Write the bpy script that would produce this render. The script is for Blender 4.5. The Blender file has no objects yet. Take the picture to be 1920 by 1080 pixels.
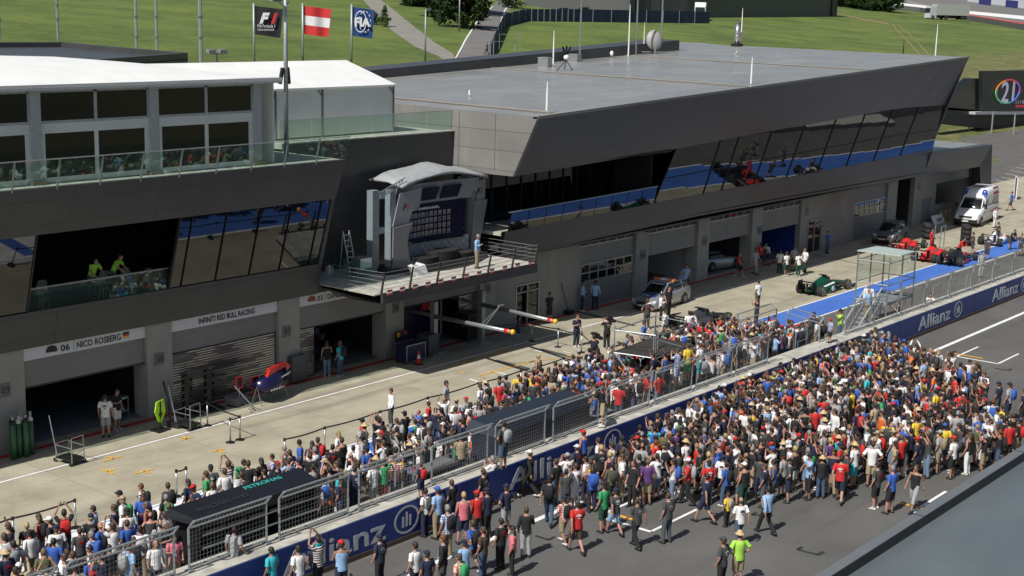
import bpy, bmesh, math, random
import numpy as np
from mathutils import Vector, Matrix
random.seed(11); RNG = np.random.default_rng(5)
SC = bpy.context.scene; COL = SC.collection
# ------------------------------------------------------------------ camera
FPX = 2650.0; CAMH = 17.5
_X = np.array([3145-960, -(66-540), -FPX]); _X /= np.linalg.norm(_X)
_Z = np.cross(np.array([1, -.025, 0.]), _X); _Z /= np.linalg.norm(_Z)
if _Z[1] < 0: _Z = -_Z
_Y = np.cross(_Z, _X); RC = np.array([_X, _Y, _Z]); CC = np.array([0, 0, CAMH])
cd = bpy.data.cameras.new('camera'); cam = bpy.data.objects.new('camera', cd); COL.objects.link(cam)
cd.sensor_width = 36; cd.lens = FPX/1920*36; cd.clip_start = 1; cd.clip_end = 6000
mw = Matrix.Identity(4)
for i in range(3):
    for j in range(3): mw[i][j] = RC[i, j]
mw[2][3] = CAMH; cam.matrix_world = mw; SC.camera = cam
# ------------------------------------------------------------------ light
SUN_EL = 50.0; SUN_AZ = (-1.0, -0.06)         # direction towards the sun
w = bpy.data.worlds.new('World'); SC.world = w; w.use_nodes = True
nt = w.node_tree; bg = nt.nodes['Background']; sky = nt.nodes.new('ShaderNodeTexSky')
sky.sky_type = 'NISHITA'; sky.sun_disc = False; sky.sun_elevation = math.radians(SUN_EL)
sky.sun_rotation = math.atan2(SUN_AZ[0], SUN_AZ[1]); sky.air_density = 1.0; sky.dust_density = 2.0
nt.links.new(sky.outputs[0], bg.inputs[0]); bg.inputs[1].default_value = 0.058
sl = bpy.data.lights.new('sun', 'SUN'); sl.energy = 4.6; sl.angle = math.radians(.5); sl.color = (1, .965, .9)
so = bpy.data.objects.new('sun', sl); COL.objects.link(so)
_a = Vector((SUN_AZ[0], SUN_AZ[1], 0)).normalized()*math.cos(math.radians(SUN_EL)) + Vector((0, 0, math.sin(math.radians(SUN_EL))))
so.rotation_euler = _a.to_track_quat('Z', 'Y').to_euler(); so.location = (0, 0, 60)
SC.view_settings.view_transform = 'Standard'; SC.view_settings.look = 'None'; SC.view_settings.exposure = 0.16; SC.view_settings.gamma = 1
# ------------------------------------------------------------------ where things stand (read off the photograph, on real planes)
def ray(u, v): return RC @ np.array([u-960, -(v-540), -FPX])
def on_z(u, v, z=0.):
    d = ray(u, v); return Vector(CC + (z-CC[2])/d[2]*d)
def on_y(u, v, y):
    d = ray(u, v); return Vector(CC + (y-CC[1])/d[1]*d)
def on_x(u, v, x):
    d = ray(u, v); return Vector(CC + (x-CC[0])/d[0]*d)
TS, TY = .08, 80.
def ter_z(x, y): return max(0., TS*(y-TY))
def on_ter(u, v):
    d = ray(u, v); p = on_z(u, v)
    if p.y > TY or d[2] >= 0:
        n = np.array([0, -TS, 1.]); q = np.array([0, TY, 0.]); return Vector(CC + (n@(q-CC))/(n@d)*d)
    return p
def proj(p):
    c = RC.T @ (np.array(p, float)-CC); return 960+FPX*c[0]/-c[2], 540-FPX*c[1]/-c[2]
def height_at(p, vtop):
    lo, hi = p[2], p[2]+60
    for _ in range(40):
        m = (lo+hi)/2
        if proj((p[0], p[1], m))[1] > vtop: lo = m
        else: hi = m
    return m-p[2]
# ------------------------------------------------------------------ materials
MATS = {}
def mat(name, col, rough=.6, metal=0., noise=.12, nscale=6., bump=0., ior=1.5, emit=0., spec=None):
    if name in MATS: return MATS[name]
    m = bpy.data.materials.new(name); m.use_nodes = True; t = m.node_tree; b = t.nodes['Principled BSDF']
    c = (*col, 1) if len(col) == 3 else col
    b.inputs['Roughness'].default_value = rough; b.inputs['Metallic'].default_value = metal; b.inputs['IOR'].default_value = ior
    if spec is not None: b.inputs['Specular IOR Level'].default_value = spec
    if noise > 0:
        tc = t.nodes.new('ShaderNodeTexCoord'); n = t.nodes.new('ShaderNodeTexNoise'); n.inputs['Scale'].default_value = nscale; n.inputs['Detail'].default_value = 6
        t.links.new(tc.outputs['Object'], n.inputs['Vector'])
        r = t.nodes.new('ShaderNodeMapRange'); r.inputs[1].default_value = .3; r.inputs[2].default_value = .7
        r.inputs[3].default_value = 1-noise; r.inputs[4].default_value = 1+noise; t.links.new(n.outputs[0], r.inputs[0])
        mx = t.nodes.new('ShaderNodeVectorMath'); mx.operation = 'SCALE'; mx.inputs[0].default_value = c[:3]
        t.links.new(r.outputs[0], mx.inputs['Scale']); t.links.new(mx.outputs[0], b.inputs['Base Color'])
        if bump:
            bp = t.nodes.new('ShaderNodeBump'); bp.inputs['Strength'].default_value = bump; bp.inputs['Distance'].default_value = .02
            t.links.new(n.outputs[0], bp.inputs['Height']); t.links.new(bp.outputs[0], b.inputs['Normal'])
    else: b.inputs['Base Color'].default_value = c
    if emit: b.inputs['Emission Color'].default_value = c; b.inputs['Emission Strength'].default_value = emit
    MATS[name] = m; return m
def nodes(m): t = m.node_tree; return t, t.nodes, t.links, t.nodes['Principled BSDF']
def math_n(t, op, a=None, b=None):
    n = t.nodes.new('ShaderNodeMath'); n.operation = op
    for i, v in enumerate((a, b)):
        if v is None: continue
        if isinstance(v, (int, float)): n.inputs[i].default_value = v
        else: t.links.new(v, n.inputs[i])
    return n.outputs[0]
def mixc(t, f, a, b):
    n = t.nodes.new('ShaderNodeMix'); n.data_type = 'RGBA'
    for s, v in ((0, f), (6, a), (7, b)):
        if isinstance(v, (int, float)): n.inputs[s].default_value = v
        elif isinstance(v, tuple): n.inputs[s].default_value = (*v, 1) if len(v) == 3 else v
        else: t.links.new(v, n.inputs[s])
    return n.outputs[2]
def noise_n(t, scale, detail=6, vec=None, stretch=None, rough=.55):
    n = t.nodes.new('ShaderNodeTexNoise'); n.inputs['Scale'].default_value = scale; n.inputs['Detail'].default_value = detail; n.inputs['Roughness'].default_value = rough
    tc = t.nodes.new('ShaderNodeTexCoord'); o = tc.outputs['Object']
    if stretch:
        mp = t.nodes.new('ShaderNodeMapping'); mp.inputs['Scale'].default_value = stretch; t.links.new(o, mp.inputs[0]); o = mp.outputs[0]
    t.links.new(o, n.inputs['Vector']); return n.outputs[0]
def ramp(t, f, stops):
    n = t.nodes.new('ShaderNodeValToRGB'); e = n.color_ramp.elements
    while len(e) > 1: e.remove(e[0])
    e[0].position = stops[0][0]; e[0].color = (*stops[0][1], 1)
    for p, c in stops[1:]: q = e.new(p); q.color = (*c, 1)
    t.links.new(f, n.inputs[0]); return n.outputs[0]
def new_mat(name, rough=.8):
    m = bpy.data.materials.new(name); m.use_nodes = True; m.node_tree.nodes['Principled BSDF'].inputs['Roughness'].default_value = rough; MATS[name] = m; return m
def seams(t, sx, sz, ox=0., oz=0., wid=.018, axis2='Z'):
    tc = t.nodes.new('ShaderNodeTexCoord'); sp = t.nodes.new('ShaderNodeSeparateXYZ'); t.links.new(tc.outputs['Object'], sp.inputs[0])
    def line(o, s, off):
        f = math_n(t, 'FRACT', math_n(t, 'DIVIDE', math_n(t, 'ADD', o, 1000*s+off), s)); return math_n(t, 'LESS_THAN', f, wid/s)
    return math_n(t, 'MAXIMUM', line(sp.outputs[0], sx, ox), line(sp.outputs[axis2], sz, oz))
def panel_mat(name, col, sx, sz, ox=0, oz=0, rough=.42, metal=.0, axis2='Z', dark=.35, wid=.025):
    m = new_mat(name, rough); t, N, L, b = nodes(m); b.inputs['Metallic'].default_value = metal
    f = seams(t, sx, sz, ox, oz, wid, axis2); n = noise_n(t, .35, 3)
    base = ramp(t, n, [(.3, tuple(c*.88 for c in col)), (.7, tuple(c*1.12 for c in col))])
    tc_ = N.new('ShaderNodeTexCoord'); s_ = N.new('ShaderNodeSeparateXYZ'); L.new(tc_.outputs['Object'], s_.inputs[0]); cb = N.new('ShaderNodeCombineXYZ')
    L.new(math_n(t, 'FLOOR', math_n(t, 'DIVIDE', math_n(t, 'ADD', s_.outputs[0], 1000*sx+ox), sx)), cb.inputs[0]); L.new(math_n(t, 'FLOOR', math_n(t, 'DIVIDE', math_n(t, 'ADD', s_.outputs[axis2], 1000*sz+oz), sz)), cb.inputs[1])
    wn = N.new('ShaderNodeTexWhiteNoise'); L.new(cb.outputs[0], wn.inputs[0]); base = mixc(t, math_n(t, 'MULTIPLY', wn.outputs[0], .16), base, tuple(c*.45 for c in col))
    st = ramp(t, noise_n(t, 1.1, 6, stretch=(1, 1, .12)), [(.55, (0, 0, 0)), (.75, (1, 1, 1))]); base = mixc(t, math_n(t, 'MULTIPLY', st, .14), base, tuple(min(1, c*1.9) for c in col))
    L.new(mixc(t, f, base, tuple(c*dark for c in col)), b.inputs['Base Color']); return m
# ground materials
m = new_mat('pit_concrete', .85); t, N, L, b = nodes(m)
c = ramp(t, noise_n(t, .55, 8, rough=.65), [(.25, (.25, .228, .165)), (.5, (.35, .322, .24)), (.75, (.43, .40, .305))])
c = mixc(t, math_n(t, 'MULTIPLY', ramp(t, noise_n(t, .5, 5, stretch=(.12, 1.4, 1)), [(.52, (0, 0, 0)), (.68, (1, 1, 1))]), .45), c, (.13, .12, .095))
c = mixc(t, math_n(t, 'MULTIPLY', ramp(t, noise_n(t, .16, 4), [(.55, (0, 0, 0)), (.72, (1, 1, 1))]), .3), c, (.36, .32, .24))
L.new(mixc(t, math_n(t, 'MULTIPLY', seams(t, 6, 4.2, 1.5, 2.3, .03, 'Y'), .55), c, (.1, .09, .07)), b.inputs['Base Color'])
m = new_mat('asphalt', .8); t, N, L, b = nodes(m)
c = ramp(t, noise_n(t, .3, 8, rough=.6), [(.3, (.082, .081, .078)), (.7, (.122, .119, .112))])
c = mixc(t, math_n(t, 'MULTIPLY', ramp(t, noise_n(t, .8, 4, stretch=(.05, 1.6, 1)), [(.55, (0, 0, 0)), (.75, (1, 1, 1))]), .5), c, (.045, .043, .041))
c = mixc(t, math_n(t, 'MULTIPLY', ramp(t, noise_n(t, 60, 2), [(.4, (0, 0, 0)), (.7, (1, 1, 1))]), .25), c, (.15, .145, .135))
c = mixc(t, math_n(t, 'MULTIPLY', ramp(t, noise_n(t, .11, 3), [(.5, (0, 0, 0)), (.53, (1, 1, 1))]), .16), c, (.045, .045, .045))
c = mixc(t, math_n(t, 'MULTIPLY', ramp(t, noise_n(t, 2.2, 9, stretch=(.3, 1, 1), rough=.8), [(.6, (0, 0, 0)), (.7, (1, 1, 1))]), .35), c, (.15, .145, .13))
L.new(c, b.inputs['Base Color'])
m = new_mat('pit_asphalt', .85); t, N, L, b = nodes(m)
L.new(ramp(t, noise_n(t, .5, 8), [(.3, (.085, .082, .077)), (.7, (.125, .12, .112))]), b.inputs['Base Color'])
m = new_mat('blue_paint', .7); t, N, L, b = nodes(m)
L.new(ramp(t, noise_n(t, .8, 8, stretch=(.3, 1, 1)), [(.3, (.045, .13, .46)), (.7, (.07, .18, .56))]), b.inputs['Base Color'])
m = new_mat('grass', .95); t, N, L, b = nodes(m)
g = ramp(t, noise_n(t, .05, 10, rough=.75), [(.3, (.03, .058, .008)), (.44, (.064, .104, .014)), (.56, (.105, .15, .022)), (.72, (.16, .19, .04))])
g = mixc(t, math_n(t, 'MULTIPLY', ramp(t, noise_n(t, .8, 6, stretch=(1, .5, 1), rough=.8), [(.45, (0, 0, 0)), (.62, (1, 1, 1))]), .4), g, (.15, .17, .05))
tc = N.new('ShaderNodeTexCoord'); sp = N.new('ShaderNodeSeparateXYZ'); L.new(tc.outputs['Object'], sp.inputs[0])
bank = N.new('ShaderNodeMapRange'); bank.inputs[1].default_value = 7; bank.inputs[2].default_value = 9.5; bank.inputs[3].default_value = 1; bank.inputs[4].default_value = 0
L.new(math_n(t, 'ADD', sp.outputs[2], math_n(t, 'MULTIPLY', noise_n(t, .05, 5), 3)), bank.inputs[0])
br = ramp(t, noise_n(t, .35, 9, rough=.8, stretch=(.6, 1, 1)), [(.4, (.07, .1, .022)), (.5, (.13, .125, .045)), (.62, (.24, .2, .1))])
L.new(mixc(t, math_n(t, 'MULTIPLY', bank.outputs[0], .8), g, br), b.inputs['Base Color'])
bp = N.new('ShaderNodeBump'); bp.inputs['Strength'].default_value = .8; bp.inputs['Distance'].default_value = .3
L.new(noise_n(t, 1.5, 8, rough=.8), bp.inputs['Height']); L.new(bp.outputs[0], b.inputs['Normal'])
panel_mat('fascia', (.054, .056, .059), 4.0, .93, 1.1, .27, rough=.38)
panel_mat('fascia_light', (.17, .165, .155), 2.75, 1.02, .6, .1, rough=.4, axis2='Z')
panel_mat('end_panel', (.2, .195, .185), 1e4, 1.02, 0, .1, rough=.4)
panel_mat('roof_membrane', (.25, .25, .243), 9.3, 1.55, 0, 0, rough=.3, axis2='Y', dark=.72, wid=.05)
t, N, L, b = nodes(MATS['roof_membrane'])
L.new(ramp(t, noise_n(t, .5, 5, stretch=(.4, 1, 1)), [(.3, (.2,)*3), (.7, (.42,)*3)]), b.inputs['Roughness'])
panel_mat('concrete_wall', (.27, .26, .235), 3.7, 50, 0, 0, rough=.85, dark=.6, wid=.02)
panel_mat('shutter', (.205, .205, .205), 1e4, .11, 0, 0, rough=.5, dark=.75, wid=.012)
mat('pillar', (.3, .295, .27), .85, noise=.1, nscale=1.5)
m = mat('glass_dark', (.005, .008, .010), .02, ior=1.68, noise=0)
mat('glass_black', (.006, .006, .007), .04, ior=1.55, noise=0)
m = new_mat('glass_clear', .02); t, N, L, b = nodes(m)
tr = N.new('ShaderNodeBsdfTransparent'); tr.inputs[0].default_value = (.82, .92, .88, 1); gl = N.new('ShaderNodeBsdfGlossy'); gl.inputs['Roughness'].default_value = .02; gl.inputs[0].default_value = (.8, 1, .93, 1)
df = N.new('ShaderNodeBsdfDiffuse'); df.inputs[0].default_value = (.35, .5, .45, 1)
m1 = N.new('ShaderNodeMixShader'); m1.inputs[0].default_value = .08; L.new(tr.outputs[0], m1.inputs[1]); L.new(gl.outputs[0], m1.inputs[2])
m2 = N.new('ShaderNodeMixShader'); m2.inputs[0].default_value = .035; L.new(m1.outputs[0], m2.inputs[1]); L.new(df.outputs[0], m2.inputs[2]); L.new(m2.outputs[0], N['Material Output'].inputs[0])
mat('frame_dark', (.02, .02, .022), .5); mat('steel', (.38, .4, .41), .38, .7); mat('galvanised', (.33, .36, .37), .5, .45, noise=.18, nscale=9)
mat('black', (.012, .012, .013), .5); mat('rubber', (.018, .018, .018), .8); mat('white_paint', (.78, .78, .77), .55, noise=.08)
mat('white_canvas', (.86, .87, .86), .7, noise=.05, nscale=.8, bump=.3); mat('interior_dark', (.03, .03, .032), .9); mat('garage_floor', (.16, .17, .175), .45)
mat('red_paint', (.42, .035, .03), .75); mat('yellow_paint', (.72, .38, .03), .7); mat('wall_blue', (.016, .042, .22), .42, noise=.1, nscale=1.2)
mat('wall_cap', (.4, .385, .34), .85, noise=.25, nscale=2); mat('brown', (.1, .065, .045), .9); mat('letter', (.55, .57, .6), .6)
mat('banner_white', (.62, .62, .66), .6, noise=.05); mat('sign_grey', (.15, .155, .16), .6); mat('ink', (.02, .02, .022), .6); mat('track_white', (.72, .72, .71), .7, noise=.15, nscale=3)
t, N, L, b = nodes(MATS['white_canvas']); tl = N.new('ShaderNodeBsdfTranslucent'); tl.inputs[0].default_value = (.75, .8, .76, 1); mxs = N.new('ShaderNodeMixShader'); mxs.inputs[0].default_value = .22
L.new(b.outputs[0], mxs.inputs[1]); L.new(tl.outputs[0], mxs.inputs[2]); L.new(mxs.outputs[0], N['Material Output'].inputs[0])
# ------------------------------------------------------------------ mesh builder
class MB:
    def __init__(s): s.v = []; s.f = []; s.mi = []
    def add(s, vs, fs, mi=0):
        o = len(s.v); s.v += [tuple(v) for v in vs]; s.f += [tuple(i+o for i in f) for f in fs]; s.mi += [mi]*len(fs); return s
    def box(s, c, d, mi=0, rot=0., M=None):
        x, y, z = (k/2 for k in d); vs = [Vector((a*x, b_*y, e*z)) for e in (-1, 1) for b_ in (-1, 1) for a in (-1, 1)]
        R = M if M is not None else Matrix.Rotation(rot, 3, 'Z'); c = Vector(c)
        return s.add([c+R@v for v in vs], [(0, 2, 3, 1), (4, 5, 7, 6), (0, 1, 5, 4), (2, 6, 7, 3), (0, 4, 6, 2), (1, 3, 7, 5)], mi)
    def bx(s, x0, x1, y0, y1, z0, z1, mi=0): return s.box(((x0+x1)/2, (y0+y1)/2, (z0+z1)/2), (x1-x0, y1-y0, z1-z0), mi)
    def quad(s, a, b_, c, d, mi=0): return s.add([a, b_, c, d], [(0, 1, 2, 3)], mi)
    def hexa(s, lo, hi, mi=0):      # lo, hi: four corners each, counter-clockwise seen from above
        return s.add(list(lo)+list(hi), [(3, 2, 1, 0), (4, 5, 6, 7), (0, 1, 5, 4), (1, 2, 6, 5), (2, 3, 7, 6), (3, 0, 4, 7)], mi)
    def prism(s, pts, d, mi=0):     # planar outline pts, extruded by vector d
        n = len(pts); d = Vector(d); P = [Vector(p) for p in pts]
        return s.add(P+[p+d for p in P], [tuple(range(n))[::-1], tuple(range(n, 2*n))]+[(i, (i+1) % n, n+(i+1) % n, n+i) for i in range(n)], mi)
    def tube(s, pts, r, n=8, mi=0, cap=True):
        P = [Vector(p) for p in pts]; rs = r if isinstance(r, (list, tuple)) else [r]*len(P); o = len(s.v); prev = None
        for i, p in enumerate(P):
            d = (P[min(i+1, len(P)-1)]-P[max(i-1, 0)]).normalized()
            ref = Vector((0, 0, 1)) if abs(d.z) < .95 else Vector((1, 0, 0))
            u = d.cross(ref).normalized() if prev is None else (prev-d*prev.dot(d)).normalized()
            prev = u; v = d.cross(u)
            for k in range(n):
                a = 2*math.pi*k/n; s.v.append(tuple(p+(u*math.cos(a)+v*math.sin(a))*rs[i]))
        fs = [(o+i*n+k, o+i*n+(k+1) % n, o+(i+1)*n+(k+1) % n, o+(i+1)*n+k) for i in range(len(P)-1) for k in range(n)]
        if cap: fs += [tuple(o+k for k in range(n))[::-1], tuple(o+(len(P)-1)*n+k for k in range(n))]
        s.f += fs; s.mi += [mi]*len(fs); return s
    def rings(s, rings, mi=0, cap=True):
        n = len(rings[0]); o = len(s.v)
        for r in rings: s.v += [tuple(p) for p in r]
        fs = [(o+i*n+k, o+i*n+(k+1) % n, o+(i+1)*n+(k+1) % n, o+(i+1)*n+k) for i in range(len(rings)-1) for k in range(n)]
        if cap: fs += [tuple(o+k for k in range(n))[::-1], tuple(o+(len(rings)-1)*n+k for k in range(n))]
        s.f += fs; s.mi += [mi]*len(fs); return s
    def sph(s, c, r, nu=12, nv=8, mi=0, M=None):
        r = r if isinstance(r, (tuple, list)) else (r, r, r); c = Vector(c)
        rr = []
        for j in range(nv+1):
            t_ = -math.pi/2+math.pi*(j*.98+.01*nv)/nv; q = []
            for i in range(nu):
                a = 2*math.pi*i/nu; p = Vector((r[0]*math.cos(t_)*math.cos(a), r[1]*math.cos(t_)*math.sin(a), r[2]*math.sin(t_)))
                q.append(c+(M@p if M is not None else p))
            rr.append(q)
        return s.rings(rr, mi)
    def build(s, name, mats, parent=None, smooth=False, loc=None):
        me = bpy.data.meshes.new(name); me.from_pydata(s.v, [], s.f)
        for m_ in (mats if isinstance(mats, (list, tuple)) else [mats]): me.materials.append(MATS[m_] if isinstance(m_, str) else m_)
        me.polygons.foreach_set('material_index', s.mi)
        if smooth: me.polygons.foreach_set('use_smooth', [True]*len(s.f))
        me.update(); o = bpy.data.objects.new(name, me); COL.objects.link(o)
        if parent is not None: o.parent = parent
        if loc is not None: o.location = loc
        return o
def tag(o, label=None, cat=None, group=None, kind=None):
    if label: o['label'] = label
    if cat: o['category'] = cat
    if group: o['group'] = group
    if kind: o['kind'] = kind
    return o
def empty(name, loc, rz=0., label=None, cat=None, group=None):
    o = bpy.data.objects.new(name, None); COL.objects.link(o); o.location = loc; o.rotation_euler = (0, 0, rz); o.empty_display_size = .3
    return tag(o, label, cat, group)
KIDS = {}
def kids(o): return [c for c in o.children]
def copy_tree(o, parent=None):
    c = o.copy(); COL.objects.link(c)
    if parent is not None: c.parent = parent
    for ch in kids(o): copy_tree(ch, c)
    return c
def struct(name, mb, mats, smooth=False): return tag(mb.build(name, mats, smooth=smooth), kind='structure')
FONT_CACHE = {}
def text_mesh(txt, size, bold=0., shear=0.):
    k = (txt, size, bold, shear)
    if k in FONT_CACHE: return FONT_CACHE[k]
    cu = bpy.data.curves.new('lettering', 'FONT'); cu.body = txt; cu.size = size; cu.offset = bold; cu.shear = shear; cu.extrude = .004; cu.resolution_u = 3
    o = bpy.data.objects.new('lettering', cu); COL.objects.link(o); bpy.context.view_layer.update()
    dg = bpy.context.evaluated_depsgraph_get(); me = bpy.data.meshes.new_from_object(o.evaluated_get(dg)); COL.objects.unlink(o); bpy.data.objects.remove(o)
    FONT_CACHE[k] = me; return me
def text(txt, size, origin, xd, yd, material, parent, name='lettering', bold=0., width=None, shear=0.):
    me = text_mesh(txt, size, bold, shear).copy(); me.materials.clear(); me.materials.append(MATS[material] if isinstance(material, str) else material)
    n = len(me.vertices); a = np.empty(n*3); me.vertices.foreach_get('co', a); a = a.reshape(-1, 3)
    if width: a[:, 0] *= width/(a[:, 0].max()-a[:, 0].min())
    x = Vector(xd).normalized(); y = Vector(yd).normalized(); z = x.cross(y); M = np.array([x, y, z]).T
    me.vertices.foreach_set('co', (a@M.T+np.array(origin)).ravel()); me.update()
    o = bpy.data.objects.new(name, me); COL.objects.link(o)
    if parent is not None: o.parent = parent
    return o
# ================================================================== SETTING
def sheet(name, pts, z, m):
    b_ = MB(); b_.add([(p[0], p[1], z) for p in pts], [tuple(range(len(pts)))]); return struct(name, b_, m)
# hill and meadow: one sheet to the horizon
xs = [-300, -100, 0, 50, 100, 150, 200, 260, 340, 450, 600, 900, 1400, 2200, 4000]; ys = [-400, -60, 0, 60, 74, 77, 80, 83, 86, 90, 100, 115, 130, 150, 180, 220, 300, 450, 700, 1200, 2200]
b_ = MB(); V = []
def soft(x, y):
    return ter_z(x, y)
for y in ys:
    for x in xs: V.append((x, y, soft(x, y)-.01))
n = len(xs)
b_.add(V, [(j*n+i, j*n+i+1, (j+1)*n+i+1, (j+1)*n+i) for j in range(len(ys)-1) for i in range(n-1)]); struct('ground', b_, 'grass', True)
sheet('track', [(-30, 2), (420, 2), (420, 30.2), (-30, 30.2)], .004, 'asphalt')
sheet('pit_apron', [(-30, 30.2), (420, 30.2), (420, 37.0), (-30, 37.0)], .004, 'pit_asphalt')
sheet('painted_logo', [(8, 37.0), (40.2, 37.0), (41.3, 39.0), (8, 39.0)], .012, 'track_white')
for k_ in range(10): sheet('painted_logo', [(12+k_*2.9, 37.2), (12.8+k_*2.9, 37.2), (13.7+k_*2.9, 38.8), (12.9+k_*2.9, 38.8)], .016, 'blue_paint')
sheet('pit_lane', [(-30, 39.1), (150, 39.1), (420, 39.1), (420, 58), (150, 62), (132, 64), (132, 49), (-30, 49)], .004, 'pit_concrete')
sheet('fast_lane', [(-30, 36.9), (420, 36.9), (420, 39.1), (-30, 39.1)], .008, 'blue_paint')
pk = [on_z(u, v) for u, v in [(1845, 395), (1925, 376), (1960, 330), (1875, 303), (1757, 238), (1600, 160)]]
sheet('parking', [(132, 49), (131, 60), pk[3], (222, 91), (330, 155), (420, 160), (420, 58), (150, 55)], .012, 'pit_asphalt')
def stripe(name, x0, x1, y0, y1, m, z=.016): return sheet(name, [(x0, y0), (x1, y0), (x1, y1), (x0, y1)], z, m)
stripe('lane_line', -30, 420, 36.83, 36.95, 'track_white'); stripe('lane_line', -30, 420, 39.05, 39.17, 'track_white')
stripe('lane_line', -30, 93.4, 45.08, 45.2, 'track_white'); stripe('lane_line', 93.4, 150, 45.0, 45.03, 'black')
stripe('threshold_line', -30, 92, 47.55, 47.86, 'red_paint')
stripe('track_line', -30, 420, 28.27, 28.5, 'track_white')
for (xa, xb) in ((58, 62.8), (62.9, 64.9)): pass
# drains across the pit lane
for x in (64.6, 65.3, 51.8, 58.9):
    pass
def seg(name, a, b__, wd, m, z=.02):
    a = Vector((a[0], a[1], 0)); c = Vector((b__[0], b__[1], 0)); d = (c-a).normalized(); nn = Vector((-d.y, d.x, 0))*wd/2
    return sheet(name, [a-nn, c-nn, c+nn, a+nn], z, m)
def pseg(name, p, q, wd, m, z=.02): return seg(name, on_z(*p), on_z(*q), wd, m, z)
mat('drain', (.07, .068, .06), .9)
pseg('drain_channel', (1080, 584), (1190, 611), .35, 'drain'); pseg('drain_channel', (1013, 655), (1080, 672), .35, 'drain'); pseg('drain_channel', (929, 676), (990, 692), .35, 'drain')
pseg('drain_channel', (1506, 473), (1618, 497), .12, 'drain')
for p, q in [((838, 691), (950, 657)), ((950, 657), (958, 651)), ((896, 706), (1006, 676)), ((1006, 676), (1041, 674)), ((862, 697), (872, 700)),
             ((146*1., 867.0), (171, 856.0)), ((938, 655), (948, 660)), ((855, 681), (863, 684)), ((923, 698), (932, 702)),
             ((194, 866), (229, 856)), ((200, 856), (213, 861)), ((188, 879.5), (213, 889)), ((201, 885), (216, 880)), ((252, 889), (287, 880)), ((270, 884), (281, 888)),
             ((338, 826), (362, 820)), ((341, 819.5), (352, 824)), ((397, 848), (421, 842)), ((408, 845), (419, 849.5)), ((1062, 666), (1072, 669))]:
    if p[0] == 146: continue
    pseg('box_marking', p, q, .1, 'yellow_paint', .022)
for p, q in [((930, 698), (950, 703)), ((880, 711), (897, 717)), ((1002, 657), (1017, 661)), ((1056, 660), (1071, 663)), ((994, 643.5), (1008, 646.5))]: pseg('box_marking', p, q, .12, 'track_white', .022)
# starting grid boxes: the same painted box every 16 m on each side
def grid_box(x, y0, y1):
    seg('grid_marking', (x, y0), (x, y1), .16, 'track_white'); 
    seg('grid_marking', (x+.08, y1), (x+3.0, y1), .12, 'track_white', .021); seg('grid_marking', (x+.08, y0), (x+3.0, y0), .12, 'track_white', .021)
    seg('grid_marking', (x+.55, y0+1.0), (x+.55, y1+.75), .16, 'yellow_paint', .022)
g1 = on_z(1217, 997); g2 = on_z(1873, 683); g3 = on_z(1702, 958)
for k in range(-1, 5): grid_box(g1.x+k*(g2.x-g1.x)/2, 24.8, 27.0)
for k in range(-1, 4):
    x = g3.x+k*(g2.x-g1.x)/2; grid_box(x, 16.6, 18.9)
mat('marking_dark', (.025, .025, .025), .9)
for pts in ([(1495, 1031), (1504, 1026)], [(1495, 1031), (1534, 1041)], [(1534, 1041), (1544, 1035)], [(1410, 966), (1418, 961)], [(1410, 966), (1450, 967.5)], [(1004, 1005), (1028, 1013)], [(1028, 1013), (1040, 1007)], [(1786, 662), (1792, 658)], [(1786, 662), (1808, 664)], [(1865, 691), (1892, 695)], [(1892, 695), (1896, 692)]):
    pseg('grid_shadow_marking', pts[0], pts[1], .12, 'marking_dark', .019)  # dark grid marks laid flat on the asphalt
# parking bays at the far right
for i in range(7):
    a = on_z(1868+0*i, 330-i*7); pseg('parking_line', (1868+i*9, 338-i*6), (1925+i*9, 350-i*6.5), .12, 'track_white')
# roads up the hill, on the slope
def ribbon(name, pts, m, dz=.04, wid=None):
    b_ = MB(); L_ = [on_ter(*p) for p in pts[0]]; R_ = [on_ter(*p) for p in pts[1]]
    vs = [(p.x, p.y, ter_z(p.x, p.y)+dz) for p in L_+R_]; k = len(L_)
    b_.add(vs, [(i, i+1, k+i+1, k+i) for i in range(k-1)]); return struct(name, b_, m)
mat('road_grey', (.15, .145, .14), .9, nscale=.3); mat('path_grey', (.22, .205, .18), .9, nscale=.3); mat('tyre_tracks', (.19, .15, .07), .95, nscale=.4)
ribbon('access_road', ([(846, 128), (858, 105), (873, 75), (893, 45), (925, 10), (945, -12)], [(915, 128), (926, 100), (934, 75), (942, 45), (960, 10), (985, -12)]), 'road_grey')
ribbon('road_edge_line', ([(852, 112), (860, 97), (872, 74), (893, 41), (908, 25), (924, 12)], [(854, 112), (863, 97), (875, 74), (896, 41), (910, 25), (926, 12)]), 'track_white', .09)
ribbon('road_edge_line', ([(930, 70), (935, 50), (945, 20), (951, 12)], [(932, 70), (937.5, 50), (947.5, 20), (954, 12)]), 'track_white', .09)
ribbon('footpath', ([(860, 118), (848, 100), (815, 80), (770, 45), (730, 12), (700, -10)], [(838, 118), (822, 106), (778, 88), (735, 58), (700, 22), (672, -10)]), 'path_grey', .05)
ribbon('tyre_tracks', ([(1672, 45), (1678, 55), (1700, 77), (1720, 100), (1729, 110)], [(1675, 45), (1681, 55), (1704, 77), (1724, 100), (1733, 110)]), 'tyre_tracks', .05)
ribbon('tyre_tracks', ([(1682, 45), (1690, 53), (1712, 72), (1735, 98), (1745, 110)], [(1685, 45), (1693, 53), (1715, 72), (1739, 98), (1749, 110)]), 'tyre_tracks', .05)
ribbon('tyre_tracks', ([(1570, 25), (1620, 35), (1665, 43)], [(1570, 27), (1620, 38), (1667, 47)]), 'tyre_tracks', .05)
ribbon('race_track', ([(1640, -8), (1720, 5), (1800, 22), (1925, 44)], [(1640, -20), (1720, -14), (1800, -9), (1925, 0)]), 'road_grey', .05)
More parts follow.
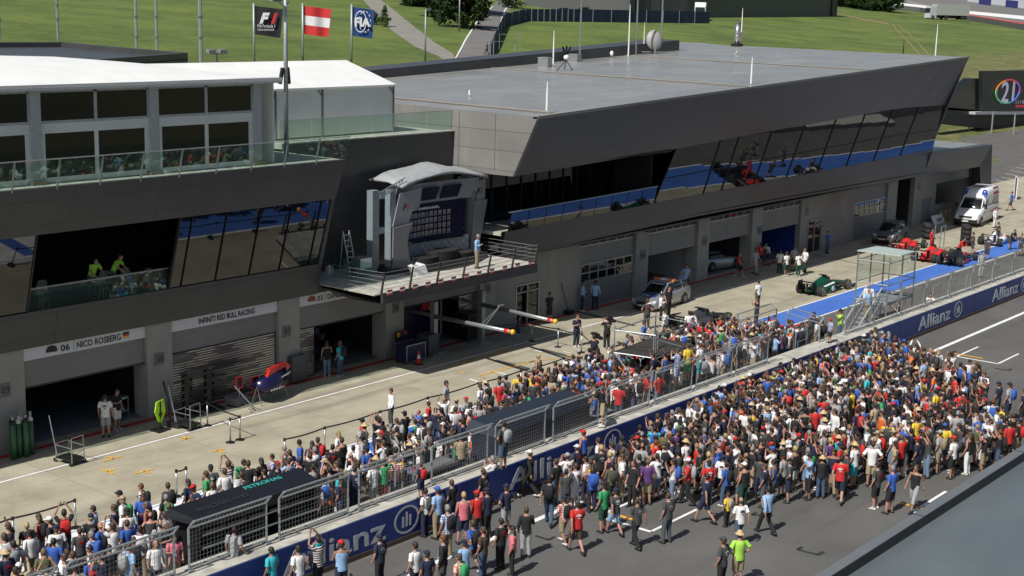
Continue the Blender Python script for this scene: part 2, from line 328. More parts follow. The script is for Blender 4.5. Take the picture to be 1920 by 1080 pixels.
ribbon('race_track_runoff', ([(1650, -8), (1720, 10), (1800, 30), (1925, 52)], [(1650, -12), (1720, 5), (1800, 22), (1925, 44)]), 'path_grey', .08)

# ================================================================== PIT BUILDING
bld = empty('pit_building', (57, 48, 0), 0, 'long grey-panelled pit building with garages, leaning glass front and flat roof', 'building')
def P_(mb, name, mats, smooth=False, parent=None):
    """a part given in world coordinates under the building"""
    p = parent or bld; o = mb.build(name, mats, None, smooth); o.parent = p; o.matrix_parent_inverse = Matrix.Translation(p.location).inverted() if p is bld else Matrix.Identity(4); return o
bld.location = (0, 0, 0)
YW = 48.0; SO = 4.02
pil = [28.27, 35.31, 42.62, 49.68, 56.9]          # left edges of the concrete pillars (1.28 wide)
doors = []
for i, x in enumerate([20.9]+pil[:4]): doors.append((x+1.29, ([20.9]+pil)[i+1]))
for x in [13.6, 20.9]+pil: P_(MB().bx(x, x+1.29, YW-.06, YW+.9, 0, 4.3), 'pillar', 'pillar')
for x in (71.75, 79.0, 86.1): P_(MB().bx(x, x+1.4, YW-.06, YW+.9, 0, 4.6), 'pillar', 'pillar')
P_(MB().bx(108.1, 109.9, YW-.06, YW+.9, 0, 4.6), 'pillar', 'pillar')
# solid walls between door groups
P_(MB().bx(58.19, 60.0, YW, YW+.4, 0, 4.4).bx(60.0, 62.2, YW, YW+.4, 2.35, 4.4).bx(62.2, 66.05, YW, YW+.4, 0, 4.4), 'wall', 'concrete_wall')
P_(MB().bx(93.3, 94.5, YW, YW+.4, 0, 4.6).bx(94.5, 96.8, YW, YW+.4, 2.5, 4.6).bx(96.8, 102.2, YW, YW+.4, 0, 4.6), 'wall', 'concrete_wall')
P_(MB().bx(113.45, 126.0, YW, YW+.4, 0, 4.6), 'wall', 'concrete_wall')
# rooms behind the doors
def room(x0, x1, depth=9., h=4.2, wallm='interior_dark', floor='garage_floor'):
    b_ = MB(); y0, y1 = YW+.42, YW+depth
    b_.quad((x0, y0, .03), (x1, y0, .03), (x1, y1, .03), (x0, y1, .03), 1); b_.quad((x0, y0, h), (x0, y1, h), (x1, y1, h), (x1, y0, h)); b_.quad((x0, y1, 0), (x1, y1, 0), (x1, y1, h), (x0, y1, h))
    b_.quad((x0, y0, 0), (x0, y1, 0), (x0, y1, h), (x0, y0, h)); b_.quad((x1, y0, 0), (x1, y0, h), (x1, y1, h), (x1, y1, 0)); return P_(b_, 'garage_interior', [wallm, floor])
mat('interior_white', (.45, .45, .45), .8); mat('interior_blue', (.02, .05, .3), .8)
# garages of the left half: openings from shutter bottom down
open_h = {0: 2.42, 1: 0.0, 2: 2.43, 3: 2.43, -1: 2.4}
left_doors = [(29.56, 35.31, 2.43), (36.6, 42.62, 0.0), (43.91, 49.68, 2.43), (50.97, 56.9, 2.43)]
for k, (x0, x1, oh) in enumerate(left_doors):
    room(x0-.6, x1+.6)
    sh = P_(MB().bx(x0+.02, x1-.02, YW+.12, YW+.2, oh if oh else 2.55, 4.1), 'roller_door', 'shutter')
    P_(MB().bx(x0+.02, x1-.02, YW+.10, YW+.22, (oh or 2.55)-.06, (oh or 2.55)), 'door_rail', 'frame_dark')
# slatted metal screen filling the bay between the banners, and the slatted side panels
m = new_mat('slats', .35); t, N, L, b = nodes(m); b.inputs['Metallic'].default_value = .6
tc = N.new('ShaderNodeTexCoord'); sp = N.new('ShaderNodeSeparateXYZ'); L.new(tc.outputs['Object'], sp.inputs[0])
fr = math_n(t, 'LESS_THAN', math_n(t, 'FRACT', math_n(t, 'MULTIPLY', sp.outputs[2], 9)), .3)
msk = ramp(t, noise_n(t, .7, 2, stretch=(.8, 1, 4)), [(.45, (0, 0, 0)), (.5, (1, 1, 1))])
L.new(mixc(t, math_n(t, 'MULTIPLY', fr, msk), ramp(t, noise_n(t, 3, 4, stretch=(.2, 1, 3)), [(.3, (.07, .07, .072)), (.7, (.15, .15, .15))]), (.62, .6, .55)), b.inputs['Base Color'])
P_(MB().bx(36.72, 42.5, YW+.1, YW+.16, .04, 2.48), 'slatted_screen', 'slats')
P_(MB().bx(43.95, 44.95, YW+.1, YW+.16, .04, 2.36), 'slatted_screen', 'slats'); P_(MB().bx(55.6, 56.8, YW+.3, YW+.36, .04, 2.36), 'slatted_screen', 'slats')
# left-most bays out of frame
P_(MB().bx(0, 13.6, YW+.1, YW+.3, 0, 4.2).bx(14.9, 20.9, YW+.1, YW+.3, 0, 4.2).bx(22.2, 28.27, YW+.1, YW+.3, 0, 4.2), 'wall', 'concrete_wall')
def number_sign(txt, u0, v0, u1, v1, y=YW-.065):
    a = on_y(u0, v1, y); c = on_y(u1, v0, y); 
    s = P_(MB().bx(a.x, c.x, y-.03, y, a.z, c.z), 'number_sign', 'sign_grey')
    o = text(txt, .42, (a.x+.1, y-.036, a.z+.13), (1, 0, 0), (0, 0, 1), 'ink', None, 'number', width=(c.x-a.x)*.7); o.parent = s
for txt, cx, cy in [('09', 8, 732), ('08', 298, 673), ('07', 537, 621.5), ('06', 741.5, 577), ('05', 914.5, 541)]:
    p = on_y(cx, cy, YW-.07); a = proj((p.x-.25, YW-.07, p.z-.26)); c = proj((p.x+.25, YW-.07, p.z+.26)); number_sign(txt, a[0], c[1], c[0], a[1])
    s = None
for txt, cx, cy in [('04', 1205, 478), ('03', 1321, 452), ('02', 1424, 431)]:
    p = on_y(cx, cy, YW-.07); a = proj((p.x-.3, YW-.07, p.z-.3)); c = proj((p.x+.3, YW-.07, p.z+.3)); number_sign(txt, a[0], c[1], c[0], a[1])
P_(MB().bx(94.0, 94.5, YW-.03, YW, 2.9, 3.5), 'number_sign', 'sign_grey'); P_(MB().bx(114.1, 114.6, YW-.03, YW, 3.1, 3.7), 'number_sign', 'sign_grey')
# right-hand doors: transom grid, shutter, windows band
def sec_door(x0, x1, oh, band=None, h=4.3, transom=True):
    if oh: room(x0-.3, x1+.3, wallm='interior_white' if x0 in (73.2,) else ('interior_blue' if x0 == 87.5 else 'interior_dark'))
    P_(MB().bx(x0+.05, x1-.05, YW+.12, YW+.2, oh, 3.72 if transom else h), 'roller_door', 'shutter')
    if transom:
        fr = MB().bx(x0+.05, x1-.05, YW+.10, YW+.2, 3.72, 3.8).bx(x0+.05, x1-.05, YW+.10, YW+.2, h-.08, h); k = 6
        for i in range(k+1):
            x = x0+.05+(x1-x0-.15)*i/k; fr.bx(x, x+.06, YW+.1, YW+.2, 3.8, h-.08)
        f = P_(fr, 'transom_frame', 'steel'); 
        for i in range(k):
            x = x0+.05+(x1-x0-.15)*i/k; g = MB().bx(x+.06, x+(x1-x0-.15)/k, YW+.14, YW+.16, 3.8, h-.08).build('pane', 'glass_black'); g.parent = f
    if band:
        z0, z1, k = band; fr = MB(); w_ = (x1-x0-.3)/k; hh = (z1-z0)/2
        for r in range(3): fr.bx(x0+.1, x1-.1, YW+.06, YW+.118, z0+r*hh-.04, z0+r*hh+.04)
        for i in range(k+1): fr.bx(x0+.12+i*w_-.04, x0+.12+i*w_+.04, YW+.055, YW+.118, z0, z1)
        f = P_(fr, 'window_frame', 'steel')
        for r in range(2):
            for i in range(k):
                g = MB().bx(x0+.12+i*w_+.04, x0+.12+(i+1)*w_-.04, YW+.09, YW+.11, z0+r*hh+.04, z0+(r+1)*hh-.04).build('pane', 'glass_dark'); g.parent = f
sec_door(66.08, 71.7, 0., (1.62, 2.65, 6), 4.2); sec_door(73.2, 78.95, 2.35); sec_door(80.45, 86.05, 2.35); sec_door(87.5, 93.3, 2.35)
sec_door(102.25, 108.1, 0., (1.9, 3.0, 6), 4.5, False)
# tall dark doorway with a side door, and the louvre
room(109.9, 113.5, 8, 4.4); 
P_(MB().bx(115.2, 117.2, YW-.03, YW, .05, 2.2), 'door', 'sign_grey')
lv = MB().bx(118.1, 126.2, YW-.05, YW, 1.5, 3.3)
P_(lv, 'louvre_backing', 'frame_dark'); lv = MB()
for i in range(11): lv.box((122.15, YW-.07, 1.6+i*.16), (8.0, .05, .07), 0)
P_(lv, 'louvre', 'frame_dark')
# glazed doors in the walls
for x0, z1 in ((60.02, 2.32), (94.52, 2.47)):
    w_ = 2.15; f = MB()
    for a, b2 in ((x0, x0+.09), (x0+w_/2-.05, x0+w_/2+.05), (x0+w_-.09, x0+w_)): f.bx(a, b2, YW-.03, YW+.1, 0, z1)
    f.bx(x0, x0+w_, YW-.032, YW+.1, z1-.09, z1)
    f.bx(x0+.09, x0+w_-.09, YW-.03, YW+.1, z1-.5, z1-.44); d = P_(f, 'glazed_door', 'steel')
    g = MB().bx(x0+.09, x0+w_-.09, YW+.03, YW+.05, .05, z1-.1).build('pane', 'glass_black'); g.parent = d
    room(x0-.4, x0+w_+.4, 4, 2.6)
for (u, v) in [(1080, 452), (1212, 428), (1335, 403), (1454, 372), (1548, 353)]:
    p = on_y(u+6, v+3, YW-.15); P_(MB().bx(p.x-.35, p.x+.35, YW-.3, YW-.06, p.z-.09, p.z+.09), 'lamp_housing', 'frame_dark')

# ---- left block: leaning upper storey
AX0, AX1 = 14.0, 45.0
PRO = [(46.0, 10.5), (46.72, 8.63), (47.62, 5.5), (47.88, SO)]
def band(x0, x1, p, q, th=.25):   # leaning slab between two profile points (y,z)
    return MB().hexa([(x0, q[0], q[1]), (x1, q[0], q[1]), (x1, q[0]+th, q[1]), (x0, q[0]+th, q[1])], [(x0, p[0], p[1]), (x1, p[0], p[1]), (x1, p[0]+th, p[1]), (x0, p[0]+th, p[1])])
P_(band(AX0, AX1, PRO[0], PRO[1]), 'upper_fascia', 'fascia'); P_(band(AX0, AX1, PRO[2], PRO[3]), 'lower_fascia', 'fascia')
P_(MB().hexa([(AX0, 46.25, 10.3), (AX1, 46.25, 10.3), (AX1, 66, 10.3), (AX0, 66, 10.3)], [(AX0, 46.02, 10.49), (AX1, 46.02, 10.49), (AX1, 66, 10.49), (AX0, 66, 10.49)]), 'roof_terrace', 'wall_cap')
P_(MB().bx(AX0, AX1, 47.9, 57, SO+.05, SO+.3), 'floor_slab', 'concrete_wall')
P_(MB().hexa([(AX1-.2, 48.0, SO), (AX1, 48.0, SO), (AX1, 66, SO), (AX1-.2, 66, SO)], [(AX1-.2, 46.27, 10.3), (AX1, 46.27, 10.3), (AX1, 66, 10.3), (AX1-.2, 66, 10.3)]), 'end_wall', 'fascia')
P_(MB().bx(AX0, AX1, 57, 57.2, SO, 10.3), 'inner_wall', 'interior_dark')
def glaze(xs, p, q, open_=()):
    """row of leaning panes between mullions"""
    for i in range(len(xs)-1):
        x0, x1 = xs[i], xs[i+1]
        if i in open_: continue
        f = MB()
        for x in (x0, x1): f.hexa([(x-.03, q[0]+.02, q[1]), (x+.03, q[0]+.02, q[1]), (x+.03, q[0]+.16, q[1]), (x-.03, q[0]+.16, q[1])], [(x-.03, p[0]+.02, p[1]), (x+.03, p[0]+.02, p[1]), (x+.03, p[0]+.16, p[1]), (x-.03, p[0]+.16, p[1])])
        if i % 2: x0 += .0
        fo = P_(f, 'window', 'frame_dark'); g = MB().hexa([(x0+.03, q[0]+.06, q[1]), (x1-.03, q[0]+.06, q[1]), (x1-.03, q[0]+.1, q[1]), (x0+.03, q[0]+.1, q[1])], [(x0+.03, p[0]+.06, p[1]), (x1-.03, p[0]+.06, p[1]), (x1-.03, p[0]+.1, p[1]), (x0+.03, p[0]+.1, p[1])]).build('pane', 'glass_dark'); g.parent = fo
xsA = [on_y(u, 452.7-.125*u, 46.72).x for u in (70.7, 341, 363, 428, 492, 549, 605, 620)]
op = (xsA[0]+.1, xsA[1])
glaze([14, 17.5, 21, 24.5, 27.0, xsA[0]], PRO[1], PRO[2]); glaze(xsA[1:-1]+[AX1-.05], PRO[1], PRO[2])
# low glass balustrade in front of the open bay
bal = MB().bx(op[0], op[1], 47.72, 47.74, 5.5, 6.35); P_(bal, 'balustrade', 'glass_clear'); P_(MB().bx(op[0], op[1], 47.69, 47.77, 6.35, 6.41), 'handrail', 'steel')
# deck railing
def glass_rail(x0, x1, y, z, n, h=1.05, lean=.28, name='deck_railing'):
    for i in range(n):
        a = x0+(x1-x0)*i/n; c_ = x0+(x1-x0)*(i+1)/n
        r = MB().hexa([(a-.02, y, z-.1), (a+.03, y, z-.1), (a+.03, y+.06, z-.1), (a-.02, y+.06, z-.1)], [(a-.02, y-lean, z+h), (a+.03, y-lean, z+h), (a+.03, y-lean+.06, z+h), (a-.02, y-lean+.06, z+h)])
        r.tube([(a, y-lean+.02, z+h+.02), (c_, y-lean+.02, z+h+.02)], .025, 6)
        fo = P_(r, name, 'steel')
        g = MB().hexa([(a+.03, y+.01, z+.03), (c_-.02, y+.01, z+.03), (c_-.02, y+.03, z+.03), (a+.03, y+.03, z+.03)], [(a+.03, y-lean+.01, z+h-.02), (c_-.02, y-lean+.01, z+h-.02), (c_-.02, y-lean+.03, z+h-.02), (a+.03, y-lean+.03, z+h-.02)]).build('pane', 'glass_clear'); g.parent = fo
glass_rail(20.7, AX1, 45.98, 10.5, 13)
# ---- middle: set back wall and terrace, podium balcony
P_(MB().bx(AX1, 57.0, 50.0, 50.3, 4.4, 10.87), 'recessed_wall', 'fascia'); P_(MB().bx(AX1, 56.9, 50.3, 66, 10.6, 10.86), 'roof_terrace', 'wall_cap')
P_(MB().bx(AX1, 56.95, 49.9, 50.35, 10.87, 10.93), 'wall_coping', 'wall_cap')
for i in range(6):
    a = 44.7+i*2.03; P_(MB().bx(a+.02, a+2.0, 50.1, 50.12, 10.95, 11.95), 'terrace_glass', 'glass_clear')
P_(MB().tube([(44.7, 50.11, 11.97), (56.9, 50.11, 11.97)], .02, 6), 'handrail', 'steel')
PX0, PX1, PY0 = 45.57, 57.05, 44.2
P_(MB().hexa([(PX0+.6, 46.6, 3.75), (PX1, 46.6, 3.95), (PX1, YW+2, 3.95), (PX0+.6, YW+2, 3.95)], [(PX0, PY0, 3.98), (PX1, PY0, 3.98), (PX1, YW+2, 4.4), (PX0-.4, YW+2, 4.4)]).bx(PX0, PX1, PY0, PY0+.12, 3.98, 4.46), 'balcony', 'fascia')
P_(MB().bx(PX0-.4, PX1, PY0+.12, 50, 4.4, 4.46), 'balcony_floor', 'wall_cap')
P_(MB().bx(AX1-.4, PX1+2, YW-.05, 50.2, 4.05, 4.38), 'wall_head', 'fascia')
for i in range(12):   # little flag-striped plates along the balcony edge
    p = on_y(731+i*(995-731)/11, 548.5-i*(548.5-493.5)/11, PY0-.02); f = MB().bx(p.x-.17, p.x+.17, PY0-.02, PY0, p.z-.13, p.z-.045, 0).bx(p.x-.17, p.x+.17, PY0-.02, PY0, p.z-.045, p.z+.045, 1).bx(p.x-.17, p.x+.17, PY0-.02, PY0, p.z+.045, p.z+.13, 0)
    P_(f, 'flag_plate', ['red_paint', 'white_paint'])
# balcony railing: posts leaning out, four thin wires
for i, u in enumerate([725, 768, 818, 868, 912, 958, 1003]):
    x = PX0+.05+i*(PX1-PX0-.1)/6
    P_(MB().hexa([(x-.03, PY0+.1, 4.4), (x+.03, PY0+.1, 4.4), (x+.03, PY0+.2, 4.4), (x-.03, PY0+.2, 4.4)], [(x-.03, PY0-.1, 5.5), (x+.03, PY0-.1, 5.5), (x+.03, PY0-.04, 5.5), (x-.03, PY0-.04, 5.5)]), 'railing_post', 'frame_dark')
wr = MB()
for k in range(5):
    z = 4.65+k*.2; y = PY0+.12-.2*(z-4.4)/1.1; wr.tube([(PX0, y, z), (PX1, y, z)], .01, 4); wr.tube([(PX0, y, z), (PX0-.3, 48, z)], .01, 4)
    if k < 4: wr.tube([(PX1, PY0, z+.1), (PX1, 48, z+.1)], .012, 4)
P_(wr, 'railing_wires', 'steel')
# ---- right block
BX0, BX1 = 56.87, 113.5
def zt(x): return 12.0+.0418*(x-56.87)
def zb(x): return float(np.interp(x, [57.68, 73.2, 80.9, 89.2, 103.6, 112.95], [8.83, 9.33, 9.67, 9.96, 10.5, 10.42]))
def zg(x): return 5.74+.0165*(x-57)
def zs(x): return 4.12+.012*(min(x, 85)-60)
def yline(x0, x1, n, fp, fq, th=.25):
    b_ = MB()
    for i in range(n):
        a = x0+(x1-x0)*i/n; c_ = x0+(x1-x0)*(i+1)/n; (ya, za), (yc, zc) = fp(a), fp(c_); (yA, zA), (yC, zC) = fq(a), fq(c_)
        b_.quad((a, yA, zA), (c_, yC, zC), (c_, yc, zc), (a, ya, za)); b_.quad((a, ya+th, za), (c_, yc+th, zc), (c_, yC+th, zC), (a, yA+th, zA)); b_.quad((a, yA+th, zA), (c_, yC+th, zC), (c_, yC, zC), (a, yA, zA)); b_.quad((a, ya, za), (c_, yc, zc), (c_, yc+th, zc), (a, ya+th, za))
    return b_
T_ = lambda x: (44.3, zt(x)); B_ = lambda x: (45.85, zb(x)); G_ = lambda x: (46.7, zg(x)); S_ = lambda x: (47.05, float(np.interp(x, [57.9, 65, 78.3, 92.4, 106.4, 113], [4.13, 4.36, 4.61, 4.61, 4.54, 4.48])))
P_(yline(BX0, BX1, 14, T_, B_), 'upper_fascia', 'fascia'); P_(yline(57.4, BX1, 14, G_, S_), 'lower_fascia', 'fascia')
# end face towards the left (its sunlight put into a paler panel colour)
ef = MB().hexa([(BX0, 45.85, zb(57)), (BX0+.2, 45.85, zb(57)), (BX0+.2, 66, 8.6), (BX0, 66, 8.6)], [(BX0, 44.3, zt(57)), (BX0+.2, 44.3, zt(57)), (BX0+.2, 66, 12.14), (BX0, 66, 12.14)]); P_(ef, 'end_face', 'end_panel')
sl_ = MB()
for yv in (47.1, 49.6): sl_.bx(BX0-.004, BX0+.001, yv-.012, yv+.012, 9.0, 12.0)
P_(sl_, 'panel_joint', 'frame_dark')
# roof
rz = lambda x, y: zt(x)+.006*(y-44.3)
P_(MB().hexa([(BX0, 44.55, 11.7), (BX1, 44.55, 13.9), (BX1, 66.3, 13.9), (BX0, 66.3, 11.7)], [(BX0+.15, 44.45, rz(BX0, 44)-.02), (BX1-.1, 44.45, rz(BX1, 44)-.02), (BX1-.1, 66.3, rz(BX1, 66)), (BX0+.15, 66.3, rz(BX0, 66))]), 'roof', 'roof_membrane')
P_(MB().hexa([(BX0, 44.3, zt(BX0)-.1), (BX1, 44.3, zt(BX1)-.1), (BX1, 44.6, zt(BX1)-.1), (BX0, 44.6, zt(BX0)-.1)], [(BX0, 44.28, zt(BX0)+.05), (BX1, 44.28, zt(BX1)+.05), (BX1, 44.62, zt(BX1)+.05), (BX0, 44.62, zt(BX0)+.05)]), 'roof_edge', 'roof_membrane')
mat('cable_brown', (.2, .185, .165), .8)
for x in (58.6, 78.5, 95.5):
    P_(MB().tube([(x, 44.8, rz(x, 45)+.05), (x+.6, 66, rz(x, 66)+.05)], .045, 6).tube([(x+.3, 44.8, rz(x, 45)+.05), (x+.9, 66, rz(x, 66)+.05)], .04, 6), 'roof_cable', 'cable_brown')
# parapet block behind the roof
pa = [on_y(705, 127, 68.0), on_y(1250, 73, 68.0)]
b_ = MB().hexa([(50, 66.3, 9), (104.6, 66.3, 9), (104.6, 68.6, 9), (50, 68.6, 9)], [(50, 66.35, pa[0].z-.9), (104.6, 66.35, pa[1].z-.05), (104.6, 68.6, pa[1].z), (50, 68.6, pa[0].z-.9)]); P_(b_, 'rear_parapet', 'fascia')
P_(MB().hexa([(104.6, 66.3, 13), (114, 66.3, 13), (114, 69.6, 13), (104.6, 69.6, 13)], [(104.6, 66.31, 14.1), (113.6, 66.31, 14.45), (113.6, 69.6, 14.6), (104.6, 69.6, 14.8)]), 'rear_roof', 'roof_membrane')
P_(MB().bx(45, 114, 66.4, 69, 0, 9), 'rear_wall', 'fascia')
# right end wall of the upper block
P_(MB().hexa([(BX1-.2, 47.6, 4.4), (BX1, 47.6, 4.4), (BX1, 66.2, 4.4), (BX1-.2, 66.2, 4.4)], [(BX1-.2, 44.4, 14.2), (BX1, 44.4, 14.2), (BX1, 66.2, 14.3), (BX1-.2, 66.2, 14.3)]), 'end_wall', 'fascia')
# loggia: floor, recessed vertical glazing, leaning balustrade
LX1 = 71.6
P_(MB().bx(57.4, LX1, 47.0, 50.2, 5.5, 5.68), 'loggia_floor', 'wall_cap'); P_(MB().hexa([(57.9, 47.1, 4.16), (113, 47.1, 4.5), (113, 48.3, 4.5), (57.9, 48.3, 4.16)], [(57.9, 47.1, 4.26), (113, 47.1, 4.6), (113, 48.3, 4.6), (57.9, 48.3, 4.26)]), 'soffit', 'fascia'); P_(MB().bx(57.2, 113.2, 47.0, 66, 4.75, 4.95), 'floor_slab', 'interior_dark')
for i in range(11):
    a = 57.2+i*1.32; fo = P_(MB().bx(a-.04, a+.04, 49.7, 49.9, 5.7, 9.4), 'window', 'frame_dark'); g = MB().bx(a+.04, a+1.28, 49.76, 49.8, 5.7, 9.4).build('pane', 'glass_dark'); g.parent = fo
P_(MB().bx(57.0, LX1+.3, 45.8, 50.2, 9.15, 9.3), 'loggia_ceiling', 'interior_dark'); P_(MB().bx(LX1, LX1+.15, 47.0, 50.0, 5.6, 9.3), 'loggia_wall', 'interior_dark')
P_(MB().bx(LX1+.2, 113.1, 51, 51.2, 4.9, 11), 'inner_wall', 'interior_dark')
for i in range(9):
    a = 57.6+i*1.555; c_ = a+1.555; ya, za = G_(a); yc, zc = G_(c_)
    g = MB().hexa([(a+.03, ya, za), (c_-.03, yc, zc), (c_-.03, yc+.04, zc), (a+.03, ya+.04, za)], [(a+.03, ya-.24, za+1.05), (c_-.03, yc-.24, zc+1.05), (c_-.03, yc-.2, zc+1.05), (a+.03, ya-.2, za+1.05)])
    P_(g, 'balustrade_glass', 'glass_dark')
P_(MB().tube([(57.4, 46.47, 6.82), (LX1, 46.47, 7.06)], .03, 6), 'handrail', 'steel')
# leaning panes with transom
mull = [on_y(u, v, 46.65).x for u, v in [(1243, 372), (1319, 357), (1350, 350)]]
xs_ = [LX1, mull[0]+.45]+[72.1+k*0 for k in ()]
k = mull[0]+.5; xs_ = [LX1]
for u, v in [(1319, 360), (1353, 353), (1414, 341), (1475, 330), (1533, 319), (1587, 309), (1638, 300), (1688, 291)]: xs_.append(on_y(u, v, G_(85)[0]).x)
xs_.append(BX1-.05)
for i in range(len(xs_)-1):
    a, c_ = xs_[i], xs_[i+1]; f = MB()
    def lp(x, tt):   # point on the leaning plane at fraction tt up
        yb, zb_ = G_(x); yt, zt_ = B_(x); return (x, yb+(yt-yb)*tt, zb_+(zt_-zb_)*tt)
    a2, c2 = a+(a-85)*.02+.55, c_+(c_-85)*.02+.55
    if i == 0: a2 = a+.9
    if i == len(xs_)-2: c2 = BX1-.4
    def lp2(x, x2, tt): p_ = Vector(lp(x, 0)).lerp(Vector(lp(x2, 1)), tt); return p_
    f.tube([lp2(a, a2, 0), lp2(a, a2, 1)], .05, 4)
    f.tube([lp2(a, a2, .45), lp2(c_, c2, .45)], .03, 4); fo = P_(f, 'window', 'frame_dark')
    for t0, t1 in ((0, .45), (.45, 1)):
        q = [lp2(a, a2, t0), lp2(c_, c2, t0), lp2(c_, c2, t1), lp2(a, a2, t1)]; g = MB().prism([p+Vector((0, .02, 0)) for p in q], (0, .04, 0)).build('pane', 'glass_dark'); g.parent = fo
# low end extension
EX = 126.6
P_(MB().prism([(113.0, 46.6, 6.35), (EX, 46.6, 6.3), (129.6, 47.3, .0), (127.6, 47.3, 0.0), (125.4, 47.1, 4.35), (113.0, 47.1, 4.45)], (0, .9, 0)), 'end_fascia', 'fascia')
P_(MB().hexa([(111, 46.9, 6.1), (EX-.2, 46.9, 6.1), (EX-.2, 57, 6.1), (111, 57, 6.1)], [(111, 46.7, 6.3), (EX-.1, 46.7, 6.28), (EX-.1, 57, 6.28), (111, 57, 6.3)]), 'low_roof', 'roof_membrane')
P_(MB().hexa([(EX-1.2, 48.4, 0), (129.2, 48.4, 0), (129.2, 57, 0), (EX-1.2, 57, 0)], [(EX-1.4, 47.6, 6.2), (EX-.2, 47.6, 6.2), (EX-.2, 57, 6.2), (EX-1.4, 57, 6.2)]), 'end_wall', 'fascia')
P_(MB().bx(112.9, 126, 57, 57.2, 0, 6), 'rear_wall', 'fascia')
# ================================================================== PIT WALL, FENCES
pw = empty('pit_wall', (0, 0, 0), 0, 'long low concrete pit wall faced with dark blue boards reading Allianz', 'wall')
def K(mb, name, mats, parent, smooth=False):
    o = mb.build(name, mats, parent, smooth); return o
K(MB().bx(-30, 420, 30.43, 31.45, 0, 1.33), 'wall_body', 'wall_cap', pw); K(MB().bx(-30, 420, 30.38, 30.43, 0, .17), 'wall_foot', 'brown', pw)
brd = K(MB().bx(-30, 420, 30.40, 30.43, .17, 1.3), 'advert_board', 'wall_blue', pw)
def allianz(x, y, z, wd, h, face, m='letter', parent=None):
    text('Allianz', h, (x, y, z), (1, 0, 0), (0, 0, 1), m, parent, 'lettering', bold=.014, width=wd)
def eagle(cx, y, cz, r, m, parent):
    b_ = MB(); n = 32
    for i in range(n):
        a0, a1 = 2*math.pi*i/n, 2*math.pi*(i+1)/n; P0 = [(cx+q*math.cos(a)*1.25, y, cz+q*math.sin(a)) for q, a in ((r, a0), (r, a1), (r*.86, a1), (r*.86, a0))]
        b_.prism(P0, (0, -.004, 0))
    for dx, h0, h1 in ((-.3, -.5, .28), (0, -.5, .55), (.3, -.5, .28)): b_.bx(cx+dx*r*1.2-.09*r, cx+dx*r*1.2+.09*r, y-.006, y-.001, cz+h0*r, cz+h1*r)
    K(b_, 'emblem', m, parent)
for x, wd, lg in [(6., 4.4, 11.3), (16.6, 4.4, 21.9), (27.1, 4.5, 32.55), (37.9, 5.3, 44.4), (48.5, 5.2, 54.8), (58.6, 5.0, 68.9), (73.95, 4.5, 79.55), (85.0, 4.5, 90.5), (96, 4.5, 101.5), (107, 4.5, 112.5)]:
    allianz(x, 30.395, .36, wd, 1.08, 0, parent=brd); eagle(lg, 30.395, .74, .48, 'letter', brd)
for x in np.arange(-24, 130, 5.3): K(MB().bx(x, x+.02, 30.392, 30.4, .17, 1.3), 'board_joint', 'black', brd)
def fence_panel(x0, x1, label, zt_=2.62, mesh=True, y=31.05):
    t_ = empty('mesh_fence', (x0, y, 1.33), 0, label, 'fence', 'mesh fence panels on the pit wall'); W_ = x1-x0; h = zt_-1.33
    for x in (0, W_): K(MB().tube([(x, 0, .02), (x, 0, h), (x, -.22, h+.26)], .038, 6).bx(x-.1, x+.1, -.12, .12, 0, .03), 'post', 'galvanised', t_)
    K(MB().tube([(0, -.22, h+.26), (W_, -.22, h+.26)], .03, 6).tube([(0, 0, h), (W_, 0, h)], .028, 6).tube([(0, 0, .1), (W_, 0, .1)], .035, 6), 'rail', 'galvanised', t_)
    if mesh:
        m_ = MB(); n = int(W_/.13); wt_ = .0075 if x0 < 60 else .0035
        for i in range(1, n): m_.box((W_*i/n, 0, (h+.1)/2), (wt_, wt_, h-.1)); m_.box((W_*i/n, -.11, h+.13), (wt_, wt_, .34), M=Matrix.Rotation(math.radians(40), 3, 'X'))
        n = int((h-.1)/.13)
        for i in range(1, n+1): m_.box((W_/2, 0, .1+(h-.1)*i/n), (W_, wt_, wt_))
        K(m_, 'wire_mesh', 'steel', t_)
    return t_
ordn = ['leftmost', 'second', 'third', 'fourth', 'fifth', 'sixth', 'seventh', 'eighth', 'ninth', 'tenth', 'eleventh', 'twelfth', 'thirteenth', 'fourteenth', 'fifteenth', 'sixteenth', 'seventeenth', 'eighteenth', 'nineteenth', 'twentieth', 'twenty-first', 'twenty-second', 'twenty-third', 'twenty-fourth', 'twenty-fifth']
xs_ = [(16.6, 19.7), (20.1, 23.6), (24.13, 27.04), (27.56, 30.47), (30.97, 33.91), (34.47, 37.43), (37.88, 40.79), (41.32, 44.25), (44.8, 47.9), (48.34, 51.2), (51.6, 54.6), (55, 57.9)]
for i, (a, c_) in enumerate(xs_): fence_panel(a, c_, 'galvanised wire mesh fence panel on the pit wall, %s from the left' % ordn[i])
xs2 = [(66.0, 69.0), (69.4, 72.4), (72.8, 75.8), (76.2, 79.3), (79.7, 82.8), (83.2, 86.3), (86.7, 89.8), (90.2, 93.3)]
for i, (a, c_) in enumerate(xs2): fence_panel(a, c_, 'open grey rail fence panel on the pit wall beyond the crowd, %s from the left' % ordn[i], 2.7, True)
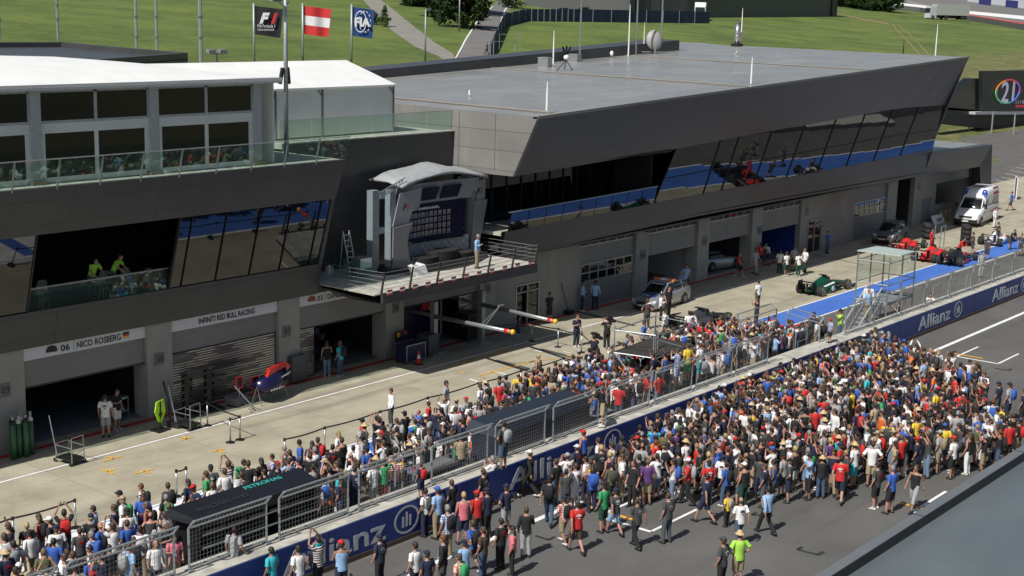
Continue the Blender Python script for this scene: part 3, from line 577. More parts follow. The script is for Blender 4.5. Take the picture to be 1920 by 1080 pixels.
# loose mesh gates standing between lane and crowd
def gate(p, q, h, label):
    d = q-p; a = math.atan2(d.y, d.x); t_ = empty('mesh_gate', (p.x, p.y, p.z), a, label, 'fence'); W_ = math.hypot(d.x, d.y)
    K(MB().tube([(0, 0, 0), (0, 0, h), (-.1, .3, h+.25)], .035, 6), 'post', 'galvanised', t_); K(MB().tube([(W_, 0, 0), (W_, 0, h), (W_-.1, .3, h+.25)], .035, 6), 'post', 'galvanised', t_)
    K(MB().tube([(0, 0, h), (W_, 0, h)], .03, 6).tube([(-.1, .3, h+.25), (W_-.1, .3, h+.25)], .03, 6).tube([(0, 0, .15), (W_, 0, .15)], .03, 6), 'rail', 'galvanised', t_)
    m_ = MB(); n = int(W_/.15)
    for i in range(1, n): m_.box((W_*i/n, 0, h/2), (.006, .006, h)); m_.box((W_*i/n-.05, .15, h+.12), (.006, .4, .006), M=Matrix.Rotation(math.radians(40), 3, 'X'))
    for i in range(1, int(h/.15)): m_.box((W_/2, 0, i*.15), (W_, .006, .006))
    K(m_, 'wire_mesh', 'steel', t_)
gate(on_z(1471, 668), on_z(1532, 690), 2.3, 'free-standing mesh gate with slanted top beside the blue lane'); gate(on_z(1385, 680), on_z(1452, 655), 2.2, 'mesh gate standing across the crowd near the white stripe of the blue lane')
# bars behind the wall on the platform
for i, (x0, x1) in enumerate([(78.9, 80.0), (81.4, 82.4), (84, 85.1), (86.2, 87.3), (88.4, 89.3), (62.0, 63.2), (35.2, 36.4), (33.4, 34.3)]):
    t_ = tag(K(MB().tube([(0, 0, 0), (0, 0, 1.0), (x1-x0, 0, 1.0), (x1-x0, 0, 0)], .028, 6).tube([(0, 0, .5), (x1-x0, 0, .5)], .02, 6), 'guard_rail', 'galvanised', None), 'small bent tube guard rail behind the pit wall, %s' % ['beside the photographer on the wall', 'right of the crouching photographer', 'left of the man in white overalls', 'right of the man in white overalls', 'furthest right behind the wall', 'next to the free-standing mesh gate', 'just left of the dark storage box', 'left of the small grey case'][i], 'railing', 'guard rails behind the pit wall'); t_.location = (x0, 31.75, 1.33 if i > 5 else 1.0)
K(MB().bx(-30, 140, 31.45, 33.0, 0, .5), 'platform_step', 'wall_cap', pw)
# timing stands
mat('team_black', (.012, .012, .014), .22, noise=0); mat('teal', (.05, .42, .38), .5); mat('navy_cover', (.018, .025, .04), .55, bump=.3)
st = empty('timing_stand', (24.9, 31.7, 0), 0, 'long black team timing stand behind the fence with sloping black canopy and teal lettering', 'pit stand')
K(MB().hexa([(0, .1, 2.3), (5.15, .1, 2.3), (5.2, 1.2, 2.35), (-.25, 1.2, 2.35)], [(.15, .12, 2.42), (5.05, .12, 2.42), (5.1, 1.15, 2.6), (-.1, 1.15, 2.6)]), 'canopy', 'team_black', st)
K(MB().bx(.4, 4.9, .55, .75, 1.0, 2.42).bx(.3, 5.0, .1, 1.3, .5, 1.05), 'desk', 'team_black', st); K(MB().bx(.2, .3, .2, 1.3, .5, 2.4), 'side_panel', 'team_black', st); K(MB().bx(4.9, 5.0, .2, 1.3, .5, 2.4), 'side_panel', 'team_black', st)
for i in range(5): K(MB().bx(.7+i*.85, 1.45+i*.85, .45, .5, 1.35, 1.85), 'monitor', 'glass_black', st)
K(MB().tube([(.3, .08, 1.5), (5, .08, 1.5)], .03, 6).tube([(.3, .08, 1.9), (5, .08, 1.9)], .02, 6), 'rail', 'steel', st)
mat('dark_letter', (.03, .033, .036), .5)
text('MERCEDES AMG', .3, (.5, .45, 2.5), (1, 0, 0), (0, .985, .175), 'dark_letter', st, width=1.9); text('PETRONAS', .26, (2.6, .82, 2.565), (1, 0, 0), (0, .985, .175), 'teal', st, width=1.5)
bx_ = empty('covered_stand', (38.15, 31.35, 0), 0, 'long dark navy box-like timing stand with a flat sheet roof behind the fence', 'pit stand')
K(MB().hexa([(0, 0, .5), (5.95, 0, .5), (5.95, 1.05, .5), (0, 1.05, .5)], [(0, 0, 2.1), (5.95, 0, 2.1), (5.95, 1.05, 2.1), (0, 1.05, 2.1)]), 'box_body', 'navy_cover', bx_)
K(MB().hexa([(0, -.02, 2.1), (6., -.02, 2.1), (6., 1.3, 2.1), (-.1, 1.3, 2.1)], [(.1, .1, 2.42), (5.9, .1, 2.42), (5.9, 1.2, 2.52), (.1, 1.2, 2.52)]), 'box_roof', 'navy_cover', bx_)
for (x0, x1, z, lab) in ((34.6, 36.6, 1.1, 'small grey flight case inside guard rails behind the pit wall'), (44.6, 46.3, .95, 'grey covered case with foil on it beside the navy stand')):
    t_ = empty('flight_case', (x0, 31.7, .5), 0, lab, 'case'); K(MB().bx(0, x1-x0, 0, .8, 0, z-.2), 'case_body', 'navy_cover', t_); K(MB().bx(-.02, x1-x0+.02, -.02, .82, z-.2, z-.1), 'case_lid', 'sign_grey', t_)
# grandstand roof, foreground corner
gs = empty('grandstand_roof', (0, 0, 0), 0, 'grey-blue flat roof with raised metal parapet filling the bottom right corner', 'roof')
gw = panel_mat('parapet_metal', (.13, .14, .15), 4.35, 1e3, 1.75, 0, rough=.45, axis2='Y', dark=.15, wid=.035)
zi = on_y(1604, 1070, 7.9).z
K(MB().bx(6, 60, 7.9, 8.07, 9.2, 10.0), 'parapet_cap', gw, gs); m = new_mat('roof_blue', .45); t, N, L, b = nodes(m); c = ramp(t, noise_n(t, .9, 8, stretch=(.4, 1, 1)), [(.3, (.085, .102, .112)), (.7, (.12, .14, .15))]); c = mixc(t, math_n(t, 'MULTIPLY', ramp(t, noise_n(t, 26, 3), [(.66, (0, 0, 0)), (.72, (1, 1, 1))]), .3), c, (.3, .32, .33)); c = mixc(t, math_n(t, 'MULTIPLY', seams(t, 4.35, 50, 2.9, 0, .02, 'Y'), .25), c, (.05, .06, .07)); L.new(c, b.inputs['Base Color'])
K(MB().bx(6, 60, 1.0, 7.895, zi-.4, zi), 'roof_surface', m, gs)
K(MB().bx(6, 60, 7.893, 7.9, zi, 9.99), 'parapet_inside', mat('parapet_dark', (.02, .022, .026), .5), gs)  # near-black sheet paints the shade on the inner parapet face
# ================================================================== MARQUEES ON THE TERRACE
ma = empty('marquee', (0, 0, 0), 0, 'large white hospitality marquee with grey posts and dark windows on the left roof terrace', 'tent')
YM = 46.95; mat('marquee_grey', (.42, .44, .45), .5); mat('window_sheet', (.012, .013, .015), .12, ior=1.5, noise=0)
posts = [24.55, 29.82, 35.17, 40.55]
for i, x in enumerate(posts): K(MB().bx(x-.22, x+.22, YM-.1, YM+.15, 10.52, 14.1), 'post', 'marquee_grey', ma)
K(MB().bx(19, 41.75, YM-.35, YM+.1, 14.0, 14.22), 'gutter', 'marquee_grey', ma)
for i, x in enumerate([19.4]+posts[:-1]):
    x0, x1 = x+.22, ([24.55]+posts[1:])[i]-.22; xm = (x0+x1)/2
    fr = MB().bx(x0, x1, YM, YM+.05, 12.75, 12.85).bx(x0, x0+.06, YM, YM+.05, 12.85, 14.0).bx(x1-.06, x1, YM, YM+.05, 12.85, 14).bx(xm-.07, xm+.07, YM, YM+.05, 12.85, 14).bx(x0, x1, YM, YM+.05, 13.9, 14.0)
    f = K(fr, 'window', 'marquee_grey', ma); K(MB().bx(x0+.06, xm-.07, YM+.02, YM+.03, 12.85, 13.9), 'pane', 'window_sheet', f); K(MB().bx(xm+.07, x1-.06, YM+.02, YM+.03, 12.85, 13.9), 'pane', 'window_sheet', f)
    fr = MB().bx(x0, x1, YM, YM+.06, 12.38, 12.75).bx(x0, x0+.2, YM, YM+.06, 10.72, 12.38).bx(x1-.2, x1, YM, YM+.06, 10.72, 12.38).bx(xm-.09, xm+.09, YM, YM+.06, 10.72, 12.38).bx(x0, x1, YM, YM+.06, 10.52, 10.72)
    f = K(fr, 'canvas_wall', 'white_canvas', ma); K(MB().bx(x0+.2, xm-.09, YM+.02, YM+.035, 10.72, 12.38), 'pane', 'window_sheet', f); K(MB().bx(xm+.09, x1-.2, YM+.02, YM+.035, 10.72, 12.38), 'pane', 'window_sheet', f)
prof = [(46.6, 14.2), (47.6, 14.42), (49.5, 14.72), (52, 14.95), (55, 15.0), (58, 14.7), (60, 14.2)]
rb = MB(); rings = []
for x, sc, yo in [(19, 1, 0), (25, 1, 0), (31, .98, 0), (36, .8, 0), (39, .52, 0), (41.7, .06, 0)]:
    rings.append([(x, y, 14.2+(z-14.2)*sc) for y, z in prof]+[(x, 60, 14.1), (x, 46.6, 14.1)])
rb.rings(rings); K(rb, 'roof', 'white_canvas', ma)
K(MB().bx(41.5, 41.55, YM, 60, 10.52, 14.1), 'end_wall', 'white_canvas', ma); K(MB().bx(19, 41.5, 60, 60.1, 10.5, 14.1), 'rear_wall', 'white_canvas', ma)
for x in posts[1:]: tag(K(MB().bx(-.35, .35, -.15, .15, 0, .12), 'wooden_block', mat('timber', (.2, .15, .09), .8), None, False), 'low timber block under the %s marquee post' % {29.82: 'leftmost visible', 35.17: 'middle', 40.55: 'right-hand'}[x], 'block', 'timber blocks under the marquee posts').location = (x, YM-.1, 10.5)
# tent B
tb = empty('marquee', (0, 0, 0), 0, 'plain white storage marquee with ridge roof behind the tall lamp post', 'tent')
x0, x1, y0 = 43.2, 54.3, 51.6
a = on_y(478, 170, y0); c_ = on_y(740, 158, y0); x1 = c_.x; ze = c_.z; ym = y0+3.6; zr = on_y(700, 113, ym).z
K(MB().bx(x0-2, x1-.12, y0, y0+.04, 10.95, ze-.1), 'canvas_wall', 'white_canvas', tb)
K(MB().prism([(x1-.1, y0, 10.9), (x1-.1, y0+7.2, 10.9), (x1-.1, y0+7.2, ze), (x1-.1, ym, zr-.05), (x1-.1, y0, ze)], (-.04, 0, 0)), 'gable_wall', 'white_canvas', tb)
K(MB().prism([(x0-3, y0-.12, ze), (x0-3, ym, zr+.04), (x0-3, y0+7.3, ze), (x0-3, y0+7.3, ze-.1), (x0-3, ym, zr-.06), (x0-3, y0-.12, ze-.1)], (x1-x0+3, 0, 0)), 'roof', 'white_canvas', tb)
for u in (516, 604, 737):
    x = on_y(u, 200, y0).x; K(MB().bx(x-.04, x+.04, y0-.06, y0, 10.9, ze).tube([(x, y0-.04, ze-.5), (x-.35, y0-.04, ze-.05)], .03, 5), 'post', 'sign_grey', tb)
# flat building behind the marquee
nb = empty('flat_roof_building', (0, 0, 0), 0, 'dark flat-roofed service building behind the left marquee', 'building')
q = [on_z(u, v, 13.6) for u, v in [(-60, 88), (120, 79), (352, 99), (262, 104)]]
bq = [Vector((p.x, p.y, 13.6)) for p in q]; 
q2 = [on_z(-60, 79, 13.6), on_z(120, 79, 13.6), on_z(352, 99, 13.6), on_z(-60, 130, 13.6)]
K(MB().hexa([(p.x, p.y, 0) for p in (q2[3], q2[2], q2[1], q2[0])], [(p.x, p.y, 13.2) for p in (q2[3], q2[2], q2[1], q2[0])]), 'wall', 'fascia', nb)
pr = MB()
for i in range(4):
    a, c_ = q2[i], q2[(i+1) % 4]; d = (c_-a).normalized(); nn = Vector((d.y, -d.x, 0))*.5; pr.hexa([a+Vector((0, 0, -.5)), c_+Vector((0, 0, -.5)), c_+nn+Vector((0, 0, -.5)), a+nn+Vector((0, 0, -.5))], [a, c_, c_+nn, a+nn])
K(pr, 'parapet', 'fascia', nb)
# banners over the garages
def banner(x0, x1, z0, z1, label):
    t_ = empty('banner', (0, 0, 0), 0, label, 'banner', 'name banners over the garages'); K(MB().bx(x0, x1, YW+.04, YW+.06, z0, z1), 'sheet', 'banner_white', t_); return t_
YB = YW+.03
b1 = banner(29.56, 35.4, 3.5, 4.01, 'white banner reading 06 NICO ROSBERG with a black helmet and German flag'); z = 3.62
text('06', .36, (31.25, YB, z), (1, 0, 0), (0, 0, 1), 'ink', b1, bold=.006, width=.42); K(MB().bx(31.85, 31.87, YB-.004, YB+.01, 3.55, 3.96), 'divider', 'teal', b1)
text('NICO ROSBERG', .36, (31.98, YB, z), (1, 0, 0), (0, 0, 1), 'ink', b1, bold=.006, width=2.1)
K(MB().bx(34.2, 34.5, YB-.005, YB+.01, 3.82, 3.9, 0).bx(34.2, 34.5, YB-.005, YB+.01, 3.74, 3.82, 1).bx(34.2, 34.5, YB-.005, YB+.01, 3.66, 3.74, 2), 'flag_print', ['black', 'red_paint', 'yellow_paint'], b1)
def helm(x, m, par):
    b_ = MB(); P = [(x+.26*math.cos(a), YB, 3.73+.2*math.sin(a)) for a in np.linspace(-.4, math.pi+.3, 14)]; b_.prism(P, (0, -.006, 0)); K(b_, 'helmet_print', m, par)
helm(30.85, 'black', b1)
b2 = banner(36.6, 42.62, 3.5, 4.01, 'white banner reading INFINITI RED BULL RACING'); text('INFINITI RED BULL RACING', .34, (38.1, YB, 3.63), (1, 0, 0), (0, 0, 1), 'ink', b2, bold=.007, width=3.15)
b3 = banner(43.91, 49.68, 3.5, 4.01, 'white banner reading 03 DAN with a coloured helmet, partly behind the balcony'); text('03', .36, (45.1, YB, z), (1, 0, 0), (0, 0, 1), 'ink', b3, bold=.006, width=.36); K(MB().bx(45.6, 45.62, YB-.004, YB+.01, 3.55, 3.96), 'divider', 'ink', b3); text('DANIEL RICCIARDO', .36, (45.75, YB, z), (1, 0, 0), (0, 0, 1), 'ink', b3, bold=.006, width=2.6)
helm(44.75, mat('helmet_mix', (.25, .07, .05), .5), b3)
# ================================================================== PODIUM STAGE on the balcony
PZ = 4.46; mat('stage_grey', (.24, .25, .27), .5, noise=.1); mat('stage_panel', (.19, .195, .21), .35, .1); mat('stage_steel', (.2, .24, .265), .5)
m = new_mat('checker_grey', .35); t, N, L, b = nodes(m); ck = N.new('ShaderNodeTexChecker'); ck.inputs['Scale'].default_value = 4.2; ck.inputs[1].default_value = (.22, .24, .26, 1); ck.inputs[2].default_value = (.32, .34, .36, 1)
tc = N.new('ShaderNodeTexCoord'); mp = N.new('ShaderNodeMapping'); mp.inputs['Location'].default_value = (.03, .013, .02); L.new(tc.outputs['Object'], mp.inputs[0]); L.new(mp.outputs[0], ck.inputs[0]); L.new(ck.outputs[0], b.inputs['Base Color'])
sg = empty('podium_stage', (0, 0, 0), 0, 'grey podium stage with curved backdrop, dark screen and white fabric roof on the balcony', 'stage')
n = 12; fr_ = [(49.0+7.6*i/n, 47.2-1.15*math.sin(math.pi*i/n), PZ) for i in range(n+1)]
K(MB().prism(fr_+[(56.7, 49.6, PZ), (49.0, 49.6, PZ)], (0, 0, .28)), 'platform', 'black', sg)
for cx, r, h in ((53.2, 1.0, .62), (51.9, .85, .42), (54.6, .85, .36)):
    ring = [(cx+r*math.cos(a), 47.35+r*.55*math.sin(a), PZ+.28) for a in np.linspace(0, 2*math.pi, 20, endpoint=False)]; K(MB().prism(ring, (0, 0, h-.14)), 'winner_step', 'rubber', sg)
# backdrop, curved in plan
def arc(x0, x1, z0, z1, y, bow, m, name, n=10, lean=0., par=None, th=.08):
    b_ = MB()
    for i in range(n):
        a, c_ = x0+(x1-x0)*i/n, x0+(x1-x0)*(i+1)/n; ya = y+bow*math.sin(math.pi*i/n); yc = y+bow*math.sin(math.pi*(i+1)/n)
        b_.hexa([(a, ya, z0), (c_, yc, z0), (c_, yc+th, z0), (a, ya+th, z0)], [(a, ya-lean, z1), (c_, yc-lean, z1), (c_, yc-lean+th, z1), (a, ya-lean+th, z1)])
    return K(b_, name, m, par or sg)
arc(50.3, 55.9, PZ+.28, PZ+1.2, 47.95, .4, 'checker_grey', 'lower_backdrop'); arc(50.2, 56.4, PZ+3.14, PZ+4.2, 47.95, .15, 'stage_grey', 'upper_backdrop', lean=.2)
mat('screen_navy', (.005, .006, .03), .6, noise=0, spec=.2)
scn = arc(50.4, 55.45, PZ+1.12, PZ+3.14, 47.95, .25, 'screen_navy', 'screen', par=sg)
def on_scr(x): return 47.95+.25*math.sin(math.pi*(x-50.4)/5.05)-.03
colr = [(.25, .27, .3), (.12, .1, .1), (.3, .08, .06), (.1, .14, .3), (.4, .38, .36)]
pm = [mat('portrait_%s' % n_, c_, .6, noise=0) for n_, c_ in zip(('pale', 'dark', 'red', 'blue', 'light'), colr)]
for r in range(4):
    for k_ in range(13):
        x = 50.55+k_*.315; z_ = PZ+1.42+r*.33; y = on_scr(x)
        b_ = MB().bx(x, x+.21, y, y+.006, z_, z_+.25, 0); b_.bx(x+.06, x+.15, y-.003, y, z_+.1, z_+.22, 1).bx(x+.03, x+.18, y-.003, y, z_, z_+.1, 2); K(b_, 'portrait', [pm[random.choice((0, 0, 0, 4, 4, 3))], mat('face_tone', (.2, .13, .1), .5), pm[random.choice((1, 1, 2, 3))]], scn)
text('THE 2014 F1 CHAMPION AWAITS...', .17, (50.95, 47.93, PZ+2.84), (1, 0, 0), (0, 0, 1), 'white_paint', scn, width=2.6, bold=.005); text('F1', .26, (50.55, 47.92, PZ+2.82), (1, 0, 0), (0, 0, 1), 'letter', scn, shear=.4, bold=.008)
text('FORMULA 1', .12, (50.7, 47.92, PZ+1.2), (1, 0, 0), (0, 0, 1), 'letter', scn, width=.8)
for x in (51.9, 53.6): K(MB().hexa([(x, 47.95, PZ+3.3), (x+1.35, 47.95, PZ+3.3), (x+1.35, 48.0, PZ+3.3), (x, 48.0, PZ+3.3)], [(x+.15, 47.78, PZ+3.95), (x+1.5, 47.78, PZ+3.95), (x+1.5, 47.84, PZ+3.95), (x+.15, 47.84, PZ+3.95)]), 'monitor', 'screen_navy', sg)
def f1_logo(x, y, z, s, par):
    text('F', s, (x, y, z), (1, 0, 0), (0, 0, 1), 'ink', par, 'logo', shear=.4, bold=.012); text('1', s, (x+s*.62, y, z), (1, 0, 0), (0, 0, 1), 'red_paint', par, 'logo', shear=.4, bold=.012)
for (xa, xb, ya, yb) in ((48.65, 49.1, 47.9, 48.3), (49.5, 49.85, 47.5, 47.9), (56.1, 56.45, 47.9, 48.3), (56.6, 56.85, 48.6, 48.9)): K(MB().bx(xa, xb, ya, yb, PZ, PZ+4.1), 'pillar', 'stage_steel', sg)
K(MB().bx(49.1, 49.5, 47.9, 48.1, PZ+1.95, PZ+2.25), 'cross_beam', 'stage_steel', sg); K(MB().bx(49.1, 49.5, 47.9, 48.1, PZ+3.65, PZ+4.0), 'cross_beam', 'stage_steel', sg)
def curved(pl, pr, y, m, name):    # panel whose right edge follows a curve
    for_ = MB().prism(pl+pr[::-1], (0, .08, 0)); return K(for_, name, m, sg)
curved([(49.35, 47.2, PZ+.1), (49.4, 47.2, PZ+2.3)], [(50.9, 47.2, PZ+.15), (50.55, 47.2, PZ+.7), (50.4, 47.2, PZ+1.25), (50.45, 47.2, PZ+1.8), (50.75, 47.2, PZ+2.38)], 0, 'stage_panel', 'side_wing')
curved([(49.6, 47.45, PZ+2.3), (50.1, 47.45, PZ+3.9)], [(50.75, 47.45, PZ+2.4), (51.0, 47.45, PZ+3.0), (51.5, 47.45, PZ+3.1), (51.7, 47.45, PZ+4.1)], 0, 'stage_grey', 'side_panel')
K(MB().prism([(55.9, 47.8, PZ+.1), (56.5, 47.8, PZ+.2), (57.2, 47.8, PZ+2.95), (56.15, 47.8, PZ+2.95)], (0, .08, 0)), 'side_wing', 'stage_panel', sg)
K(MB().bx(56.2, 57.1, 47.9, 47.97, PZ+2.8, PZ+4.0), 'side_panel', 'stage_grey', sg); f1_logo(56.4, 47.88, PZ+3.3, .42, sg); f1_logo(50.25, 47.42, PZ+3.05, .42, sg)
rg = []
for i in range(13):
    f = i/12; x = 50.1+6.6*f; z_ = PZ+4.12+.62*math.sin(math.pi*min(1, .06+f*.86))-.05*f; s_ = .04*math.sin(f*14)
    rg.append([(x, 47.35, z_-.1), (x, 47.4, z_+.04+s_), (x, 48.3, z_+.2), (x, 49.2, z_+.28+s_*2), (x, 49.6, z_+.15), (x, 49.5, z_+.05), (x, 48.3, z_+.1)])
K(MB().rings(rg), 'fabric_roof', mat('fabric_grey', (.3, .315, .325), .6, bump=.4, nscale=3), sg, True)
tr_ = MB()
for i in range(8):
    f = i/8; x = 48.7+f*1.6; z_ = PZ+3.8+.5*f; tr_.tube([(x, 47.5, z_), (x+.2, 47.5, z_+.35)], .02, 4).tube([(x+.2, 47.5, z_+.35), (x+.2, 47.5, z_+.06)], .02, 4)
tr_.tube([(48.7, 47.5, PZ+3.8), (50.5, 47.5, PZ+4.35)], .03, 5).tube([(48.7, 47.5, PZ+4.05), (50.5, 47.5, PZ+4.65)], .03, 5); K(tr_, 'truss', 'steel', sg)
ld = MB()
for dx in (0, .42): ld.tube([(dx, 0, 0), (dx-.12, .35, 2.0)], .03, 5).tube([(dx+.06, .75, 0), (dx-.06, .42, 2.0)], .025, 5)
for i in range(7): ld.box((.2-.12*i/7, .05*i+.02, .2+i*.27), (.44, .06, .03))
o = tag(K(ld, 'step_ladder', 'white_paint', None), 'tall white step ladder leaning beside the podium stage', 'ladder'); p = on_z(686, 448, PZ); o.location = (p.x-3.5, 49.2, PZ); o.location = (48.2, 49.0, PZ)
o = empty('jerry_can', (47.2, 49.4, PZ), 0, 'white plastic jerry can with a red cap on the balcony floor', 'canister'); K(MB().bx(-.16, .16, -.12, .12, 0, .36).bx(-.1, .1, -.03, .03, .36, .42), 'can_body', 'white_paint', o); K(MB().tube([(.08, 0, .36), (.08, 0, .44)], .04, 8), 'cap', 'red_paint', o)
o = empty('lectern', (50.2, 46.35, PZ), .3, 'low white angled desk with a small screen at the stage edge', 'desk'); K(MB().hexa([(-.5, -.3, 0), (.6, -.3, 0), (.5, .1, 0), (-.4, .1, 0)], [(-.6, -.1, .4), (.7, -.1, .4), (.6, .3, .5), (-.5, .3, .5)]), 'desk_body', 'white_paint', o); K(MB().bx(-.3, .0, .1, .13, .5, .75), 'small_screen', 'black', o)
o = empty('equipment_cabinet', (47.5, 47.6, PZ), 0, 'grey equipment cabinet left of the podium stage', 'cabinet'); K(MB().bx(0, .8, 0, .6, 0, .95), 'cabinet_body', 'sign_grey', o); K(MB().bx(.02, .78, -.02, 0, .45, .93), 'cabinet_lid', 'white_paint', o)
gp = MB()
for i in range(3): gp.bx(0, .02, i*.95, i*.95+.9, 0, .95)
o = tag(K(gp.bx(0, .03, 0, 2.85, .95, 1.0), 'glass_screen', 'glass_clear', None), 'green-tinted glass screen at the left end of the balcony', 'railing'); o.location = (46.9, 46.2, PZ)
# ================================================================== POLES, ANTENNAS, ROOF THINGS
def pole(name, u, vb, vt, label, cat, z=None, r=.06, group=None, mat_='steel', yy=None, xx=None):
    p = on_z(u, vb, z) if z is not None else on_ter(u, vb)
    h = height_at(p, vt) if vt > -900 else 12
    o = tag(K(MB().tube([(0, 0, 0), (0, 0, h*.5), (0, 0, h)], [r, r*.85, r*.6], 8), name, mat_, None, True), label, cat, group); o.location = p; return o, p, h
RZ = 12.6
def roofz(x, y): return rz(x, y)+.03
def at_roof(u, v):
    p = on_z(u, v, 13)
    for _ in range(6): p = on_z(u, v, roofz(min(p.x, 113), p.y))
    return p if p.y < 65.8 else on_y(u, v, 65.6)
for i, (u, vb, vt, lab) in enumerate([(1025, 208, 153, 'white lightning rod at the near left corner of the grey roof'), (1408, 157, 107, 'white lightning rod near the front edge halfway along the roof'), (1753, 113, 45, 'tall white rod near the far right corner of the roof'), (1692, 118, 75, 'short dark rod near the right end of the roof edge'), (1389, 83, 15, 'thin rod next to the steel chimney'), (1087, 105, -30, 'tall mast rising out of frame beside the roof box'), (1178, 106, 8, 'thin pole with a white cap left of the satellite dish'), (1192, 103, -40, 'tall thin mast left of the satellite dish'), (1037, 125, 57, 'white rod behind the camera on the roof'), (1207, 82, 42, 'short white rod behind the parapet near the dish'), (1240, 66, -30, 'tall mast right behind the satellite dish'), (880, 178, 168, 'tiny vent stub on the left part of the roof')]):
    p = at_roof(u, vb); h = height_at(p, vt); o = tag(K(MB().tube([(0, 0, 0), (0, 0, h*.6), (0, 0, h)], [.06, .05, .02] if vt > 0 else [.07, .07, .06], 6), 'antenna_rod', 'black' if u == 1692 else 'white_paint' if vt > 0 else 'steel', None), lab, 'antenna', 'rods and masts on the roof'); o.location = p
p = Vector((112.7, 65.4, roofz(112.7, 65.4)-.02)); o = empty('chimney', p, 0, 'shiny steel chimney pipe on the roof edge', 'chimney'); h = height_at(p, 42)
K(MB().tube([(0, 0, 0), (0, 0, h*.97)], .27, 14).tube([(0, 0, h*.42), (0, 0, h*.45)], .29, 14), 'flue', mat('bright_steel', (.6, .6, .6), .2, .9), o, True); K(MB().tube([(0, 0, h*.97), (0, 0, h)], .32, 14), 'flue_cap', 'steel', o); K(MB().bx(-.4, .4, -.4, .4, 0, .22), 'flue_base', 'black', o)
p = at_roof(1228, 100); o = empty('satellite_dish', p, math.radians(-35), 'round grey satellite dish on a low stand on the roof', 'satellite dish')
R_ = .85; rg = []
for r_, d_ in ((.02, -.28), (.4, -.25), (.8, -.12), (1.0, 0), (1.0, .04), (.8, -.06), (.4, -.19), (.02, -.22)): rg.append([(R_*.85*r_*math.cos(a), d_, 1.1+R_*r_*math.sin(a)) for a in np.linspace(0, 2*math.pi, 24, endpoint=False)])
K(MB().rings(rg), 'dish', mat('dish_grey', (.3, .3, .3), .5), o, True).rotation_euler = (math.radians(-12), 0, 0); K(MB().tube([(0, 0, 0), (0, 0, .9)], .08, 8).tube([(-1.6, .2, .1), (1, -.1, .1)], .05, 6), 'stand', 'steel', o); K(MB().tube([(0, 0, .4), (.9, .9, .7)], .03, 6).box((.9, .9, .75), (.15, .15, .2)), 'receiver_arm', 'black', o)
for u, v, lab in ((1022, 128, 'grey cube box left of the roof camera'), (1077, 121, 'grey cube box right of the roof camera')):
    p = at_roof(u, v); o = empty('roof_box', p, .2, lab, 'box', 'boxes on the roof'); K(MB().bx(-.4, .4, -.4, .4, 0, .75), 'box_body', 'steel', o); K(MB().bx(-.43, .43, -.43, .43, .75, .8), 'box_lid', 'galvanised', o)
p = at_roof(1061, 133); o = empty('roof_camera', p, 0, 'tripod camera with black fan-like blades on the roof', 'camera')
K(MB().tube([(0, 0, .75), (-1.0, .1, .0)], .03, 5).tube([(0, 0, .75), (.45, -.3, 0)], .03, 5).tube([(0, 0, .75), (.3, .4, 0)], .03, 5), 'tripod', 'black', o); K(MB().sph((0, 0, .95), .2, 10, 6), 'camera_head', 'white_paint', o, True)
b_ = MB()
for a in (-35, 0, 35): b_.box((math.sin(math.radians(a))*.45, 0, 1.3+.1*math.cos(math.radians(a))), (.16, .04, .75), M=Matrix.Rotation(math.radians(a), 3, 'Y'))
K(b_, 'blades', 'black', o)
p = at_roof(1147, 104); tag(K(MB().sph((0, 0, .15), (.15, .15, .22), 8, 6), 'vent_cap', 'white_paint', None, True), 'small white vent cap on the roof left of the dish', 'vent').location = p
# lamp post with loudspeakers, other poles
p = Vector(on_z(537, 291, 10.5)); o = empty('lamp_post', p, 0, 'tall grey lamp post with two black loudspeakers standing on the terrace', 'lamp post')
hp_ = height_at(p, -12); K(MB().tube([(0, 0, 0), (0, 0, 5), (0, 0, hp_)], [.11, .1, .08], 10), 'pole', 'galvanised', o, True); hl = height_at(p, 3)
K(MB().tube([(-.5, 0, hl), (0, 0, hl-.25), (.2, 0, hl)], .035, 6), 'bracket', 'galvanised', o); K(MB().bx(-.85, -.3, -.12, .12, hl, hl+.1), 'lamp_head', 'sign_grey', o)
hs = height_at(p, 142); 
for dx, an in ((-.28, 14), (.14, -6)): K(MB().box((dx, 0, hs), (.13, .14, .75), M=Matrix.Rotation(math.radians(an), 3, 'Y')), 'loudspeaker', 'black', o)
def fpole(u, vt, lab):
    p = on_ter(u, 135); h = height_at(p, vt) if vt > 0 else height_at(p, -30); return p, h
for u, lab in ((0, 'flagpole at the very left edge'), (109, 'thin pole with a black foot, second from the left edge'), (257, 'bare pole left of the closest pair'), (295, 'bare pole right of the closest pair'), (377, 'thicker bare pole left of the black flag')):
    p = on_z(u, 76, 13.6) if u < 200 else on_ter(u, 125); h = height_at(p, -30); o = empty('bare_pole', p, 0, lab+' in front of the meadow', 'pole', 'bare poles in front of the meadow')
    K(MB().tube([(0, 0, 0), (0, 0, h)], (.1 if u < 200 else .2)*(1.4 if u == 377 else 1), 6), 'shaft', 'galvanised', o)
    for f in (.35, .6): K(MB().tube([(0, 0, h*f), (0, 0, h*f+.25)], (.13 if u < 200 else .28)*(1.4 if u == 377 else 1), 6), 'collar', 'sign_grey', o)
mat('flag_black', (.012, .014, .02), .7); mat('flag_red', (.55, .03, .03), .7); mat('flag_white', (.7, .7, .74), .7); mat('flag_blue', (.01, .05, .2), .7)
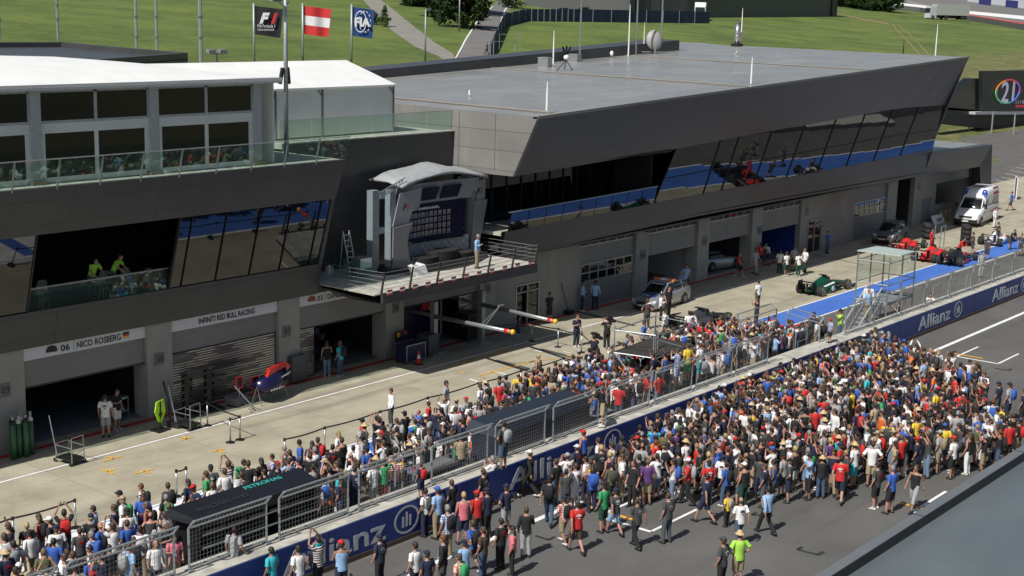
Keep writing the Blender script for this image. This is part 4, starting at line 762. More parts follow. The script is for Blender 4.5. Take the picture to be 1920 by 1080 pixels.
def flag(u, vt, vb_flag, wpx, lab, kind):
    p, h = fpole(u, vt, ''); t_ = empty('flagpole', p, 0, lab, 'flagpole', 'flagpoles behind the white marquee'); K(MB().tube([(0, 0, 0), (0, 0, h)], .17, 8), 'shaft', 'galvanised', t_, True)
    k = height_at(p, vt+5); zb_ = height_at(p, vb_flag); s = (k-zb_)/(vb_flag-vt-5); W_ = wpx*s*1.25; n = 10; cl = {'a': [('flag_black', 0, 1)], 'b': [('flag_red', 0, 1/3), ('flag_white', 1/3, 2/3), ('flag_red', 2/3, 1)], 'c': [('flag_blue', 0, 1)]}[kind]
    b_ = MB(); d = Vector((math.cos(-.7), math.sin(-.7), 0))
    def pt(i, f): q = d*(.2+W_*i/n*(1-.1*(1-f))); wv = .22*math.sin(i*.9+f*2); return Vector((q.x-d.y*wv, q.y+d.x*wv, zb_+(k-zb_)*f-(.04*i if 1 else 0)))
    for ci, (_, f0, f1) in enumerate(cl):
        for i in range(n): b_.quad(pt(i, f0), pt(i+1, f0), pt(i+1, f1), pt(i, f1), ci)
    fo = K(b_, 'flag', [c_[0] for c_ in cl], t_, True); up = Vector((0, 0, 1)); e = d.cross(up)*.42
    if kind == 'a':
        H_ = k-zb_; text('F', H_*.48, d*(W_*.2)+up*(zb_+H_*.42)+e, d, up, 'flag_white', fo, 'print', shear=.35, bold=.12); text('1', H_*.48, d*(W_*.55)+up*(zb_+H_*.42)+e, d, up, 'flag_red', fo, 'print', shear=.35, bold=.12)
        text('FIA Formula 1', H_*.16, d*(W_*.12)+up*(zb_+H_*.26)+e, d, up, 'flag_white', fo, 'print', width=W_*.62); text('WORLD CHAMPIONSHIP', H_*.09, d*(W_*.12)+up*(zb_+H_*.15)+e, d, up, 'flag_white', fo, 'print', width=W_*.6)
    if kind == 'c':
        H_ = k-zb_; text('FIA', H_*.42, d*(W_*.12)+up*(zb_+H_*.34)+e, d, up, 'flag_white', fo, 'print', bold=.08, width=W_*.72)
        for cx in (.4, .6):
            rgs = MB(); N_ = 24
            for i in range(N_):
                if cx == .6 and i % 2: continue
                a0, a1 = 2*math.pi*i/N_, 2*math.pi*(i+1)/N_
                rgs.prism([d*(W_*cx+W_*.28*q*math.cos(a))+up*(zb_+H_*.5+H_*.38*q*math.sin(a))+e*.98 for q, a in ((1, a0), (1, a1), (.9, a1), (.9, a0))], e*.02)
            K(rgs, 'print_ring', 'flag_white', fo)
flag(477, 6, 65, 42, 'flagpole flying the black F1 flag', 'a'); flag(568, 6, 64, 41, 'flagpole flying the red white red Austrian flag', 'b'); flag(659, 8, 67, 33, 'flagpole flying the blue FIA flag', 'c')
for u, vb, vt, lab in ((797, 116, 18, 'slim street lamp beside the footpath'), (861, 58, -20, 'tall lamp pole in front of the dark trees')):
    p = on_ter(u, vb); h = height_at(p, vt); o = empty('street_lamp', p, 0, lab, 'street lamp'); K(MB().tube([(0, 0, 0), (0, 0, h)], [.2, .12], 8), 'pole', 'galvanised', o, True); K(MB().hexa([(0, -.2, h-.1), (1.3, -.2, h), (1.3, .2, h), (0, .2, h-.1)], [(0, -.15, h+.15), (1.3, -.1, h+.2), (1.3, .1, h+.2), (0, .15, h+.15)]), 'lamp_head', 'steel', o)
p = on_ter(407, 122); o = empty('floodlight', p, 0, 'low double floodlight on a short mast behind the marquee roof', 'floodlight'); h = height_at(p, 95); K(MB().tube([(0, 0, 0), (0, 0, h)], .12, 6).tube([(-1, 0, h-.5), (1, 0, h-.5)], .08, 5), 'mast', 'galvanised', o)
for s_ in (-1.1, 1.1): K(MB().hexa([(s_-.75, -.4, h-.5), (s_+.75, -.4, h-.5), (s_+.75, .4, h-.1), (s_-.75, .4, h-.1)], [(s_-.6, -.3, h+.1), (s_+.6, -.3, h+.1), (s_+.6, .4, h+.3), (s_-.6, .4, h+.3)]), 'lamp', 'sign_grey', o)
# ================================================================== FAR SCENERY
def upright(name, pts_uv, mats, lab, cat, depth=0.):    # board/fence along ground points with tops
    pass
mat('mesh_blue', (.022, .035, .085), .8, noise=.3, nscale=.5)
fpts = [(918, 108), (925, 96), (945, 50), (984, 40), (1075, 41), (1330, 44)]
fb = empty('blue_site_fence', (0, 0, 0), 0, 'long dark blue screened site fence along the road and across the meadow', 'fence')
P0 = [on_ter(*q) for q in fpts]; tops = [85, 70, 26, 17, 17, 22]
b_ = MB()
for i in range(len(P0)-1):
    a, c_ = P0[i], P0[i+1]; ha, hc = height_at(a, tops[i]), height_at(c_, tops[i+1]); b_.hexa([a, c_, c_+Vector((0, .1, 0)), a+Vector((0, .1, 0))], [a+Vector((0, 0, ha)), c_+Vector((0, 0, hc)), c_+Vector((0, .1, hc)), a+Vector((0, .1, ha))])
    k = 8 if i > 2 else 3
    for j in range(k): q = a.lerp(c_, j/k); K(MB().tube([q-Vector((0, .15, 0)), q+Vector((0, -.15, ha+(hc-ha)*j/k+.1))], .08, 5), 'post', 'galvanised', fb)
K(b_, 'screen_cloth', 'mesh_blue', fb)
# mesh cage beside the road
P_c = [on_ter(*q) for q in [(936, 96), (975, 98), (965, 112), (925, 112)]]
o = empty('mesh_cage', (0, 0, 0), 0, 'small open mesh enclosure on the grass next to the road', 'fence'); b_ = MB()
for i in range(3):
    a, c_ = P_c[i], P_c[(i+1)]; h = 3.4
    b_.tube([a, a+Vector((0, 0, h)), c_+Vector((0, 0, h)), c_], .07, 5)
K(b_, 'frame', 'galvanised', o)
def far_block(name, uvs, vt, m, lab, cat, depth=30, parts=()):
    a, c_ = on_ter(*uvs[0]), on_ter(*uvs[1]); h = height_at(a, vt[0]); h2 = height_at(c_, vt[1]); d = (c_-a).normalized(); nn = Vector((-d.y, d.x, 0))*depth
    t_ = empty(name, (0, 0, 0), 0, lab, cat); lo = [a, c_, c_+nn, a+nn]; lo = [Vector((p.x, p.y, min(a.z, c_.z)-1)) for p in lo]; zt_ = max(a.z+h, c_.z+h2)
    K(MB().hexa(lo, [Vector((p.x, p.y, z_)) for p, z_ in zip(lo, (a.z+h, c_.z+h2, c_.z+h2, a.z+h))]), 'wall', m, t_); return t_, a, c_, h
mat('shed_grey', (.085, .088, .088), .6, noise=.1, nscale=.1); mat('shed_white', (.42, .44, .48), .6)
sh, a, c_, h = far_block('large_hall', ((1180, 34), (1567, 31)), (-60, -40), 'shed_grey', 'large dark grey industrial hall beyond the meadow', 'building', 40)
def on_wall(name, f0, f1, z0, z1, m, par, a, c_, off=.2):
    d = (c_-a); n_ = Vector((d.y, -d.x, 0)).normalized()*off; p, q = a+d*f0+n_, a+d*f1+n_; K(MB().hexa([p+Vector((0, 0, z0)), q+Vector((0, 0, z0)), q-n_*.5+Vector((0, 0, z0)), p-n_*.5+Vector((0, 0, z0))], [p+Vector((0, 0, z1)), q+Vector((0, 0, z1)), q-n_*.5+Vector((0, 0, z1)), p-n_*.5+Vector((0, 0, z1))]), name, m, par)
on_wall('door', .02, .055, 0, 6, 'black', sh, a, c_); on_wall('window', .64, .96, 7.5, 11, 'glass_black', sh, a, c_); on_wall('door', .075, .11, 0, 6, 'sign_grey', sh, a, c_); on_wall('column', .965, .998, -1, 14, 'black', sh, a, c_, .6)
sh2, a, c_, h = far_block('white_shed', ((1110, 22), (1168, 22)), (0, 0), 'shed_white', 'white shed at the left end of the grey hall', 'building', 15)
# big screen at the right
a, c_ = on_z(1752, 238), on_z(1925, 250); 
bs = empty('video_wall', (0, 0, 0), 0, 'huge dark outdoor video screen showing the number 21 in a coloured ring', 'screen')
p = on_z(1835, 247, 0); yy = p.y
def sy(u, v): return on_y(u, v, yy)
K(MB().prism([sy(1763, 232), sy(1925, 250), sy(1925, 215), sy(1763, 200)], (0, 1.5, 0)), 'base_hoarding', 'black', bs); K(MB().prism([sy(1763, 205), sy(1925, 216), sy(1925, 150), sy(1835, 147), sy(1822, 147), sy(1770, 190)], (0, 1.3, 0)), 'side_panel', 'team_black', bs)
sc_ = K(MB().prism([sy(1835, 206), sy(1930, 210), sy(1930, 131), sy(1835, 133)], (0, -.6, 0)), 'screen', mat('screen_green', (.015, .022, .022), .4), bs)
K(MB().prism([sy(1817, 214), sy(1817, 209), sy(1930, 209), sy(1930, 214)], (0, -1, 0)), 'ledge', 'letter', bs)
s = sy(1881, 171); ww = abs((sy(1900, 171)-sy(1860, 171)).x)
mat('emit_white', (.5, .48, .62), .5, noise=0, emit=.3); text('21', ww*.5, s+Vector((-ww*.33, -.8, -ww*.18)), (1, 0, 0), (0, 0, 1), 'emit_white', sc_, 'digits', bold=.08, width=ww*.62)
import colorsys
rr = abs((sy(1881, 148)-sy(1881, 171)).z); rw = abs((sy(1904, 171)-sy(1881, 171)).x)
for i in range(36):
    a0, a1 = 2*math.pi*i/36, 2*math.pi*(i+.85)/36; cc = colorsys.hsv_to_rgb((.08-i/36*1.0) % 1, .8, .6); mm = mat('ring_%d' % i, cc, .5, noise=0, emit=.45)
    pass
for k_ in range(6):
    cc = [(.8, .3, .05), (.2, .6, .25), (.1, .55, .35), (.1, .25, .8), (.5, .15, .7), (.8, .08, .1)][k_]; mm = mat('ring_colour_%s' % ['orange', 'green', 'teal', 'blue', 'violet', 'red'][k_], cc, .5, noise=0, emit=.15); b_ = MB()
    for i in range(6):
        a0 = math.pi*.6+2*math.pi*(k_*6+i)/36; a1 = a0+2*math.pi*.85/36; b_.prism([s+Vector((rw*q*math.cos(t_), -.75, rr*q*math.sin(t_))) for q, t_ in ((1, a0), (1, a1), (.88, a1), (.88, a0))], (0, -.1, 0))
    K(b_, 'ring_arc', mm, sc_)
for i in range(9): K(MB().prism([sy(1897+i*4, 201), sy(1899.5+i*4, 201), sy(1899.5+i*4, 196), sy(1897+i*4, 196)], (0, -.7, 0)), 'bar', 'ring_colour_red', sc_); K(MB().prism([sy(1897+i*4, 194), sy(1898.5+i*4, 194), sy(1898.5+i*4, 188), sy(1897+i*4, 188)], (0, -.7, 0)), 'bar', 'letter', sc_)
for i, u in enumerate((1793, 1835, 1876, 1918)):
    p = on_z(u, 246+i*2, 0); o = tag(K(MB().tube([(0, 0, 0), (0, 0, 3.2)], .12, 6), 'fence_post', 'galvanised', None), 'thin grey post in front of the video screen, %s from the left' % ordn[i], 'post', 'posts in front of the video screen'); o.location = p-Vector((0, 2, 0))
# track walls far right
def far_strip(name, pts, h0, h1, m, lab, cat, kind=None):
    b_ = MB()
    for i in range(len(pts)-1):
        a, c_ = on_ter(*pts[i]), on_ter(*pts[i+1]); b_.hexa([a+Vector((0, 0, h0)), c_+Vector((0, 0, h0)), c_+Vector((.3, .6, h0)), a+Vector((.3, .6, h0))], [a+Vector((0, 0, h1)), c_+Vector((0, 0, h1)), c_+Vector((.3, .6, h1)), a+Vector((.3, .6, h1))])
    return tag(K(b_, name, m, None), lab, cat, kind=kind)
far_strip('barrier', [(1650, 15), (1725, 23), (1925, 57)], 0, 2.6, 'shed_grey', 'grey guard barrier along the far race track', 'barrier'); 
ribbon('kerb_red', ([(1725, 18), (1820, 31), (1925, 47.5)], [(1725, 15.5), (1820, 28.5), (1925, 44.5)]), 'flag_red', .2); ribbon('kerb_white', ([(1665, 8), (1725, 14.5), (1820, 27), (1925, 38)], [(1665, 3), (1725, 10), (1820, 21.5), (1925, 31)]), 'track_white', .2)
far_strip('tyre_barrier', [(1815, 3), (1925, 16)], 0, 6, 'shed_white', 'pale barrier wall with dark blue blocks beyond the far track', 'barrier')
for u in (1843, 1893): 
    o = far_strip('blue_block', [(u-11, 8 if u < 1860 else 13.5), (u+11, 10.5 if u < 1860 else 16)], .2, 5.6, mat('block_blue', (.02, .025, .12), .6), 'dark blue padded block, %s of two on the pale far barrier' % ('left' if u < 1860 else 'right'), 'barrier'); o.location = (-1, -2, 0)
# trees
def leaf_mat(n_, c0, c1): 
    m = new_mat(n_, .9); t, N, L, b = nodes(m); L.new(ramp(t, noise_n(t, .9, 4), [(.35, c0), (.65, c1)]), b.inputs['Base Color']); b.inputs['Specular IOR Level'].default_value = .2; return m
leaf_mat('leaf_dark', (.008, .018, .004), (.028, .055, .012)); leaf_mat('leaf_mid', (.03, .06, .012), (.07, .11, .03)); mat('bark', (.06, .045, .03), .9)
def tree(u, v, vt, wpx, lab, m='leaf_dark', kind='round', n=7000):
    p = on_ter(u, v); h = height_at(p, vt); d = (p-Vector((0, 0, CAMH))).length; R_ = wpx*d/FPX/2; t_ = empty('pine_tree' if kind == 'cone' else 'tree', p, 0, lab, 'tree')
    K(MB().tube([(0, 0, -.3), (.1, 0, h*.3), (0, .1, h*.85)], [h*.03+.05, h*.022+.04, .03], 7).tube([(0, 0, h*.3), (R_*.5, 0, h*.6)], [h*.015, .03], 5).tube([(0, 0, h*.35), (-R_*.4, R_*.3, h*.65)], [h*.015, .03], 5), 'trunk', 'bark', t_)
    cl = []
    for _ in range(44):
        a = random.uniform(0, 6.28); f = random.random()
        if kind == 'cone': z_ = h*(.08+.9*f); r_ = R_*(1-f)*random.uniform(.3, 1)
        else: z_ = h*(.06+.82*f); r_ = R_*math.sin(math.pi*(.22+.72*f))*random.uniform(.2, 1.0)
        cl.append((r_*math.cos(a), r_*math.sin(a), z_, R_*random.uniform(.22, .42)*(1.2-f*.7 if kind == 'cone' else 1)))
    vs = []; ls = max(.18, R_*.055)
    C_ = np.array(cl); idx = RNG.integers(0, len(cl), n); dd = RNG.normal(size=(n, 3)); dd /= np.linalg.norm(dd, axis=1)[:, None]; rad = C_[idx, 3]*RNG.uniform(.55, 1.05, n)
    cen = C_[idx, :3]+dd*rad[:, None]*np.array([1, 1, .8]); u1 = RNG.normal(size=(n, 3)); u1 /= np.linalg.norm(u1, axis=1)[:, None]; u2 = np.cross(u1, dd); u2 /= np.linalg.norm(u2, axis=1)[:, None]
    s_ = (ls*RNG.uniform(.6, 1.4, n))[:, None]; cen[:, 2] = np.maximum(cen[:, 2], .1)
    V_ = np.stack([cen-u1*s_, cen+u2*s_*.7, cen+u1*s_, cen-u2*s_*.7], 1).reshape(-1, 3); F_ = np.arange(4*n).reshape(-1, 4)
    b_ = MB(); b_.v = [tuple(q) for q in V_]; b_.f = [tuple(q) for q in F_]; b_.mi = [0]*n; K(b_, 'crown', m, t_); return t_
for i, (u, v, vt, wp, lab) in enumerate([(785, 12, -70, 90, 'dark leafy tree at the left end of the clump above the footpath'), (835, 34, -80, 110, 'big dark tree in the clump behind the lamp pole'), (868, 52, -80, 110, 'dark tree at the front of the clump by the road bend'), (893, 26, -90, 100, 'dark tree beside the road at the right end of the clump'), (850, 20, -110, 140, 'tall dark tree at the back of the clump by the road'), (1640, 20, -60, 90, 'dark tree right of the grey hall'), (1595, 14, -50, 80, 'dark tree touching the grey hall')]): tree(u, v, vt, wp, lab)
tree(721, 50, 10, 26, 'small green conifer beside the footpath', 'leaf_mid', 'cone', 1500); tree(702, 46, 22, 24, 'low round bush left of the small conifer', 'leaf_mid', 'round', 900); tree(960, 15, -30, 60, 'dark tree behind the blue fence near the road', 'leaf_dark', 'round', 1500)
# ================================================================== VEHICLES
mat('silver', (.42, .44, .46), .28, .6, noise=.03); mat('grey_paint', (.2, .205, .21), .3, .4, noise=.03); mat('van_white', (.75, .76, .76), .3, noise=.03); mat('rim_dark', (.05, .05, .055), .35, .6)
mat('rim_light', (.45, .46, .47), .3, .7); mat('lamp_glass', (.6, .62, .65), .1); mat('amber', (.75, .2, .02), .3); mat('racing_green', (.005, .075, .035), .25, noise=.04); mat('racing_red', (.75, .03, .02), .3, noise=.04)
mat('racing_black', (.014, .015, .02), .25, noise=0); mat('racing_silver', (.1, .1, .11), .3, .5); mat('racing_white', (.72, .72, .74), .3); mat('racing_orange', (.8, .2, .03), .35); mat('tyre_yellow', (.7, .5, .03), .6); mat('carbon', (.015, .015, .016), .4)
mat('car_glass', (.012, .014, .016), .05, ior=1.6, noise=0); mat('plate', (.6, .6, .58), .5)
def wheel(par, x, y, r, wd, rim='rim_dark', mark=None, name='wheel'):
    s = 1 if y > 0 else -1; w_ = K(MB().tube([(x, y-wd/2, r), (x, y-wd*.42, r), (x, y+wd*.42, r), (x, y+wd/2, r)], [r*.9, r, r, r*.9], 20), name, 'rubber', par, True)
    ys_ = y+s*wd*.5; K(MB().tube([(x, ys_-s*.02, r), (x, ys_+s*.012, r)], r*.6, 14), 'rim', rim, w_); b_ = MB()
    for k_ in range(5):
        a = k_*2*math.pi/5; b_.box((x+math.cos(a)*r*.3, ys_+s*.016, r+math.sin(a)*r*.3), (r*.55, .012, .05), M=Matrix.Rotation(-a, 3, 'Y'))
    K(b_, 'spoke', 'rim_light' if rim != 'rim_light' else 'rim_dark', w_)
    if mark:
        b_ = MB()
        for i in range(20):
            if i % 10 in (0, 5): continue
            a0, a1 = i*math.pi/10, (i+1)*math.pi/10; b_.prism([(x+r*q*math.cos(t_), ys_, r+r*q*math.sin(t_)) for q, t_ in ((.86, a0), (.86, a1), (.76, a1), (.76, a0))], (0, s*.008, 0))
        K(b_, 'tyre_marking', mark, w_)
    return w_
def loft(stations, n=6):
    """stations: (x, half width bottom, z bottom, half width mid, z mid, half width top, z top)"""
    rs = []
    for (x, wb, zb_, wm, zm, wt, zt_) in stations: rs.append([(x, -wb, zb_), (x, wb, zb_), (x, wm*.98, (zb_+zm)/2), (x, wm, zm), (x, (wm+wt)/2*1.03, zm+(zt_-zm)*.65), (x, wt, zt_), (x, 0, zt_+.02), (x, -wt, zt_), (x, -(wm+wt)/2*1.03, zm+(zt_-zm)*.65), (x, -wm, zm), (x, -wm*.98, (zb_+zm)/2)])
    return rs
def f1_car(loc, rz_, label, main, accent, side, cover=True, marks='tyre_yellow', wing=True, front=True, group='single-seater race cars in the pit lane'):
    t_ = empty('race_car', loc, rz_, label, 'race car', group)
    # +x forward, rear axle x=0, front axle x=3.45
    body = MB().rings(loft([(-.55, .08, .28, .1, .36, .03, .44), (.1, .14, .18, .17, .4, .04, .66), (.6, .3, .12, .33, .36, .06, .84), (1.2, .34, .1, .38, .42, .1, .95), (1.7, .34, .08, .38, .46, .13, 1.0), (1.9, .34, .08, .37, .48, .1, .98)])).rings(loft([(.15, .2, .1, .22, .2, .18, .3), (.7, .48, .08, .52, .26, .4, .42), (1.4, .66, .07, .7, .34, .55, .56), (1.95, .68, .07, .7, .4, .58, .6), (2.1, .6, .1, .64, .4, .54, .56)]))
    K(body, 'engine_cover', main, t_, True); K(MB().rings(loft([(1.9, .38, .08, .4, .4, .3, .62), (2.6, .3, .1, .33, .35, .26, .6), (3.4, .2, .22, .22, .36, .16, .52), (4.1, .12, .24, .14, .32, .1, .4), (4.5, .09, .2, .1, .26, .06, .32)])), 'nose', side if side else main, t_, True)
    for s in (-1, 1):
        K(MB().prism([(.8, s*.705, .1), (2.05, s*.71, .1), (2.0, s*.71, .36), (1.3, s*.71, .33)], (0, s*.012, 0)), 'sidepod', accent, t_)
        K(MB().tube([(3.45, s*.15, .42), (3.45, s*.7, .36)], .02, 5).tube([(3.1, s*.18, .4), (3.45, s*.7, .3)], .018, 5).tube([(3.8, s*.12, .34), (3.45, s*.7, .3)], .018, 5), 'suspension', 'carbon', t_)
        K(MB().tube([(0, s*.15, .4), (0, s*.65, .36)], .025, 5).tube([(.5, s*.2, .3), (0, s*.65, .3)], .02, 5), 'suspension', 'carbon', t_)
        K(MB().box((2.2, s*.42, .68), (.08, .16, .08)), 'mirror', main, t_)
    K(MB().bx(.1, 3.2, -.65, .65, .04, .09), 'floor', 'carbon', t_); K(MB().rings(loft([(1.95, .2, .58, .22, .62, .2, .66), (2.5, .18, .56, .2, .6, .16, .64)])), 'cockpit', 'black', t_)
    K(MB().tube([(1.95, -.12, .9), (1.6, -.1, 1.02), (1.6, .1, 1.02), (1.95, .12, .9)], .05, 6).box((1.5, 0, 1.1), (.25, .5, .03)), 'air_intake', 'black', t_)
    if wing:
        K(MB().hexa([(-.75, -.48, .78), (-.4, -.48, .72), (-.4, .48, .72), (-.75, .48, .78)], [(-.77, -.48, .82), (-.4, -.48, .75), (-.4, .48, .75), (-.77, .48, .82)]), 'rear_wing', 'carbon' if main != 'racing_red' else 'racing_white', t_); K(MB().bx(-.8, -.5, -.48, .48, .9, .93), 'wing_flap', 'carbon', t_)
        for s in (-1, 1): K(MB().bx(-.85, -.25, s*.49-.01, s*.49+.01, .35, .97), 'end_plate', 'carbon', t_)
        K(MB().bx(-.6, -.5, -.05, .05, .3, .8), 'wing_pylon', 'carbon', t_)
    if front:
        K(MB().bx(4.2, 4.55, -.8, .8, .12, .15).bx(4.1, 4.25, -.8, -.3, .2, .23).bx(4.1, 4.25, .3, .8, .2, .23), 'front_wing', 'carbon', t_)
        for s in (-1, 1): K(MB().bx(4.0, 4.6, s*.81-.01, s*.81+.01, .08, .3), 'end_plate', 'carbon', t_)
    for x, wd in ((0, .38), (3.45, .3)):
        for s in (-1, 1): wheel(t_, x, s*(.92-wd/2), .33, wd, 'rim_dark', marks)
    return t_
c1 = f1_car((80.45, 40.35, 0), math.radians(-1), 'green single-seater with white stripe and yellow-marked tyres beside the blue lane', 'racing_green', 'racing_green', 'racing_green')
K(MB().hexa([(.6, -.53, .43), (2.0, -.62, .6), (2.0, -.5, .62), (.6, -.44, .45)], [(.6, -.52, .46), (2.0, -.6, .63), (2.0, -.49, .65), (.6, -.43, .48)]), 'stripe', 'racing_white', c1); text('F1 TEAM', .14, (1.0, -.2, .75), (1, 0, 0), (0, .5, .85), 'racing_white', c1, width=.6) if False else None; K(MB().tube([(.6, -.62, .3), (.6, -.66, .3)], .15, 14), 'roundel', 'racing_white', c1); K(MB().tube([(1.5, -.76, .32), (1.5, -.79, .32)], .17, 14), 'roundel', 'racing_white', c1); text('MANOR', .13, (.95, -.4, .8), (1, 0, 0), (0, .5, .85), 'racing_white', c1) if False else None
c2 = f1_car((65.85, 40.6, 0), math.radians(0), 'black and silver single-seater with its engine cover down, half hidden by the crowd', 'racing_silver', 'racing_black', 'racing_black')
c3 = f1_car((97.7, 40.2, 0), math.radians(2), 'red and white single-seater in the middle of the pit lane', 'racing_red', 'racing_white', 'racing_red', marks=None)
K(MB().box((1.0, -.72, .3), (1.5, .012, .22)), 'side_panel', mat('deep_blue', (.03, .04, .2), .3), c3); K(MB().box((.9, -.45, .75), (1.2, .012, .1)), 'stripe', 'racing_white', c3)
c4 = f1_car((97.6, 38.2, 0), math.radians(4), 'black and red single-seater standing on the blue lane', 'racing_black', 'racing_red', 'racing_red', marks=None)
c5 = f1_car((100.0, 43.0, 0), math.radians(8), 'red and black single-seater nearest to the parked grey car', 'racing_red', 'racing_black', 'racing_red', marks=None)
c6 = f1_car((108.8, 39.5, 0), math.radians(3), 'white, blue and orange single-seater farthest along the pit lane', 'racing_white', mat('light_blue_paint', (.1, .3, .55), .35), 'racing_orange', marks=None)
def car(loc, rz_, label, cat, m, L, W_, prof, roof, gl, wr, axles, name, rim='rim_dark', group=None):
    """prof: lower body stations; gl: greenhouse stations; roof: roof slab stations"""
    t_ = empty(name, loc, rz_, label, cat, group); K(MB().rings(loft(prof)), 'body', m, t_, True); K(MB().rings(loft(gl)), 'windows', 'car_glass', t_, True); K(MB().rings(loft(roof)), 'roof', m, t_, True)
    for x in axles:
        for s in (-1, 1):
            K(MB().tube([(x, s*(W_/2-.02), wr+.01), (x, s*(W_/2+.005), wr+.01)], wr*1.17, 18), 'wheel_arch', 'black', t_); wheel(t_, x, s*(W_/2-.08), wr, .22, rim)
    return t_
# silver estate with light bar (front towards -x): local +x = forward
def pillars(t_, m, segs):
    for a, c_ in segs:
        for s in (-1, 1): K(MB().tube([(a[0], a[1]*s, a[2]), (c_[0], c_[1]*s, c_[2])], .045, 6), 'window_pillar', m, t_)
wg = car((70.75, 45.35, 0), math.radians(180+5), 'silver estate safety car with amber roof lights in front of garage 04', 'car', 'silver', 4.7, 1.8,
  [(-2.3, .7, .35, .78, .7, .7, .95), (-2.2, .85, .2, .88, .7, .8, 1.0), (-1, .88, .2, .9, .7, .82, .97), (.4, .88, .2, .9, .65, .82, .95), (1.0, .88, .2, .9, .6, .78, .92), (1.9, .84, .2, .87, .5, .66, .78), (2.25, .76, .22, .8, .45, .58, .62), (2.38, .6, .3, .64, .42, .5, .52)],
  [(-2.1, .56, 1.36, .57, 1.38, .5, 1.4), (-1.5, .62, 1.43, .63, 1.45, .56, 1.47), (-.2, .62, 1.46, .63, 1.48, .56, 1.5), (.25, .6, 1.42, .61, 1.44, .54, 1.46)],
  [(-2.25, .76, .9, .76, .95, .62, 1.1), (-2.0, .76, .9, .76, .98, .6, 1.38), (-.2, .78, .9, .78, .98, .62, 1.47), (.3, .76, .9, .76, .96, .6, 1.43), (1.05, .72, .86, .7, .9, .55, .95)], .33, (-1.4, 1.4), 'estate_car')
pillars(wg, 'silver', [((1.0, .68, .95), (.25, .58, 1.45)), ((-.3, .76, .97), (-.3, .6, 1.47)), ((-1.3, .76, .97), (-1.3, .6, 1.46)), ((-2.2, .68, 1.0), (-2.0, .55, 1.4))])
lb = K(MB().bx(-.55, -.3, -.25, .25, 1.52, 1.6), 'light_bar', 'van_white', wg)
for s in (-1, 1): K(MB().bx(-.55, -.3, s*.48-.2, s*.48+.2, 1.5, 1.6), 'beacon', 'amber', lb); K(MB().rings([[(2.1, s*.62, .55), (2.3, s*.55, .52), (2.32, s*.55, .6), (2.05, s*.64, .68)], [(2.1, s*.8, .55), (2.22, s*.76, .52), (2.2, s*.76, .6), (2.0, s*.8, .68)]]), 'headlight', 'lamp_glass', wg); K(MB().box((.85, s*.98, 1.0), (.12, .18, .12)), 'mirror', 'silver', wg)
K(MB().bx(2.3, 2.4, -.35, .35, .42, .6), 'grille', 'black', wg); K(MB().bx(2.33, 2.42, -.55, .55, .24, .36), 'air_dam', 'black', wg); K(MB().bx(2.4, 2.43, -.22, .22, .36, .42), 'number_plate', 'plate', wg)
K(MB().hexa([(1.2, -.5, .9), (1.75, -.5, .815), (1.75, .5, .815), (1.2, .5, .9)], [(1.2, -.5, .925), (1.75, -.5, .845), (1.75, .5, .845), (1.2, .5, .925)]), 'bonnet_panel', 'flag_blue', wg)
text('Allianz', .24, (1.7, -.4, .87), (0, 1, 0), (-1, 0, .12), 'racing_white', wg, bold=.006, width=.6); text('Mercedes-Benz', .12, (.42, -.42, 1.38), (0, 1, 0), (-.7, 0, .5), 'racing_white', wg, width=.85, bold=.003)
sv = car((104.45, 45.9, 0), math.radians(180+8), 'dark grey compact SUV parked by the closed garage door', 'car', 'grey_paint', 4.3, 1.8,
  [(-2.1, .72, .4, .8, .8, .72, 1.05), (-2.0, .86, .25, .9, .8, .82, 1.08), (.3, .88, .25, .9, .75, .82, 1.05), (1.0, .88, .25, .9, .7, .78, 1.0), (1.8, .82, .27, .86, .6, .68, .88), (2.1, .72, .3, .78, .55, .6, .72), (2.2, .6, .38, .64, .5, .5, .6)],
  [(-1.9, .56, 1.5, .57, 1.52, .5, 1.54), (-1.2, .62, 1.58, .63, 1.6, .56, 1.62), (-.1, .62, 1.58, .63, 1.6, .56, 1.62), (.3, .6, 1.52, .61, 1.54, .54, 1.56)],
  [(-2.05, .74, 1.0, .74, 1.05, .6, 1.3), (-1.8, .76, 1.0, .76, 1.06, .6, 1.52), (-.1, .78, 1.0, .78, 1.06, .62, 1.58), (.35, .76, 1.0, .76, 1.04, .6, 1.52), (1.1, .7, .95, .68, 1.0, .55, 1.03)], .36, (-1.3, 1.35), 'compact_suv')
pillars(sv, 'grey_paint', [((1.05, .68, 1.03), (.3, .58, 1.54)), ((-.3, .76, 1.06), (-.3, .6, 1.58)), ((-1.3, .76, 1.06), (-1.35, .6, 1.56)), ((-2.0, .68, 1.1), (-1.85, .55, 1.5))])
for s in (-1, 1): K(MB().rings([[(1.95, s*.5, .7), (2.15, s*.48, .66), (2.15, s*.48, .76), (1.9, s*.5, .84)], [(1.85, s*.8, .7), (2.0, s*.78, .66), (1.98, s*.78, .76), (1.8, s*.8, .84)]]), 'headlight', 'lamp_glass', sv); K(MB().box((.9, s*.98, 1.08), (.12, .18, .14)), 'mirror', 'grey_paint', sv)
K(MB().bx(2.12, 2.22, -.4, .4, .6, .74), 'grille', 'black', sv); K(MB().bx(2.15, 2.26, -.6, .6, .3, .45), 'bumper', 'black', sv); K(MB().bx(2.25, 2.28, -.24, .24, .46, .54), 'number_plate', 'plate', sv)
